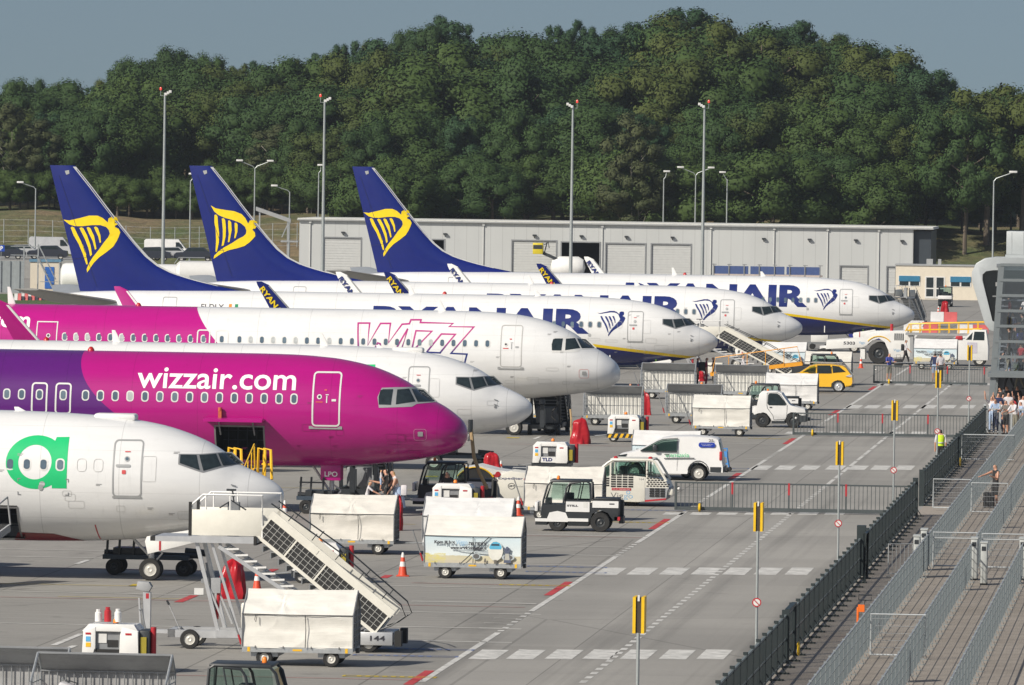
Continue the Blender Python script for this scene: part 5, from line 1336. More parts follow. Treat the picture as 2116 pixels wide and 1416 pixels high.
for px, py, rz, lab in ((468, 1540, -TH + math.pi, 'dark cabbed tow tractor cut by the lower picture edge'), (935, 1056, -TH, 'dark tow tractor under the magenta airliner nose beside the walking family'), (1590, 868, -TH, 'dark open tow tractor behind the white tow pickup'), (1690, 796, -TH + math.pi, 'dark framed tow tractor between printed cart and yellow estate car')):
    c = dupat(TT, G(px, py), rz, lab)
    if rz > 1: c.location = c.location + AU * 1.25
def spoked_car(rt, wheels, r, w=.2, rim=.66, mats=None): make_wheels(rt, wheels, r, w, 'wheel', rim, mats)
def car_shell(mb, prof, y0, y1, inset=.12, zbelt=.9, m=0):
    """a car body: the side profile lofted across with the greenhouse leaning in"""
    ys = [0, .04, .16, .5, .84, .96, 1.0]; rings = []
    for t in ys:
        e = abs(t - .5) * 2
        k = [(x * (1 - .012 * e ** 6), y0 + (y1 - y0) * t + (0 if z < zbelt else (inset * (z - zbelt) * (1 if t < .5 else -1) * e)), z - .05 * e ** 6 * (1 if z > .5 else 0)) for x, z in prof]
        rings.append([Vector(q) for q in k])
    return mb.loft(rings, m=m)
# delivery van
def van():
    p = G(1384, 993); rt = empty('delivery_van', p, None, 'white delivery van with green lettering and number 25', 'van')
    pr = [(-2.18, .35), (-2.24, .62), (-2.18, .95), (-2.05, 1.06), (-1.55, 1.18), (-1.30, 1.24), (-.62, 1.62), (-.35, 1.74), (.1, 1.82), (.8, 1.85), (1.6, 1.82), (1.88, 1.78), (1.98, 1.72), (2.10, 1.25), (2.16, .8), (2.2, .62), (2.2, .36), (1.62, .34),
          (1.55, .62), (1.35, .78), (1.17, .82), (.98, .78), (.78, .62), (.72, .28), (-1.05, .28), (-1.12, .58), (-1.3, .76), (-1.48, .8), (-1.68, .76), (-1.84, .58), (-1.92, .35)]
    b = MB(); car_shell(b, pr, 0, 1.78, .16, .95); b.build('body', WB2, rt, sharp=32)
    b = MB(); b.prism([(-1.22, 1.20), (-.55, 1.57), (-.32, 1.66), (.28, 1.71), (.26, 1.20), (-.5, 1.17)], .02, .035); b.build('side_window', CLEAR, rt); b = MB(); b.prism([(1.98, 1.62), (2.04, 1.15), (2.10, 1.18), (2.05, 1.58)], .18, .24); b.build('rear_window', CLEAR, rt)
    b = MB(); b.prism([(-1.16, 1.215), (-.52, 1.56), (-.3, 1.64), (.24, 1.69), (.22, 1.215)], .16, .17); b.build('cab_interior', M('cab_dark', (.06, .075, .07), .6), rt)
    b = MB(); b.box(-.05, .3, .25, .3, 1.05, 1.5, bev=.02); b.build('seat', DARK, rt)
    b = MB(); b.path([(-1.22, .02, 1.20), (-.55, .055, 1.585), (-.32, .07, 1.68), (.30, .075, 1.73), (.28, .0, 1.19), (-1.22, .0, 1.19)], .018, 5); b.tube((.29, -.004, 1.19), (.29, -.004, .4), .006, 4); b.tube((-.25, -.006, .90), (1.0, -.006, .93), .018, 5); b.build('window_trim', DARK, rt)
    b = MB(); b.box(-.72, -.52, -.16, .02, 1.2, 1.46, bev=.05); b.build('mirror', DARK, rt)
    b = MB(); b.box(-.24, -.03, -.025, .0, 1.05, 1.085, bev=.01); b.build('door_handle', DARK, rt)
    b = MB(); b.box(2.0, 2.22, .02, 1.76, .36, .60, bev=.04, m=0); b.box(1.65, 2.1, -.005, .2, .36, .58, m=0); b.box(-2.28, -2.1, .05, 1.73, .34, .72, bev=.04, m=0); b.build('bumper', DARK, rt)
    b = MB(); b.box(2.02, 2.14, -.012, .1, .86, 1.22, bev=.02); b.build('tail_light', RED, rt)
    b = MB(); b.prism([(-2.2, .86), (-2.12, 1.0), (-1.78, 1.06), (-1.85, .92)], -.008, .3); b.build('headlight', GLASS, rt)
    b = MB()
    for x in (1.17, -1.48): b.path([(x + .44 * math.cos(R(a)), -.004, .36 + .46 * math.sin(R(a))) for a in range(-8, 190, 18)], .02, 5)
    b.build('wheel_arch', DARK, rt)
    spoked_car(rt, [(1.17, .1, .32), (1.17, 1.68, .32), (-1.48, .1, .32), (-1.48, 1.68, .32)], .32, .22)
    label_text('transavia', -.2, .78, .97, 1.13, -.012, GREEN, rt, .0)
    label_text('25', 1.57, 1.77, 1.60, 1.72, .06, LET_K, rt, .01)
    pl = sign_on(polymesh([rrect(1.16, 1.84, 1.38, 1.58, .09)]), .045, 'plate', M('plate_blue', (.01, .04, .35), .4), rt)
    label_text('Service & equipment', 1.26, 1.74, 1.49, 1.53, .04, LET_W, pl); label_text('Eindhoven Airport', 1.32, 1.68, 1.43, 1.47, .04, LET_W, pl)
    b = MB(); b.path([(1.5, .9, 1.82), (1.72, .9, 1.92), (1.75, .9, 1.96)], .02, 5); b.build('aerial', DARK, rt); b = MB(); b.tube((2.15, .5, .4), (2.35, .5, .38), .03, 6); b.ball((2.36, .5, .44), .04); b.build('tow_hook', DARK, rt)
van()
# small white tow pickup
def pickup():
    p = G(1607, 884); rt = empty('tow_pickup', p, None, 'small white tow pickup pulling the cream cart', 'tow pickup')
    b = MB(); b.prism([(-1.30, .80), (-1.18, 1.0), (-1.02, 1.05), (-.95, 1.62), (-.8, 1.78), (-.12, 1.80), (.18, 1.7), (.52, 1.15), (.62, 1.08), (1.32, .95), (1.36, .82), (1.36, .55), (1.15, .55), (1.1, .68), (.9, .80), (.62, .8), (.45, .7), (.36, .42), (.32, .32), (-.32, .32), (-.4, .55), (-.55, .72), (-.75, .78), (-1.0, .72), (-1.15, .58)], .05, 1.45, bev=.03); b.build('body', WB2, rt)
    b = MB(); b.prism([(-.52, 1.18), (-.50, 1.62), (-.42, 1.68), (-.05, 1.68), (.08, 1.6), (.4, 1.18), (.36, 1.1), (-.46, 1.1)], .035, .055); b.build('side_window', GLASS, rt)
    b = MB(); b.path([(-.55, .04, 1.08), (-.55, .04, 1.70), (-.02, .04, 1.72), (.12, .04, 1.62), (.45, .04, 1.1), (.42, .04, .42), (-.2, .04, .38), (-.25, .04, .6), (-.52, .04, .95), (-.55, .04, 1.08)], .011, 4); b.build('door_seam', DARK, rt)
    b = MB(); b.box(-.42, -.3, .02, .05, .98, 1.02); b.build('door_handle', DARK, rt)
    b = MB(); b.box(-1.3, -1.0, .05, 1.45, .45, .62, m=0); b.box(1.02, 1.4, .02, 1.48, .30, .62, m=0); b.box(1.36, 1.56, .3, 1.2, .35, .5, m=0); b.box(1.36, 1.42, .1, 1.4, .5, .9, m=0); b.box(-.3, .35, .08, 1.4, .2, .32, m=0); b.build('bumper', [DARK], rt)
    b = MB(); b.path([(-1.0, .08, 1.6), (-1.25, .08, 1.3), (-1.28, .08, 1.05)], .03, 6); b.build('roll_bar', DARK, rt)
    b = MB(); b.lathe([(.055, 0), (.055, .08), (.001, .11)], 10, (-.55, .7, 1.79)); b.build('beacon', ORANGE, rt)
    make_wheels(rt, [(-.77, .14, .35), (-.77, 1.36, .35), (.76, .14, .35), (.76, 1.36, .35)], .35, .22, 'wheel', .55, [BLACK, CHAR])
pickup()
# low pushback tractor with lettering
def pushback():
    p = G(1270, 1046); rt = empty('pushback_tractor', p, None, 'cream pushback tractor with grey blue lettering, in front of the van', 'pushback tractor')
    b = MB(); b.prism([(-2.6, .22), (.9, .16), (1.15, .20), (1.15, 1.12), (.6, 1.17), (.12, 1.2), (-.35, 1.06), (-.75, 1.06), (-1.0, .92), (-2.6, .9)], .0, 2.2, bev=.03, m=0)
    b.prism([(1.15, .22), (1.95, .30), (2.0, .62), (2.05, .72), (1.15, .72)], .02, 2.18, m=1); b.prism([(1.15, .72), (2.05, .72), (1.97, .9), (1.9, 1.0), (1.15, 1.12)], .02, 2.18, m=0); b.prism([(1.15, .18), (1.95, .27), (1.95, .33), (1.15, .25)], .0, 2.2, m=2); b.box(2.0, 2.2, .1, .35, .45, .68, m=0, bev=.03); b.box(1.9, 2.1, .3, 1.9, .62, .72, m=1)
    b.build('body', [CREAM, MIDGREY, RED], rt)
    for x0, z0, nx, nz, w, hgt in ((-.15, .72, 4, 6, .185, .06), (-1.0, .75, 4, 4, .17, .06), (1.32, .38, 3, 4, .17, .06)):
        b = MB()
        for i in range(nx):
            for j in range(nz): b.box(x0 + i * (w + .035), x0 + i * (w + .035) + w, -.008, .021, z0 + j * (hgt + .028), z0 + j * (hgt + .028) + hgt)
        b.build('grille', BLACK, rt)
    b = MB()
    for j in range(9):
        for i in range(7 - int(j * .75)): b.box(1.2 + i * .125 + (j % 2) * .05, 1.29 + i * .125 + (j % 2) * .05, .01, .021, .76 + j * .075, .805 + j * .075)
    b.build('grille', BLACK, rt)
    b = MB(); b.box(-.12, .62, -.01, .0, .60, .69); rp = b.build('red_plate', RED, rt); label_text('PULL UP - EMERGENCY EXIT', -.08, .58, .63, .66, -.012, LET_W, rp)
    label_text('Vig', -.16, .32, .24, .51, -.005, M('logo_grey', (.16, .16, .16), .5), rt, -.004); label_text('go', .34, .69, .24, .43, -.005, M('logo_blue', (.25, .45, .65), .5), rt, -.004)
    sign_on(polymesh(stroke([(.51 + .065 * math.cos(R(a)), .53 + .065 * math.sin(R(a))) for a in range(0, 360, 30)], .03, True)), -.005, 'logo_ring', M('logo_blue', (.25, .45, .65), .5), rt)
    label_text('164', .93, 1.1, 1.0, 1.08, -.005, GREYP, rt)
    b = MB()
    for y in (.08, 2.0):
        b.path([(-1.15, y, .92), (-.25, y, 1.66), (-.1, y, 1.74), (1.32, y, 1.76), (1.5, y, 1.7), (1.95, y, .98)], .05, 6); b.bar((-.18, y, 1.06), (-.18, y, 1.72), .05, .06); b.bar((1.2, y, 1.1), (1.2, y, 1.74), .06, .06); b.prism([(1.22, 1.12), (1.62, 1.08), (1.95, .95), (1.98, .78), (1.85, .78)], y - .02, y + .02)
    b.box(-.2, 1.45, .06, 2.05, 1.73, 1.80, bev=.03); b.build('cab_frame', CREAM, rt)
    for y in (.08, 2.0):
        for q in ([(-.08, 1.14), (1.15, 1.14), (1.15, 1.66), (-.02, 1.66)], [(-1.0, 1.0), (-.24, 1.06), (-.24, 1.58)], [(1.28, 1.15), (1.6, 1.12), (1.42, 1.6), (1.3, 1.66)]): b = MB(); b.prism(q, y - .01, y + .01); b.build('cab_window', CLEAR, rt)
    b = MB(); b.path([(-.1, .06, 1.12), (1.17, .06, 1.12), (1.17, .06, 1.68), (-.04, .06, 1.68), (-.1, .06, 1.12)], .018, 4); b.box(1.1, 1.24, .2, .35, 1.2, 1.75); b.box(.1, .4, .6, 1.1, 1.06, 1.5, bev=.05); b.build('window_trim', DARK, rt)
    b = MB()
    for x in (-.02, 1.3): b.lathe([(.08, 0), (.08, .05), (.04, .08), (.001, .08)], 10, (x, .5, 1.80))
    b.build('beacon', RED, rt)
    make_wheels(rt, [(-1.9, .3, .32), (-1.9, 1.9, .32), (.6, .45, .3), (.6, 1.75, .3)], .32, .3, 'wheel', .5, [BLACK, GREYP])
pushback()
# cream tractor with the big black fender
def fender_tractor():
    p = G(1040, 1052); rt = empty('pushback_tractor', p, None, 'cream pushback tractor with large black wheel arch, behind the white cart', 'pushback tractor')
    b = MB(); b.prism([(-.35, .3), (1.5, .3), (1.5, 1.3), (.2, 1.42), (-.1, 1.3), (-.42, 1.0)], .0, 2.0, bev=.03, m=0); b.prism([(-2.1, 1.0), (-1.6, 1.5), (-1.0, 1.62), (-.3, 1.45), (.5, 1.35), (.5, 1.3), (-.3, 1.3), (-2.1, .9)], .2, 2.0, m=1); b.box(-.3, 1.5, .02, 1.9, .2, .3, m=2)
    b.build('body', [CREAM, TRIMW, DARK], rt)
    label_text('Expediter', -.2, .72, 1.08, 1.2, -.006, LET_N, rt, .01); label_text('110', .76, .98, 1.09, 1.17, -.006, LET_R, rt)
    sign_on(polymesh(stroke([(.3 + .13 * math.cos(R(a)), .86 + .11 * math.sin(R(a))) for a in range(0, 360, 24)], .02, True)), -.006, 'logo_ring', LET_K, rt); label_text('JBT', .2, .42, .82, .9, -.008, LET_K, rt, .02); label_text('AeroTech', .46, .74, .83, .88, -.006, GREYP, rt)
    b = MB(); b.lathe([(.62, -.1), (.80, -.1), (.80, .5), (.62, .5)], 30, (-1.05, -.02, .72), 'y'); b.build('wheel_arch', BLACK, rt)
    b = MB(); b.path([(-1.05 + .83 * math.cos(R(a)), -.14, .72 + .83 * math.sin(R(a))) for a in range(35, 150, 10)], .03, 5); b.build('arch_edge', YELLOW, rt)
    make_wheels(rt, [(-1.05, .16, .58), (.9, .3, .35)], .58, .4, 'wheel', .5, [BLACK, DARK])
    b = MB(); b.path([(.3, .3, 1.4), (.32, .3, 1.55), (1.45, .3, 1.55), (1.48, .3, 1.35)], .02, 5); b.build('rail', ALU, rt); b = MB(); b.tube((-.22, -.02, 1.3), (-.22, .04, 1.3), .1, 12); b.build('lamp', RED, rt)
fender_tractor()
# yellow estate car
def estate():
    p = G(1684, 810); rt = empty('estate_car', p, None, 'yellow estate car beside the white covered carts', 'car')
    pr = [(-2.3, .35), (-2.34, .65), (-2.2, .88), (-1.2, 1.02), (-.95, 1.08), (-.35, 1.48), (0, 1.58), (.9, 1.60), (1.55, 1.53), (1.75, 1.42), (2.05, 1.05), (2.12, .95), (2.14, .6), (2.05, .35), (1.75, .32), (1.68, .55), (1.5, .72), (1.3, .74), (1.1, .68), (.95, .5), (.92, .25), (-1.0, .25), (-1.06, .55), (-1.25, .7), (-1.45, .72), (-1.65, .66), (-1.8, .5), (-1.84, .32)]
    b = MB(); car_shell(b, pr, 0, 1.8, .3, .98); b.build('body', M('car_yellow', (.82, .46, .01), .25, var=.03, coat=.6), rt, sharp=32)
    b = MB(); b.prism([(-.78, 1.06), (-.3, 1.42), (-.02, 1.50), (.02, 1.05)], .05, .075); b.build('side_window', CLEAR, rt); b = MB(); b.prism([(.1, 1.05), (.1, 1.51), (.85, 1.52), (.92, 1.08)], .05, .075); b.build('side_window', GLASS, rt); b = MB(); b.prism([(1.0, 1.1), (.95, 1.51), (1.35, 1.47), (1.72, 1.18)], .06, .085); b.build('side_window', GLASS, rt)
    b = MB(); b.prism([(1.72, .92), (2.1, .86), (2.1, 1.0), (1.95, 1.02)], -.01, .2); b.build('tail_light', M('lamp_silver', (.5, .5, .52), .2), rt)
    b = MB(); b.tube((-.3, .25, 1.66), (1.5, .25, 1.64), .02, 6); b.tube((-.3, 1.5, 1.66), (1.5, 1.5, 1.64), .02, 6); b.build('roof_rail', TRIM, rt)
    b = MB(); b.box(-1.0, 1.0, -.005, .05, .2, .30); b.box(1.75, 2.16, .0, 1.8, .3, .42, bev=.03); b.build('sill', DARK, rt)
    make_wheels(rt, [(1.32, .1, .34), (1.32, 1.7, .34), (-1.43, .1, .34), (-1.43, 1.7, .34)], .34, .23, 'wheel', .72, [BLACK, ALU])
estate()
# big aircraft tractor on the far stand
def heavy():
    p = G(1798, 752); rt = empty('aircraft_tractor', p, None, 'long white aircraft tractor with one big black wheel, below the farthest airliner', 'aircraft tractor')
    b = MB(); b.prism([(-2.9, .9), (-2.85, 1.5), (-.55, 1.65), (-.4, 1.75), (-.2, 2.0), (.3, 2.12), (.95, 2.15), (2.6, 2.2), (2.6, .5), (1.2, .4), (1.15, 1.0), (.95, 1.45), (.55, 1.7), (.1, 1.55), (-.2, 1.2), (-.5, 1.05)], .0, 2.4, bev=.03, m=0); b.box(-3.3, -2.8, .2, 2.2, .75, 1.1, m=0); b.box(-.65, -.35, .1, 2.3, .3, .95, m=0)
    b.build('body', [WHITE], rt)
    b = MB()
    for k in range(5): b.box(1.55 + k * .13, 1.63 + k * .13, -.01, .02, 1.55, 2.0)
    b.build('grille', DARK, rt)
    label_text('5303', -1.75, -1.0, 1.22, 1.42, -.006, LET_K, rt, .03); label_text('Viggo', -.75, -.35, 1.25, 1.45, -.2 + .19, M('logo_blue', (.25, .45, .65), .5), rt); label_text('Viggo', 1.5, 2.0, .8, 1.0, -.012, M('logo_blue', (.25, .45, .65), .5), rt)
    b = MB(); b.path([(-.35 + .9 + .95 * math.cos(R(a)), -.02, .85 + .95 * math.sin(R(a))) for a in range(40, 150, 10)], .035, 5); b.build('arch_edge', YELLOW, rt)
    make_wheels(rt, [(.55, .25, .70), (.55, 2.15, .70), (-3.0, .4, .3)], .70, .5, 'wheel', .5, [BLACK, DARK])
    b = MB(); b.lathe([(.1, 0), (.1, .5), (.001, .5)], 8, (1.35, .4, 2.1)); b.build('exhaust', RED, rt)
heavy()
b = MB(); b.prism([(-1.6, 1.15), (-.9, 1.0), (.6, 1.05), (.9, 1.5), (1.3, 2.2), (.9, 2.35), (.2, 1.8), (-.9, 1.5), (-1.6, 1.4)], 0, 1.4, bev=.03)
for k in range(4): b.bar((.25 + .2 * k, -.02, 1.75 + .16 * k), (.65 + .2 * k, -.02, 1.45 + .16 * k), .04, .12)
b.box(-1.2, -1.0, .1, .3, 0, 1.1); b.box(.4, .6, .1, .3, 0, 1.1)
o = b.build('loader_ramp', [WHITE]); o.location = G(1868, 738); o.rotation_euler = (0, 0, -TH); tag(o, 'white sloping loader ramp in front of the farthest airliner nose', 'loader')
# white cab truck with yellow rails
def railtruck():
    p = G(1985, 757); rt = empty('service_truck', p, None, 'white service truck with yellow platform rails, beside the glass tower', 'truck')
    b = MB(); b.prism([(-1.6, .4), (1.75, .4), (1.78, 1.2), (1.7, 1.7), (1.62, 2.35), (.75, 2.38), (.25, 1.75), (-1.6, 1.7)], 0, 2.2, bev=.03); b.build('body', WHITE, rt)
    b = MB(); b.prism([(.78, 1.7), (1.5, 1.7), (1.5, 2.25), (.85, 2.25)], -.015, .01, m=0); b.prism([(.32, 1.72), (.68, 1.72), (.74, 2.2)], -.015, .01, m=0); b.build('cab_window', GLASS, rt)
    b = MB(); b.box(.4, 1.05, -.012, .0, .85, 1.55); b.build('door', M('pale_lilac', (.5, .48, .55), .5), rt)
    b = MB()
    for k in range(4): b.box(-1.2 + .1 * k, -1.14 + .1 * k, -.012, .0, 1.1, 1.55)
    b.build('grille', GREYP, rt)
    b = MB(); b.box(-.35, .1, -.06, .3, 1.7, 1.95, bev=.05); b.build('lamp_cover', RED, rt)
    b = MB(); z0, z1 = 1.95, 2.75
    for y in (.2, 2.0):
        b.path([(-3.6, y, 2.2), (-3.4, y, 2.65), (1.4, y, 2.85), (1.9, y, 2.7), (2.05, y, 2.3)], .04, 6)
        b.tube((-3.5, y, 2.25), (1.3, y, 2.4), .03, 6)
        for k in range(8): x = -3.3 + .62 * k; b.tube((x, y, 2.1), (x, y, 2.68 + .02 * k), .03, 6)
    b.build('platform_rail', YELLOW, rt)
    b = MB(); b.box(-3.6, 1.2, .2, 2.0, 1.95, 2.08); b.box(-3.3, -3.1, .3, 1.9, .4, 1.95); b.build('platform', TRIM, rt)
    make_wheels(rt, [(-1.1, .15, .4), (1.2, .15, .4), (-1.1, 2.0, .4), (1.2, 2.0, .4)], .4, .26)
railtruck()
# belt loaders
def beltloader(label, p, L, h0, h1, rz=None, rail=YELLOW, deck=MIDGREY):
    rt = empty('belt_loader', p, rz, label, 'belt loader', 'belt loaders')
    b = MB(); A, B = Vector((-L / 2, 0, h0)), Vector((L / 2, 0, h1))
    for y in (0, .9): b.bar(A + Vector((0, y, 0)), B + Vector((0, y, 0)), .06, .22)
    b.build('side_beam', rail, rt)
    b = MB(); b.bar(A + Vector((0, .45, .08)), B + Vector((0, .45, .08)), .8, .05); b.build('belt', BLACK, rt)
    b = MB()
    for y in (-.05,):
        b.path([A + Vector((.1, y, .1)), A + Vector((.3, y, .95)), B + Vector((-.3, y, .95)), B + Vector((-.05, y, .1))], .03, 6)
        n_ = max(3, int(L / .9))
        for k in range(1, n_): v = A.lerp(B, k / n_); b.tube(v + Vector((0, y, 0)), v + Vector((0, y, .95)), .022, 6)
    b.build('handrail', rail, rt)
    b = MB(); b.box(-L * .35, L * .3, .0, 1.4, .35, .75, bev=.04); b.bar((-L * .1, .4, .7), A.lerp(B, .25) + Vector((0, .4, 0)), .12, .12); b.bar((L * .15, .4, .7), A.lerp(B, .7) + Vector((0, .4, 0)), .12, .12); b.build('chassis', WHITE, rt)
    make_wheels(rt, [(-L * .25, .1, .3), (L * .22, .1, .3), (-L * .25, 1.3, .3), (L * .22, 1.3, .3)], .3, .22)
    return rt
beltloader('belt loader with long orange rail above the open carts', G(1562, 812), 5.2, 1.0, 1.7, rail=M('loader_orange', (.75, .33, .02), .45))
# loader at the magenta hold, running towards the hold door along the stand
bl = beltloader('belt loader with yellow hoops at the open magenta hold', G(500, 1110), 5.6, .75, 2.15, -TH + R(90))
b = MB()
for x0 in (.62, -.42):
    for k in range(2): b.path([(2.2, x0 - .3 + k * .25, 1.9), (2.6, x0 - .2 + k * .2, 2.9), (2.75, x0 + .05 + k * .2, 2.95), (3.0, x0 + .1 + k * .2, 2.0)], .05, 6)
    b.tube((2.4, x0 - .2, 2.4), (2.7, x0 + .1, 2.4), .04, 6)
b.build('hoop', YELLOW, bl)
beltloader('belt loader at the left picture edge feeding the nearest airliner', G(-30, 1212), 3.4, .8, 1.7, -TH + R(75), rail=MIDGREY)
# dark dolly and towing gear under the nearest noses
def dolly(label, px, py, L=2.7):
    rt = empty('equipment_dolly', G(px, py), None, label, 'dolly', 'dark equipment dollies')
    b = MB(); b.box(-L / 2, L / 2, 0, 1.3, .50, .64, m=0); b.tube((-L / 2, .4, .7), (L / 2 + .3, .4, .62), .08, 8, m=1); b.tube((L / 2 - .2, .7, .75), (L / 2 + .45, .7, .7), .11, 10, m=1); b.box(-L / 2 + .3, -L / 2 + 1.3, .2, 1.1, .64, .85, m=1); b.build('deck', [M('dolly_blue', (.035, .055, .08), .5), DARK], rt)
    b = MB()
    for x in (-L / 2 + .12, -L / 2 + .5, -L / 2 + .95): b.bar((x, .1, .6), (x + .04, .1, 1.35), .07, .07)
    b.bar((-L / 2 + .1, .1, 1.15), (-L / 2 + 1.0, .1, 1.15), .05, .05); b.build('frame', DARK, rt)
    make_wheels(rt, [(-L / 2 + .35, .1, .26), (L / 2 - .15, .1, .24), (-L / 2 + .35, 1.2, .26), (L / 2 - .15, 1.2, .24)], .26, .18, 'wheel', .5, [BLACK, DARK])
dolly('dark dolly behind the nose wheel of the nearest airliner', 300, 1190)
dolly('dark dolly behind the magenta airliner nose', 935, 972, 2.4)
dolly('dark dolly under the long white airliner nose', 1090, 896, 2.3)
dolly('dark towing gear left of the tall pale cart', 640, 1062, 1.0)
# blue push trolley beside the van
rt = empty('push_trolley', G(1496, 975), None, 'blue wheeled push trolley behind the van', 'trolley')
b = MB(); b.path([(-.2, 0, .15), (-.18, 0, .95), (.1, 0, .98), (.12, 0, .6), (.2, 0, .18)], .025, 6); b.path([(-.2, .5, .15), (-.18, .5, .95), (.1, .5, .98), (.12, .5, .6), (.2, .5, .18)], .025, 6); b.box(-.2, .12, 0, .5, .62, .85); b.box(-.15, .15, 0, .5, .3, .36); b.build('frame', M('trolley_blue', (.08, .28, .62), .45), rt)
make_wheels(rt, [(-.18, 0, .1), (.2, 0, .1), (-.18, .5, .1), (.2, .5, .1)], .1, .05, 'wheel', .5, [BLACK, DARK])
# jerry-built tow pole and air hose at the magenta nose
b = MB(); b.path([(0, 0, 3.1), (.05, 0, 2.7), (.12, 0, 2.1), (.35, 0, 1.45), (.6, .3, .9)], .07, 7, m=0); b.tube((-.02, 0, 3.0), (-.02, 0, 3.45), .09, 8, m=1)
o = b.build('hanging_hose', [M('hose_tan', (.48, .34, .18), .8, var=.2), DARK]); o.location = G(971, 1060); o.rotation_euler = (0, 0, -TH); tag(o, 'tan rope wrapped hose hanging at the magenta nose tip', 'hose')
b = MB(); b.path([(0, 0, .05), (.0, 0, .9), (-.05, 0, 1.35)], .05, 6); o = b.build('standing_hose', _MATS['hose_tan']); o.location = G(1180, 905); tag(o, 'thin tan hose standing beside the red cover at the white nose', 'hose')
b = MB(); b.prism([(-.5, 0), (.5, 0), (.45, .55), (-.2, .6), (-.5, .4)], 0, .9, bev=.05); o = b.build('supply_case', M('case_navy', (.01, .02, .22), .45)); o.location = G(1790, 702) ; o.scale = (2.6, 1, 1.6); o.rotation_euler = (0, 0, -TH); tag(o, 'long navy equipment case under the farthest airliner', 'case')
b = MB(); b.box(-.6, .6, 0, .9, .5, 1.1, m=0, bev=.03); b.box(-.8, .8, 0, 1, .35, .5, m=1); b.tube((-.5, 0, .2), (-.5, .9, .2), .2, 12, m=2); b.tube((.5, 0, .2), (.5, .9, .2), .2, 12, m=2); o = b.build('tool_trailer', [WHITE, GREYP, BLACK]); o.location = G(1693, 722); o.rotation_euler = (0, 0, -TH); tag(o, 'small white trailer beneath the farthest airliner belly', 'trailer')
# ---------------------------------------------------------------- fences, gates, signs
FENCE = M('fence_green_grey', (.022, .032, .034), .5, var=.12); FENCE2 = M('fence_top_light', (.16, .19, .19), .5, var=.1); GATEM = M('gate_grey', (.065, .078, .082), .5, var=.1)
def barfence(label, p0, L, h=1.3, step=.10, name='steel_fence', post=2.4, mats=None):
    """bars along the stands from ground point p0"""
    rt = empty(name, p0, -TH, label, 'fence')
    b = MB(); n_ = int(L / step)
    for k in range(n_): y = k * step; b.box(-.012, .012, y - .016, y + .016, .10, h - .02)
    b.build('bars', FENCE, rt)
    b = MB(); b.box(-.03, .03, 0, L, h - .05, h); b.box(-.03, .03, 0, L, .08, .14); b.box(-.025, .025, 0, L, h * .5, h * .5 + .04); b.build('rails', FENCE2, rt)
    k, m0 = 0.0, None
    while k <= L:
        if m0 is None:
            b = MB(); b.box(-.04, .04, -.04, .04, 0, h + .07); b.box(-.05, .35, -.05, .05, 0, .05); b.bar((.05, 0, .35), (.25, 0, .05), .03, .03); b.box(-.07, .05, -.03, .03, h + .01, h + .08); m0 = o = b.build('post', FENCE, rt)
        else: o = m0.copy(); COL.objects.link(o)
        o.location = (0, k, 0); k += post
    return rt
a0, a1 = along(1440, 1585), along(1888, 1066)
f1 = barfence('dark steel bar fence along the service road, nearest section', UV(LN, a0, foff), a1 - a0)
yy = along(1623, 1372) - a0; yc = along(1775, 1197) - a0
for y in (yy, yy + 3.2, a1 - a0): b = MB(); b.box(-.10, .10, y - .07, y + .07, 0, 1.42); b.build('gate_post', FENCE, f1)
b = MB(); b.box(-.03, .1, yy + .08, yy + 3.12, 1.36, 1.44); b.build('top_beam', FENCE, f1); b = MB(); b.box(-.1, .18, yc - .1, yc + .3, .1, 1.7); b.build('lock_box', FENCE, f1); b = MB(); b.path([(.22, yc + .3, 0), (.22, yc + .3, 1.5), (.22, yc - 1.3, 1.5), (.22, yc - 1.3, 0)], .05, 6); b.build('guide_hoop', FENCE, f1)
b = MB(); b.lathe([(.16, -.035), (.2, 0), (.16, .035)], 16, (.22, yy + 2.2, .26), 'x'); b.build('roller_guard', M('roller_yellow', (.75, .48, .01), .45), f1)
f2o = (G(1904, 1046) - LN).dot(AV)
f2 = barfence('dark steel bar fence beside the crowd, farther section', UV(LN, along(1904, 1046), f2o), along(2028, 897) - along(1904, 1046))
for y in (0, along(1978, 962) - along(1904, 1046)): b = MB(); b.box(-.1, .1, y - .1, y + .15, 0, 1.4); b.build('gate_post', FENCE, f2)
b = MB(); b.lathe([(.16, -.035), (.22, 0), (.16, .035)], 16, (.2, along(1978, 962) - along(1904, 1046) - 2.0, .26), 'x'); b.build('roller_guard', _MATS['roller_yellow'], f2)
def slidegate(label, x0, x1, y, reds, wheelx):
    p = G(x0, y); s = S(x0, y); L = (x1 - x0) / s
    rt = empty('sliding_gate', p, None, label, 'gate', 'sliding gates across the service road'); h = 1.1
    b = MB(); n_ = int(L / .155)
    for k in range(n_ + 1): b.box(k * .155 - .012, k * .155 + .012, -.012, .012, .14, h)
    b.build('bars', GATEM, rt)
    b = MB(); b.box(-.05, L, -.04, .04, .06, .19); b.box(-.05, L, -.03, .03, h - .04, h + .02); b.box(-.08, .0, -.05, .05, .06, h + .02); b.build('frame', GATEM, rt)
    for r in reds:
        x = (r - x0) / s; b = MB(); b.box(x - .03, x + .03, -.035, .035, .14, h * .62, m=0); b.box(x - .035, x + .035, -.04, .04, h * .62, h + .03, m=1); b.build('marker_post', [GATEM, RED], rt)
    b = MB(); b.lathe([(.10, -.05), (.16, -.03), (.16, .03), (.10, .05)], 14, ((wheelx - x0) / s, -.12, .17), 'x'); b.build('roller_guard', _MATS['roller_yellow'], rt)
    b = MB(); b.ball((.08, -.07, h * .78), .06, m=0); b.box(.0, .1, -.06, .0, h * .72, h * .86, m=1); b.build('gate_lamp', [TRIMW, BLACK], rt)
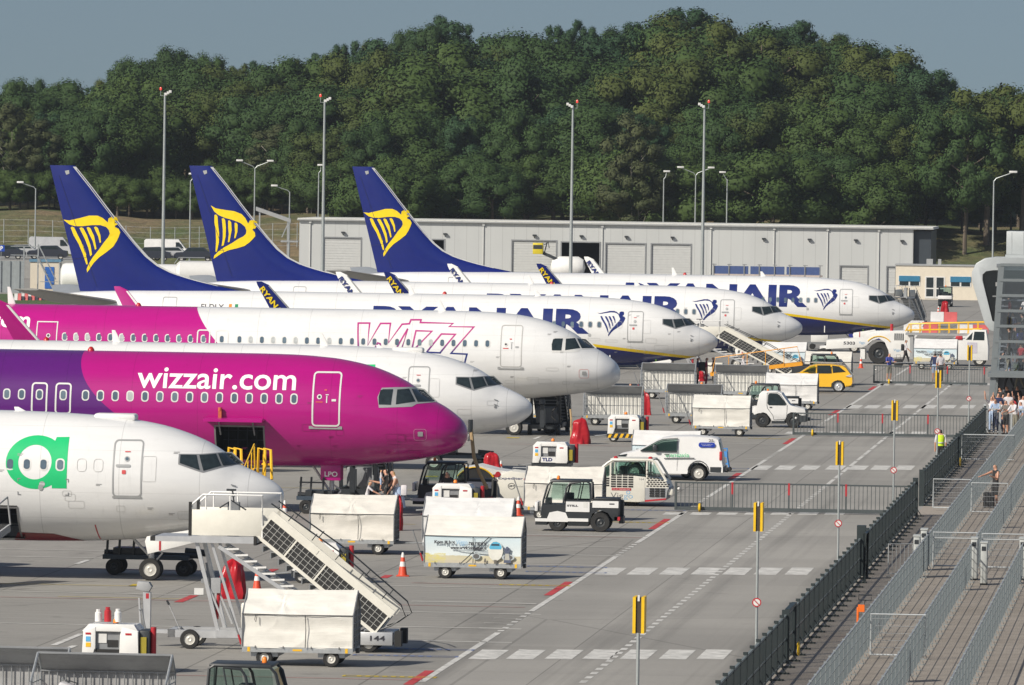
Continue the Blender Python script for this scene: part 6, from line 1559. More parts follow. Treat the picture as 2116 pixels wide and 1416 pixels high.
slidegate('grey barred gate across the road, nearest the camera, beside the tow tractor', 1398, 1884, 1057, (1513, 1630, 1748), 1446)
slidegate('grey barred gate across the road in front of the white tow pickup', 1641, 2022, 901, (1731, 1823, 1917), 1679)
slidegate('grey barred gate with three pedestrians standing at it, farthest along the road', 1807, 2040, 794, (1880, 1957, 2033), 1837)
# yellow edged sign masts
POLE = M('pole_grey', (.36, .39, .39), .45, .4, var=.08)
def signmast(label, px, py):
    q = G(px, py, 4.7); rt = empty('sign_mast', (q.x, q.y, 0), None, label, 'sign mast', 'yellow edged sign masts along the road')
    b = MB(); b.tube((0, 0, 0), (0, 0, 3.98), .035, 10); b.lathe([(.09, 0), (.09, .04), (.04, .1)], 10); b.build('pole', POLE, rt)
    b = MB(); b.box(-.115, -.055, -.03, .5, 3.97, 4.68, m=0); b.box(.055, .115, -.03, .5, 3.97, 4.68, m=0); b.box(-.054, .054, .0, .45, 3.97, 4.66, m=1); b.box(-.02, .02, -.02, .0, 4.6, 4.72, m=2); b.build('sign_board', [M('sign_yellow', (.80, .50, .01), .45), M('sign_core', (.05, .04, .03), .6), TRIMW], rt)
    b = MB(); b.lathe([(.001, 0), (.115, 0), (.115, .012), (.001, .012)], 20, (0, -.055, 2.2), 'y', m=0); d = b.build('round_sign', [RED], rt)
    b = MB(); b.lathe([(.001, 0), (.085, 0), (.085, .004), (.001, .004)], 20, (0, -.060, 2.2), 'y', m=0); b.bar((-.07, -.064, 2.27), (.07, -.064, 2.13), .004, .025, m=1); b.build('sign_face', [TRIMW, RED], d)
for px, py, lab in ((1320, 1232, 'yellow edged sign mast cut by the lower picture edge, nearest the camera'), (1567, 1038, 'yellow edged sign mast standing before the nearest gate'), (1735, 912, 'yellow edged sign mast just behind the nearest gate'), (1849, 827, 'yellow edged sign mast in front of the second gate'), (1939, 765, 'yellow edged sign mast beside the guard in a lime vest'), (2004, 713, 'yellow edged sign mast nearest the glass tower')): signmast(lab, px, py)
# galvanised queue fences on the walkway
QFP = M('queue_post_steel', (.26, .29, .30), .5, .25, var=.1); QF = M('queue_fence_steel', (.15, .18, .195), .5, .2, var=.12)
def qfence(label, px, py, a0, a1):
    q = G(px, py, 1.2); off = (q - LN).dot(AV); p0 = UV(LN, a0, off); L = a1 - a0
    rt = empty('queue_fence', (p0.x, p0.y, 0), -TH, label, 'fence', 'galvanised queue fences')
    b = MB(); n_ = int(L / .10)
    for k in range(n_): y = k * .10; b.box(-.004, .004, y - .005, y + .005, .14, 1.16)
    b.build('mesh_wires', QF, rt)
    b = MB()
    for z in (.14, .42, .7, .98): b.box(-.007, .007, 0, L, z - .007, z + .007)
    b.box(-.02, .02, 0, L, 1.155, 1.19)
    b.build('rails', GALV, rt)
    k, m0 = 0.0, None
    while k <= L:
        if m0 is None: b = MB(); b.box(-.015, .015, -.02, .02, 0, 1.22); b.box(-.04, .14, -.02, .02, 0, .03); b.box(-.035, .035, -.03, .03, 1.17, 1.22); b.bar((.015, 0, .22), (.12, 0, .03), .015, .02); m0 = o = b.build('post', QFP, rt)
        else: o = m0.copy(); COL.objects.link(o)
        o.location = (0, k, 0); k += 2.1
    return off
aq0 = along(1650, 1560); QO = []
for k, (px, py, far, lab) in enumerate(((1898, 1128, along(2088, 900), 'first galvanised queue fence next to the dark fence'), (2006, 1125, along(2150, 905), 'second galvanised queue fence from the dark fence, the woman beside it'), (2107, 1135, along(2190, 980), 'third galvanised queue fence from the dark fence'), (2171, 1285, along(2220, 1200), 'galvanised queue fence in the lower right corner'))): QO.append(qfence(lab, px, py, aq0, far))
def crossgate(label, px, py, w, h=1.15, dbl=False):
    """a mesh leaf across the queue lane, its upper left corner at picture point px, py"""
    q = G(px, py, h + .05); rt = empty('mesh_gate', (q.x, q.y, 0), None, label, 'gate', 'mesh gates across the queue lanes')
    b = MB(); b.path([(0, 0, .12), (0, 0, h + .05), (w, 0, h + .05), (w, 0, .12), (0, 0, .12)], .028, 6)
    if dbl: b.tube((0, 0, h - .13), (w, 0, h - .13), .02, 6)
    b.build('frame', M('gate_galvanised', (.50, .53, .54), .45, .3), rt)
    b = MB(); n_ = int(w / .06)
    for k in range(1, n_): b.tube((w * k / n_, 0, .14), (w * k / n_, 0, h + .04), .003, 3)
    for k in range(1, 6): b.tube((0, 0, .12 + k * h / 6), (w, 0, .12 + k * h / 6), .007, 4)
    b.build('mesh_wires', GALV, rt)
crossgate('mesh gate in the first queue lane nearest the orange pallet truck', 1800, 1269, 1.45)
crossgate('mesh gate in the first queue lane between the grey cabinets', 1929, 1100, 1.42, dbl=True)
crossgate('mesh gate in the second queue lane right of the grey cabinets', 2030, 1103, 1.35, dbl=True)
crossgate('mesh gate in front of the woman in the black top', 2008, 998, 1.35)
crossgate('mesh gate left of the woman in the black top', 1929, 990, 1.4)
crossgate('mesh gate below the crowd under the glass tower', 1988, 898, 2.3)
crossgate('wide mesh gate directly in front of the crowd', 2037, 842, 1.2)
crossgate('mesh gate in front of the crowd at the picture edge', 2088, 845, 1.2)
for k, (px, py, lab) in enumerate(((1893, 1195, 'grey slim cabinet at the end of the first queue fence'), (1908, 1180, 'grey slim cabinet behind the first queue fence cabinet'), (2012, 1200, 'grey slim cabinet on the second queue fence, left one of the pair'), (2032, 1210, 'grey slim cabinet on the second queue fence, right one of the pair'), (2112, 1200, 'grey slim cabinet at the right picture edge'))):
    b = MB(); b.box(-.10, .10, 0, .75, .06, 1.32, bev=.02, m=0); b.box(-.07, .07, -.004, .0, 1.08, 1.22, m=1); b.box(-.11, .11, .05, .7, 0, .06, m=1); b.box(-.12, .12, -.02, .77, 1.32, 1.36, m=0)
    o = b.build('gate_cabinet', [M('cabinet_grey', (.42, .44, .43), .5), DARK]); o.location = G(px, py); o.rotation_euler = (0, 0, -TH); tag(o, lab, 'cabinet', 'slim queue gate cabinets')
rt = empty('steel_railing', G(2034, 897), None, 'pale grey upright bar railing in front of the crowd', 'railing'); b = MB()
for k in range(31): b.box(k * .1 - .012, k * .1 + .012, -.012, .012, .1, 1.2)
b.build('bars', GALV, rt); b = MB(); b.box(-.03, 3.05, -.03, .03, 1.18, 1.25); b.box(-.03, 3.05, -.03, .03, .08, .14)
for x in (0, .75, 1.3, 2.2, 3.0): b.box(x - .05, x + .05, -.06, .06, 0, 1.45)
b.build('frame', _MATS['gate_galvanised'], rt)
rt = empty('crowd_barrier', G(1835, 1192), None, 'thin grey crowd barrier leaning near the dark fence', 'barrier'); b = MB(); b.path([(0, 0, .1), (0, .0, 1.05), (.75, .3, 1.05), (.75, .3, .1), (0, 0, .1)], .02, 6)
for k in range(1, 6): b.tube((.125 * k, .05 * k, .1), (.125 * k, .05 * k, 1.05), .008, 4)
b.bar((-.05, -.15, .02), (.05, .15, .02), .03, .03); b.build('frame', GALV, rt)
rt = empty('pallet_truck', G(1772, 1318), None, 'orange pallet truck handle beside the first queue fence', 'pallet truck')
b = MB(); b.path([(0, 0, .1), (0, 0, .85)], .035, 8); b.box(.0, .18, -.03, .08, .72, .92); b.box(-.1, .3, .0, 1.2, .06, .14); b.build('body', M('pallet_orange', (.80, .16, .015), .45), rt)
b = MB(); b.path([(.15, 0, .8), (.2, -.02, 1.05), (.02, -.03, 1.06), (.02, -.05, 1.2), (.38, -.05, 1.2), (.36, -.03, 1.04), (.2, -.02, 1.05)], .022, 6); b.build('handle', DARK, rt)
make_wheels(rt, [(.0, .1, .09), (.2, .1, .09)], .09, .06, 'wheel', .5, [BLACK, DARK])

# ---------------------------------------------------------------- glass stair tower at the right
TWG = M('tower_steel', (.20, .225, .235), .45, .3, var=.06); TWP = M('tower_panel', (.42, .45, .46), .4, .1, var=.05)
def towerglass():
    m = bpy.data.materials.new('tower_glass'); m.use_nodes = True; t = m.node_tree
    g = t.nodes.new('ShaderNodeBsdfGlossy'); g.inputs['Roughness'].default_value = .02; g.inputs[0].default_value = (.8, .9, 1, 1)
    tr = t.nodes.new('ShaderNodeBsdfTransparent'); tr.inputs[0].default_value = (.84, .90, .95, 1)
    mx = t.nodes.new('ShaderNodeMixShader'); mx.inputs[0].default_value = .22
    t.links.new(tr.outputs[0], mx.inputs[1]); t.links.new(g.outputs[0], mx.inputs[2]); t.links.new(mx.outputs[0], t.nodes['Material Output'].inputs[0]); return m
TGL = towerglass()
TP = G(2046, 872)
tw = empty('glass_stair_tower', TP, None, 'glass stair tower full of people at the right picture edge', 'building')
b = MB()
for x in (.0, 2.55): b.bar((x, 0, 0), (x + .45, 0, 8.05), .30, .30); b.bar((x, 4, 0), (x + .45, 4, 8.05), .30, .30)
b.build('column', TWG, tw)
b = MB()
for k in range(8): z = 2.55 + k * .78; xo = .45 * z / 8.05; b.box(xo - .05, xo + 2.75, -.18, -.02, z - .07, z + .07)
b.box(-.15, 2.9, -.3, 4.2, 2.28, 2.5); b.build('glazing_rail', TWG, tw)
b = MB(); b.quad((.15, -.06, 2.4), (2.7, -.06, 2.4), (3.0, -.06, 8.0), (.45, -.06, 8.0)); b.build('pane', TGL, tw)
b = MB(); b.box(.0, 5.5, 4.1, 4.3, 0, 8.0); b.box(.2, 5.5, .1, 4.1, 7.9, 8.05)
for k in range(13): b.box(.35, 5, .6 + .24 * k, .84 + .24 * k, 6.2 - k * .3 - .04, 6.2 - k * .3 + .04)
b.box(.3, 5.2, .3, 4.0, 2.45, 2.55); b.build('stair', M('tower_inside', (.16, .175, .20), .7), tw)
b = MB(); b.box(2.75, 5.5, -.2, 3.0, 0, 8.0); b.build('side_wall', M('tower_dark', (.035, .045, .06), .4), tw)
b = MB(); b.box(2.6, 2.75, -.35, -.2, 0, 3.4); b.build('door_post', TWP, tw)
# rounded bridge frame behind
ro = [(-1.05, 7.15), (-1.05, 7.6), (-.85, 8.05), (-.45, 8.3), (.1, 8.38), (4, 8.38), (4, 7.75), (.05, 7.72), (-.35, 7.7), (-.55, 7.5), (-.55, 7.2), (.0, 5.1), (.3, 5.05), (.3, 4.55), (-.1, 4.65), (-.35, 4.95)]
b = MB(); b.prism(ro, .2, 3.2, bev=.04); bf = b.build('bridge_frame', TWP, tw)
b = MB(); b.prism([(-.5, 7.2), (-.5, 7.5), (-.3, 7.7), (.5, 7.72), (.4, 5.05), (.02, 5.08)], .9, .95); b.build('bridge_glass', M('bridge_glass', (.03, .04, .045), .08, spec=.7), bf)
b = MB(); b.box(.15, .35, .5, .8, 6.9, 7.1, m=0); b.box(.0, .45, .6, .8, 6.35, 6.42, m=1); b.box(.15, .35, .6, .8, 5.4, 5.9, m=0); b.box(.2, .32, .55, .6, 5.3, 5.42, m=2); b.build('fittings', [TRIM, GREYP, YELLOW], bf)
b = MB(); b.box(.65, 6, 1.2, 4, 8.5, 9.7, bev=.03); b.box(.6, 6, 1.1, 4.1, 8.38, 8.5)
for k in range(5): b.box(.9 + .6 * k, .93 + .6 * k, 1.19, 1.2, 8.55, 9.65)
b.build('roof_plant', TWP, tw)

# ---------------------------------------------------------------- people
def skinmesh(J, E, slotf):
    """grow one continuous body over a joint skeleton; slotf(edge name, point) gives the clothing slot"""
    names = list(J); me = bpy.data.meshes.new('person'); me.from_pydata([J[n][0] for n in names], [(names.index(a), names.index(b)) for a, b in E], [])
    o = bpy.data.objects.new('person', me); COL.objects.link(o)
    o.modifiers.new('s', 'SKIN'); sd = me.skin_vertices[0].data
    for i, n in enumerate(names):
        r = J[n][1]; sd[i].radius = r if isinstance(r, tuple) else (r, r); sd[i].use_root = (n == 'pelvis')
    ss = o.modifiers.new('u', 'SUBSURF'); ss.levels = ss.render_levels = 2
    dg = bpy.context.evaluated_depsgraph_get(); dg.update(); m2 = bpy.data.meshes.new_from_object(o.evaluated_get(dg)); bpy.data.objects.remove(o)
    m2.materials.clear(); P = {n: Vector(J[n][0]) for n in names}; sl = []
    for f in m2.polygons:
        c = f.center; best, bd = None, 9
        for a, b in E:
            A, B = P[a], P[b]; t = max(0, min(1, (c - A).dot(B - A) / (B - A).length_squared)); d = (c - (A + (B - A) * t)).length
            if d < bd: best, bd = (a, b), d
        sl.append(slotf(best, c))
    m2.polygons.foreach_set('use_smooth', [True] * len(m2.polygons)); m2['slots'] = sl
    for f, s in zip(m2.polygons, sl): f.material_index = s
    return m2
def pose(arm_r=0, arm_l=0, bend_r=.15, bend_l=.15, stride=0.0, lean=0.0, turn=0.0):
    """facing -y; arms swing forward by angle, elbows bend further"""
    J = {'pelvis': ((0, 0, .95), (.145, .105)), 'waist': ((0, -lean * .25, 1.14), (.125, .095)), 'chest': ((0, -lean * .6, 1.36), (.165, .115)), 'neck': ((0, -lean * .85, 1.50), .055), 'head': ((0, -lean - .02, 1.60), (.078, .092)), 'crown': ((0, -lean - .005, 1.70), (.072, .085)), 'nose': ((0, -lean - .115, 1.605), .016)}
    E = [('pelvis', 'waist'), ('waist', 'chest'), ('chest', 'neck'), ('neck', 'head'), ('head', 'crown'), ('head', 'nose')]
    for sd, nm, a, bd in ((-1, 'r', arm_r, bend_r), (1, 'l', arm_l, bend_l)):
        sh = Vector((sd * .185, -lean * .65, 1.42)); d1 = Vector((sd * .16, -math.sin(a), -math.cos(a))).normalized(); el = sh + d1 * .29
        d2 = Vector((sd * .02, -math.sin(a + bd), -math.cos(a + bd))).normalized(); wr = el + d2 * .26; ha = wr + d2 * .09; ft = ha + d2 * .085
        J.update({'sh' + nm: (tuple(sh), .062), 'el' + nm: (tuple(el), .046), 'wr' + nm: (tuple(wr), .030), 'ha' + nm: (tuple(ha), (.040, .022)), 'ft' + nm: (tuple(ft), (.026, .012))}); th = wr + d2 * .07 + Vector((-sd * .045, -.02, 0)); J['th' + nm] = (tuple(th), .013)
        E += [('chest', 'sh' + nm), ('sh' + nm, 'el' + nm), ('el' + nm, 'wr' + nm), ('wr' + nm, 'ha' + nm), ('ha' + nm, 'ft' + nm), ('wr' + nm, 'th' + nm)]
        st = sd * stride; hp = Vector((sd * .085, 0, .90)); kn = Vector((sd * .10, -.02 - st * .55, .50 + abs(st) * .01)); an = Vector((sd * .10, .03 - st, .09 + (.04 if st < 0 else 0))); to = an + Vector((sd * .015, -.16, -.045))
        J.update({'hp' + nm: (tuple(hp), (.092, .10)), 'kn' + nm: (tuple(kn), .064), 'an' + nm: (tuple(an), .045), 'to' + nm: (tuple(to), (.045, .03))}); E += [('pelvis', 'hp' + nm), ('hp' + nm, 'kn' + nm), ('kn' + nm, 'an' + nm), ('an' + nm, 'to' + nm)]
    return J, E
def slots(J, shorts=False, sleeves='short', longhair=False):
    hx = Vector(J['head'][0])
    def f(e, c):
        a, b = e
        if a in ('head', 'neck') or b in ('head', 'crown', 'nose'):
            if c.z < hx.z - .06: return 0
            return 1 if (c.z > hx.z + .075 or c.y > hx.y + (.015 if c.z > hx.z - .05 else .05)) and b != 'nose' else 0
        if a[:2] in ('wr', 'ha'): return 0
        if a[:2] == 'el': return 2 if sleeves == 'long' else 0
        if a[:2] == 'sh': return 0 if sleeves == 'none' else 2
        if a[:2] == 'hp': return 3
        if a[:2] == 'kn': return 0 if shorts else 3
        if a[:2] == 'an': return 4
        if b[:2] == 'hp' or (a == 'pelvis' and c.z < 1.02): return 3
        if a == 'chest' and b == 'neck' and c.z > 1.475: return 0
        return 2
    return f
PM = {}
def pmesh(key, kw, sk):
    if key not in PM: J, E = pose(**kw); PM[key] = skinmesh(J, E, slots(J, **sk))
    return PM[key]
SKN = M('skin', (.52, .28, .19), .5, var=.05); HAIRD = M('hair_dark', (.03, .02, .015), .6); HAIRB = M('hair_blond', (.42, .27, .10), .6); HAIRG = M('hair_ginger', (.35, .12, .03), .6)
def cloth(nm, c): return M('cloth_' + nm, c, .8, var=.12, scale=6)
SHOE = cloth('shoe', (.05, .05, .05)); SHOEW = cloth('shoe_white', (.6, .6, .6))
def person(label, loc, rz, mesh, top, bottom, hair=HAIRD, shoe=SHOE, h=1.0, group=None, vest=None):
    me = mesh.copy()
    for m in (SKN, hair, top, bottom, shoe): me.materials.append(m)
    for f, s in zip(me.polygons, list(mesh['slots'])): f.material_index = s
    o = bpy.data.objects.new('person', me); COL.objects.link(o); o.location = loc; o.rotation_euler = (0, 0, rz); o.scale = (h, h, h)
    tag(o, label, 'person', group)
    if vest:
        b = MB(); rings = []
        for z, rx, ry in ((.98, .165, .13), (1.15, .150, .122), (1.36, .19, .145), (1.46, .15, .11)): rings.append([Vector((rx * math.cos(6.2832 * k / 16), ry * math.sin(6.2832 * k / 16) + (-.0), z)) for k in range(16)])
        b.loft(rings, cap=False, m=0); b.lathe([(.158, 1.10), (.158, 1.15), (.157, 1.15)], 16, m=1); v = b.build('vest', [vest, M('reflective_grey', (.55, .56, .54), .4)], o)
    return o
def bagobj(name, label, loc, w, d, h, mat, cat='luggage', rz=None, handle=True):
    b = MB(); b.box(-w / 2, w / 2, -d / 2, d / 2, .04, h, bev=.04, m=0)
    if handle: b.path([(-w * .25, 0, h), (-w * .25, 0, h + .28), (w * .25, 0, h + .28), (w * .25, 0, h)], .012, 5, m=1)
    b.tube((-w * .35, -d / 2, .03), (-w * .35, d / 2, .03), .03, 8, m=1); b.tube((w * .35, -d / 2, .03), (w * .35, d / 2, .03), .03, 8, m=1)
    o = b.build(name, [mat, DARK]); o.location = loc; o.rotation_euler = (0, 0, -TH if rz is None else rz); return tag(o, label, cat)
RGT, LFT, AWAY, CAMW = R(90) - TH, R(-90) - TH, R(180) - TH, -TH          # which way a figure faces in the picture
stand = pmesh('stand', {}, {}); walk = pmesh('walk', dict(stride=.26, arm_r=.4, arm_l=-.35, bend_r=.4, bend_l=.3), {}); shorts = pmesh('shorts', dict(arm_r=.55, arm_l=.6, bend_r=1.1, bend_l=1.0), dict(shorts=True))
reach = pmesh('reach', dict(arm_r=.9, arm_l=.8, bend_r=.2, bend_l=.3, lean=.16, stride=.15), dict(shorts=True)); hold = pmesh('hold', dict(arm_r=.5, arm_l=.7, bend_r=1.3, bend_l=1.1), dict(shorts=True)); bare = pmesh('bare', dict(arm_r=1.2, arm_l=.3, bend_r=.1, bend_l=1.6), dict(shorts=True, sleeves='none'))
lean_ = pmesh('lean', dict(arm_r=.6, arm_l=.6, bend_r=.7, bend_l=.7, lean=.2), {}); bow = pmesh('bow', dict(arm_r=.5, arm_l=.35, bend_r=.25, bend_l=.25, lean=.2), dict(sleeves='none')); up = pmesh('up', dict(arm_r=2.0, arm_l=1.9, bend_r=.9, bend_l=.8), {})
CW, CK, CB, CGY, CM, CT, CN, CR_ = cloth('white', (.62, .60, .62)), cloth('black', (.02, .02, .022)), cloth('blue', (.05, .07, .32)), cloth('grey', (.13, .12, .11)), cloth('maroon', (.20, .015, .05)), cloth('tan', (.30, .22, .14)), cloth('navy', (.02, .03, .09)), cloth('red', (.42, .03, .04))
CLB, CKH = cloth('light_blue', (.35, .45, .62)), cloth('khaki', (.20, .19, .15))
VESTO, VESTY = cloth('vest_orange', (.85, .16, .02)), cloth('vest_lime', (.55, .75, .02))
person('boy in white shirt reaching forward under the magenta airliner', G(757, 1066), RGT, reach, CW, CLB, HAIRB, SHOEW, .74)
person('man in grey shirt and black shorts carrying a child under the magenta airliner', G(797, 1066), LFT, hold, CGY, CK, HAIRD)
ch = G(786, 1067); person('small child in white held on the arm of the man in grey', Vector((ch.x, ch.y, .93)), RGT, pmesh('child', dict(arm_r=.3, arm_l=.3), dict(shorts=True)), CW, CLB, HAIRB, SKN, .45)
wm = person('blond woman in pale dress stooping under the magenta airliner nose', G(822, 1066), LFT + R(15), bow, CW, CLB, HAIRB, SHOEW, .97)
b = MB(); b.lathe([(.15, 1.1), (.2, .9), (.26, .6), (.3, .32)], 20); b.build('dress', CLB, wm)
bagobj('shoulder_bag', 'white patterned bag hanging beside the blond woman in the pale dress', G(834, 1067) + Vector((0, 0, .72)), .22, .14, .42, CW, 'bag', handle=False)
bagobj('suitcase', 'blue suitcase between the boy and the man in grey', G(776, 1066), .4, .25, .45, CLB)
person('red haired worker in orange vest behind the white power unit', G(926, 1065), CAMW + R(-10), lean_, CK, CK, HAIRG, SHOE, .95, vest=VESTO)
person('second worker in orange vest beside the black wheel arch', G(962, 1050), LFT, stand, CK, CK, HAIRD, SHOE, .98, vest=VESTO)
person('guard in lime vest standing behind the dark fence', G(1943, 968), AWAY, stand, CW, CK, HAIRD, SHOE, .99, vest=VESTY)
person('blond woman in black top and shorts between the queue fences', G(2056, 1049), LFT + R(40), bare, CK, CK, HAIRB, SKN, .97)
bagobj('suitcase', 'black suitcase behind the woman in the black top', G(2043, 1050), .42, .3, .6, CK)
person('man in blue shirt and grey shorts reading at the far gate', G(1837, 789), CAMW + R(25), shorts, CB, CKH, HAIRD, SHOEW)
person('man in dark jacket and light shorts at the far gate', G(1931, 788), AWAY, pmesh('stsh', {}, dict(shorts=True, sleeves='long')), CN, CLB, HAIRD, SHOEW)
person('man in white shirt and black trousers at the far gate', G(1943, 789), AWAY + R(20), stand, CW, CK, HAIRD)
pw = person('traveller in white shirt walking past the big black tractor wheel', G(1871, 757), RGT, walk, CW, CK, HAIRD)
b = MB(); b.box(-.16, .16, .1, .3, 1.0, 1.42, bev=.05); o = b.build('backpack', CK); o.location = pw.location; o.rotation_euler = pw.rotation_euler; tag(o, 'black backpack on the traveller in the white shirt', 'backpack')
bagobj('suitcase', 'dark suitcase standing behind the far gate', G(1856, 760), .5, .35, .55, CK)
person('traveller in dark clothes left of the woman in maroon', G(1441, 800), RGT, stand, CN, CK, HAIRD)
person('woman in long maroon dress near the airliner stairs', G(1459, 800), RGT, stand, CM, CM, HAIRD)
person('blond woman in tan trousers near the airliner stairs', G(1474, 799), LFT, pmesh('stn', dict(arm_r=.5, bend_r=1.2), dict(sleeves='none')), CK, CT, HAIRB)
person('short haired boy in white shirt before the airliner stairs panels', G(1535, 795), RGT, walk, CW, CN, HAIRB)
person('child in blue beside the open cart at the long white nose', G(1303, 845), LFT, stand, CB, CN, HAIRG, SHOE, .78)
bagobj('shoulder_bag', 'black bag on the traveller beside the woman in maroon', G(1450, 800) + Vector((0, 0, .9)), .35, .25, .55, CK, 'bag', handle=False)
rnd = random.Random(5)
POS = [(2049, 893, up, CW), (2058, 897, lean_, CLB), (2068, 896, stand, CW), (2078, 899, hold, CGY), (2088, 897, stand, CW), (2098, 900, lean_, CW), (2109, 898, stand, CLB), (2062, 884, stand, CN), (2072, 882, hold, CW), (2083, 884, stand, CW), (2094, 883, stand, CR_), (2106, 884, up, CK), (2066, 870, stand, CK), (2080, 868, stand, CK), (2092, 866, up, CK), (2101, 869, stand, CK), (2053, 880, stand, CKH), (2114, 888, stand, CW)]
LOOK = ['white top at the front rail, arms raised', 'light blue shirt leaning on the rail', 'white top third along the rail', 'grey top with bent arms', 'white top in the middle of the rail', 'white top leaning right of the middle', 'light blue top near the picture edge', 'navy top in the second row', 'white top with a camera pose in the second row', 'white top in the second row middle', 'bright red top in the second row', 'black top with raised arms in the second row', 'black clothes at the back left', 'black clothes back row middle', 'black clothes with raised arms in the doorway', 'black clothes back row right', 'khaki top beside the tower column', 'white top at the very picture edge']
for (px, py, me, tp), lk in zip(POS, LOOK):
    person('onlooker by the tower in ' + lk, G(px, py), -TH + R(rnd.uniform(-70, 10)), me, tp, rnd.choice([CN, CK, CLB, CKH]), rnd.choice([HAIRD, HAIRD, HAIRB]), SHOE, rnd.uniform(.92, 1.04), 'crowd below the glass tower')
LOOK2 = ['red', 'white', 'light blue', 'navy', 'grey', 'maroon', 'tan', 'blue', 'khaki', 'black']
n_ = 0
for row in range(5):
    for k in range(3):
        z = 5.55 - row * .78; tp = [CR_, CW, CLB, CN, CGY, CM, CT, CB, CKH, CK][n_ % 10]
        q = TP + AV * (.75 + .62 * k + rnd.uniform(-.12, .12) + .045 * z) + AU * (.55 + .9 * rnd.random() + .2)
        person('person in %s top behind tower glass, %s row down, %s' % (LOOK2[n_ % 10], ('first', 'second', 'third', 'fourth', 'lowest')[row], ('by the column', 'in the middle', 'by the dark wall')[k]), Vector((q.x, q.y, z - .85)), -TH + R(rnd.uniform(-110, -20)), rnd.choice([stand, walk, lean_]), tp, rnd.choice([CN, CK, CKH]), HAIRD, SHOE, .95, 'people on the tower stairs'); n_ += 1
# ---------------------------------------------------------------- far buildings, masts, parked cars
def wallmat():
    m, n = newmat('sheet_cladding', .45); co = n.coords(); x, y, z = n.sep(co)
    s = n.math('LESS_THAN', n.math('FRACT', n.math('MULTIPLY', x, 1 / 1.2)), .03)
    a = n.noise(n.mapping(co, (.3, .3, .08)), 1.0, 4)
    n.base(n.scale((.47, .485, .48), n.math('MULTIPLY', n.ramp(a, .3, .7, .95, 1.04), n.math('SUBTRACT', 1.0, n.math('MULTIPLY', s, .30))))); return m
CLAD = wallmat(); SHUT = M('shutter_grey', (.50, .51, .50), .5, var=.05)
WP = G(617, 587); ws = S(617, 587)
wh = empty('warehouse', WP, None, 'long low grey warehouse with roller doors behind the airliners', 'building')
WL = 61.3; wx = lambda px: (px - 617) / ws
ops = [(668, 745, 4.65, 0), (888, 918, 4.6, 1), (1060, 1150, 4.65, 0), (1162, 1240, 4.55, 1), (1254, 1334, 4.5, 0), (1348, 1428, 4.5, 0), (1737, 1792, 2.6, 0), (1833, 1849, 2.6, 0)]
b = MB(); x = 0
for a_, c_, z, o_ in ops: b.box(x, wx(a_), 0, .25, 0, 6.35); b.box(wx(a_), wx(c_), 0, .25, z, 6.35); x = wx(c_)
b.box(x, WL, 0, .25, 0, 6.35); b.box(0, .25, .25, 14, 0, 6.35); b.build('wall', CLAD, wh)
b = MB(); b.box(WL, WL + 1.75, .6, 14, 0, 6.2); b.build('end_wall', M('end_wall_dark', (.035, .045, .055), .5), wh)
b = MB(); b.box(-.15, WL + 1.95, -.25, 14.2, 6.35, 6.6); b.build('roof', M('roof_pale', (.62, .62, .58), .6), wh)
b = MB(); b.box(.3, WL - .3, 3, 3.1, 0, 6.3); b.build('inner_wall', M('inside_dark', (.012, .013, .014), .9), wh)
for a_, c_, z, o_ in ops:
    b = MB(); b.box(wx(a_) - .12, wx(a_), -.05, .2, 0, z + .12); b.box(wx(c_), wx(c_) + .12, -.05, .2, 0, z + .12); b.box(wx(a_), wx(c_), -.05, .2, z, z + .12); fr = b.build('door_frame', GREYP, wh)
    if not o_:
        b = MB(); n_ = int(z / .25)
        for k in range(n_): b.box(wx(a_) + .01, wx(c_) - .01, .10, .14, k * z / n_ + .012, (k + 1) * z / n_ - .012)
        b.box(wx(a_) + .02, wx(c_) - .02, .15, .18, 0, z - .02); b.build('roller_door', SHUT, fr)
for px in (708, 870, 920, 1105, 1202, 1295, 1390, 1578, 1672, 1767, 1862):
    b = MB(); x = wx(px); b.box(x - .15, x + .2, -.35, 0, 5.15, 5.3); b.tube((x, -.3, 5.15), (x, 0, 4.95), .03, 5); b.build('wall_lamp', DARK, wh)
for px in (640, 800, 1000, 1246, 1470, 1600, 1710, 1815):
    b = MB(); x = wx(px); b.tube((x, -.07, .0), (x, -.07, 6.35), .06, 6); b.box(x - .12, x + .12, -.2, 0, 6.1, 6.35); b.build('downpipe', SHUT, wh)
b = MB(); b.box(-.2, WL + 2.0, -.36, -.251, 6.38, 6.52); b.build('gutter', TRIM, wh)
# cream cabin
CP = G(1850, 618); cb_ = empty('site_cabin', CP, None, 'cream site cabin with blue shutters right of the warehouse', 'building'); cs = S(1850, 618); cx = lambda px: (px - 1850) / cs
b = MB(); b.box(0, 9.5, 0, 4, .0, 3.2); b.build('wall', M('cabin_cream', (.66, .60, .49), .6, var=.05), cb_); b = MB(); b.box(-.1, 9.6, -.1, 4.1, 3.2, 3.32); b.box(2.9, 3.5, .3, 1, 3.32, 3.85); b.box(4.0, 4.3, .3, .8, 3.32, 3.85); b.build('roof', TRIM, cb_)
for a_, c_ in ((1856, 1901), (1962, 2006)):
    b = MB(); b.box(cx(a_), cx(c_), -.03, .02, 1.25, 2.25, m=0); b.box(cx(a_) + .1, (cx(a_) + cx(c_)) / 2 - .08, -.04, -.03, 1.3, 1.7, m=1); b.box((cx(a_) + cx(c_)) / 2 + .08, cx(c_) - .1, -.04, -.03, 1.3, 1.7, m=1); w_ = b.build('window', [TRIMW, GLASS], cb_)
    b = MB(); b.box(cx(a_) + .05, cx(c_) - .05, -.09, -.04, 1.7, 2.22); b.build('shutter', M('shutter_blue', (.03, .17, .30), .5), w_)
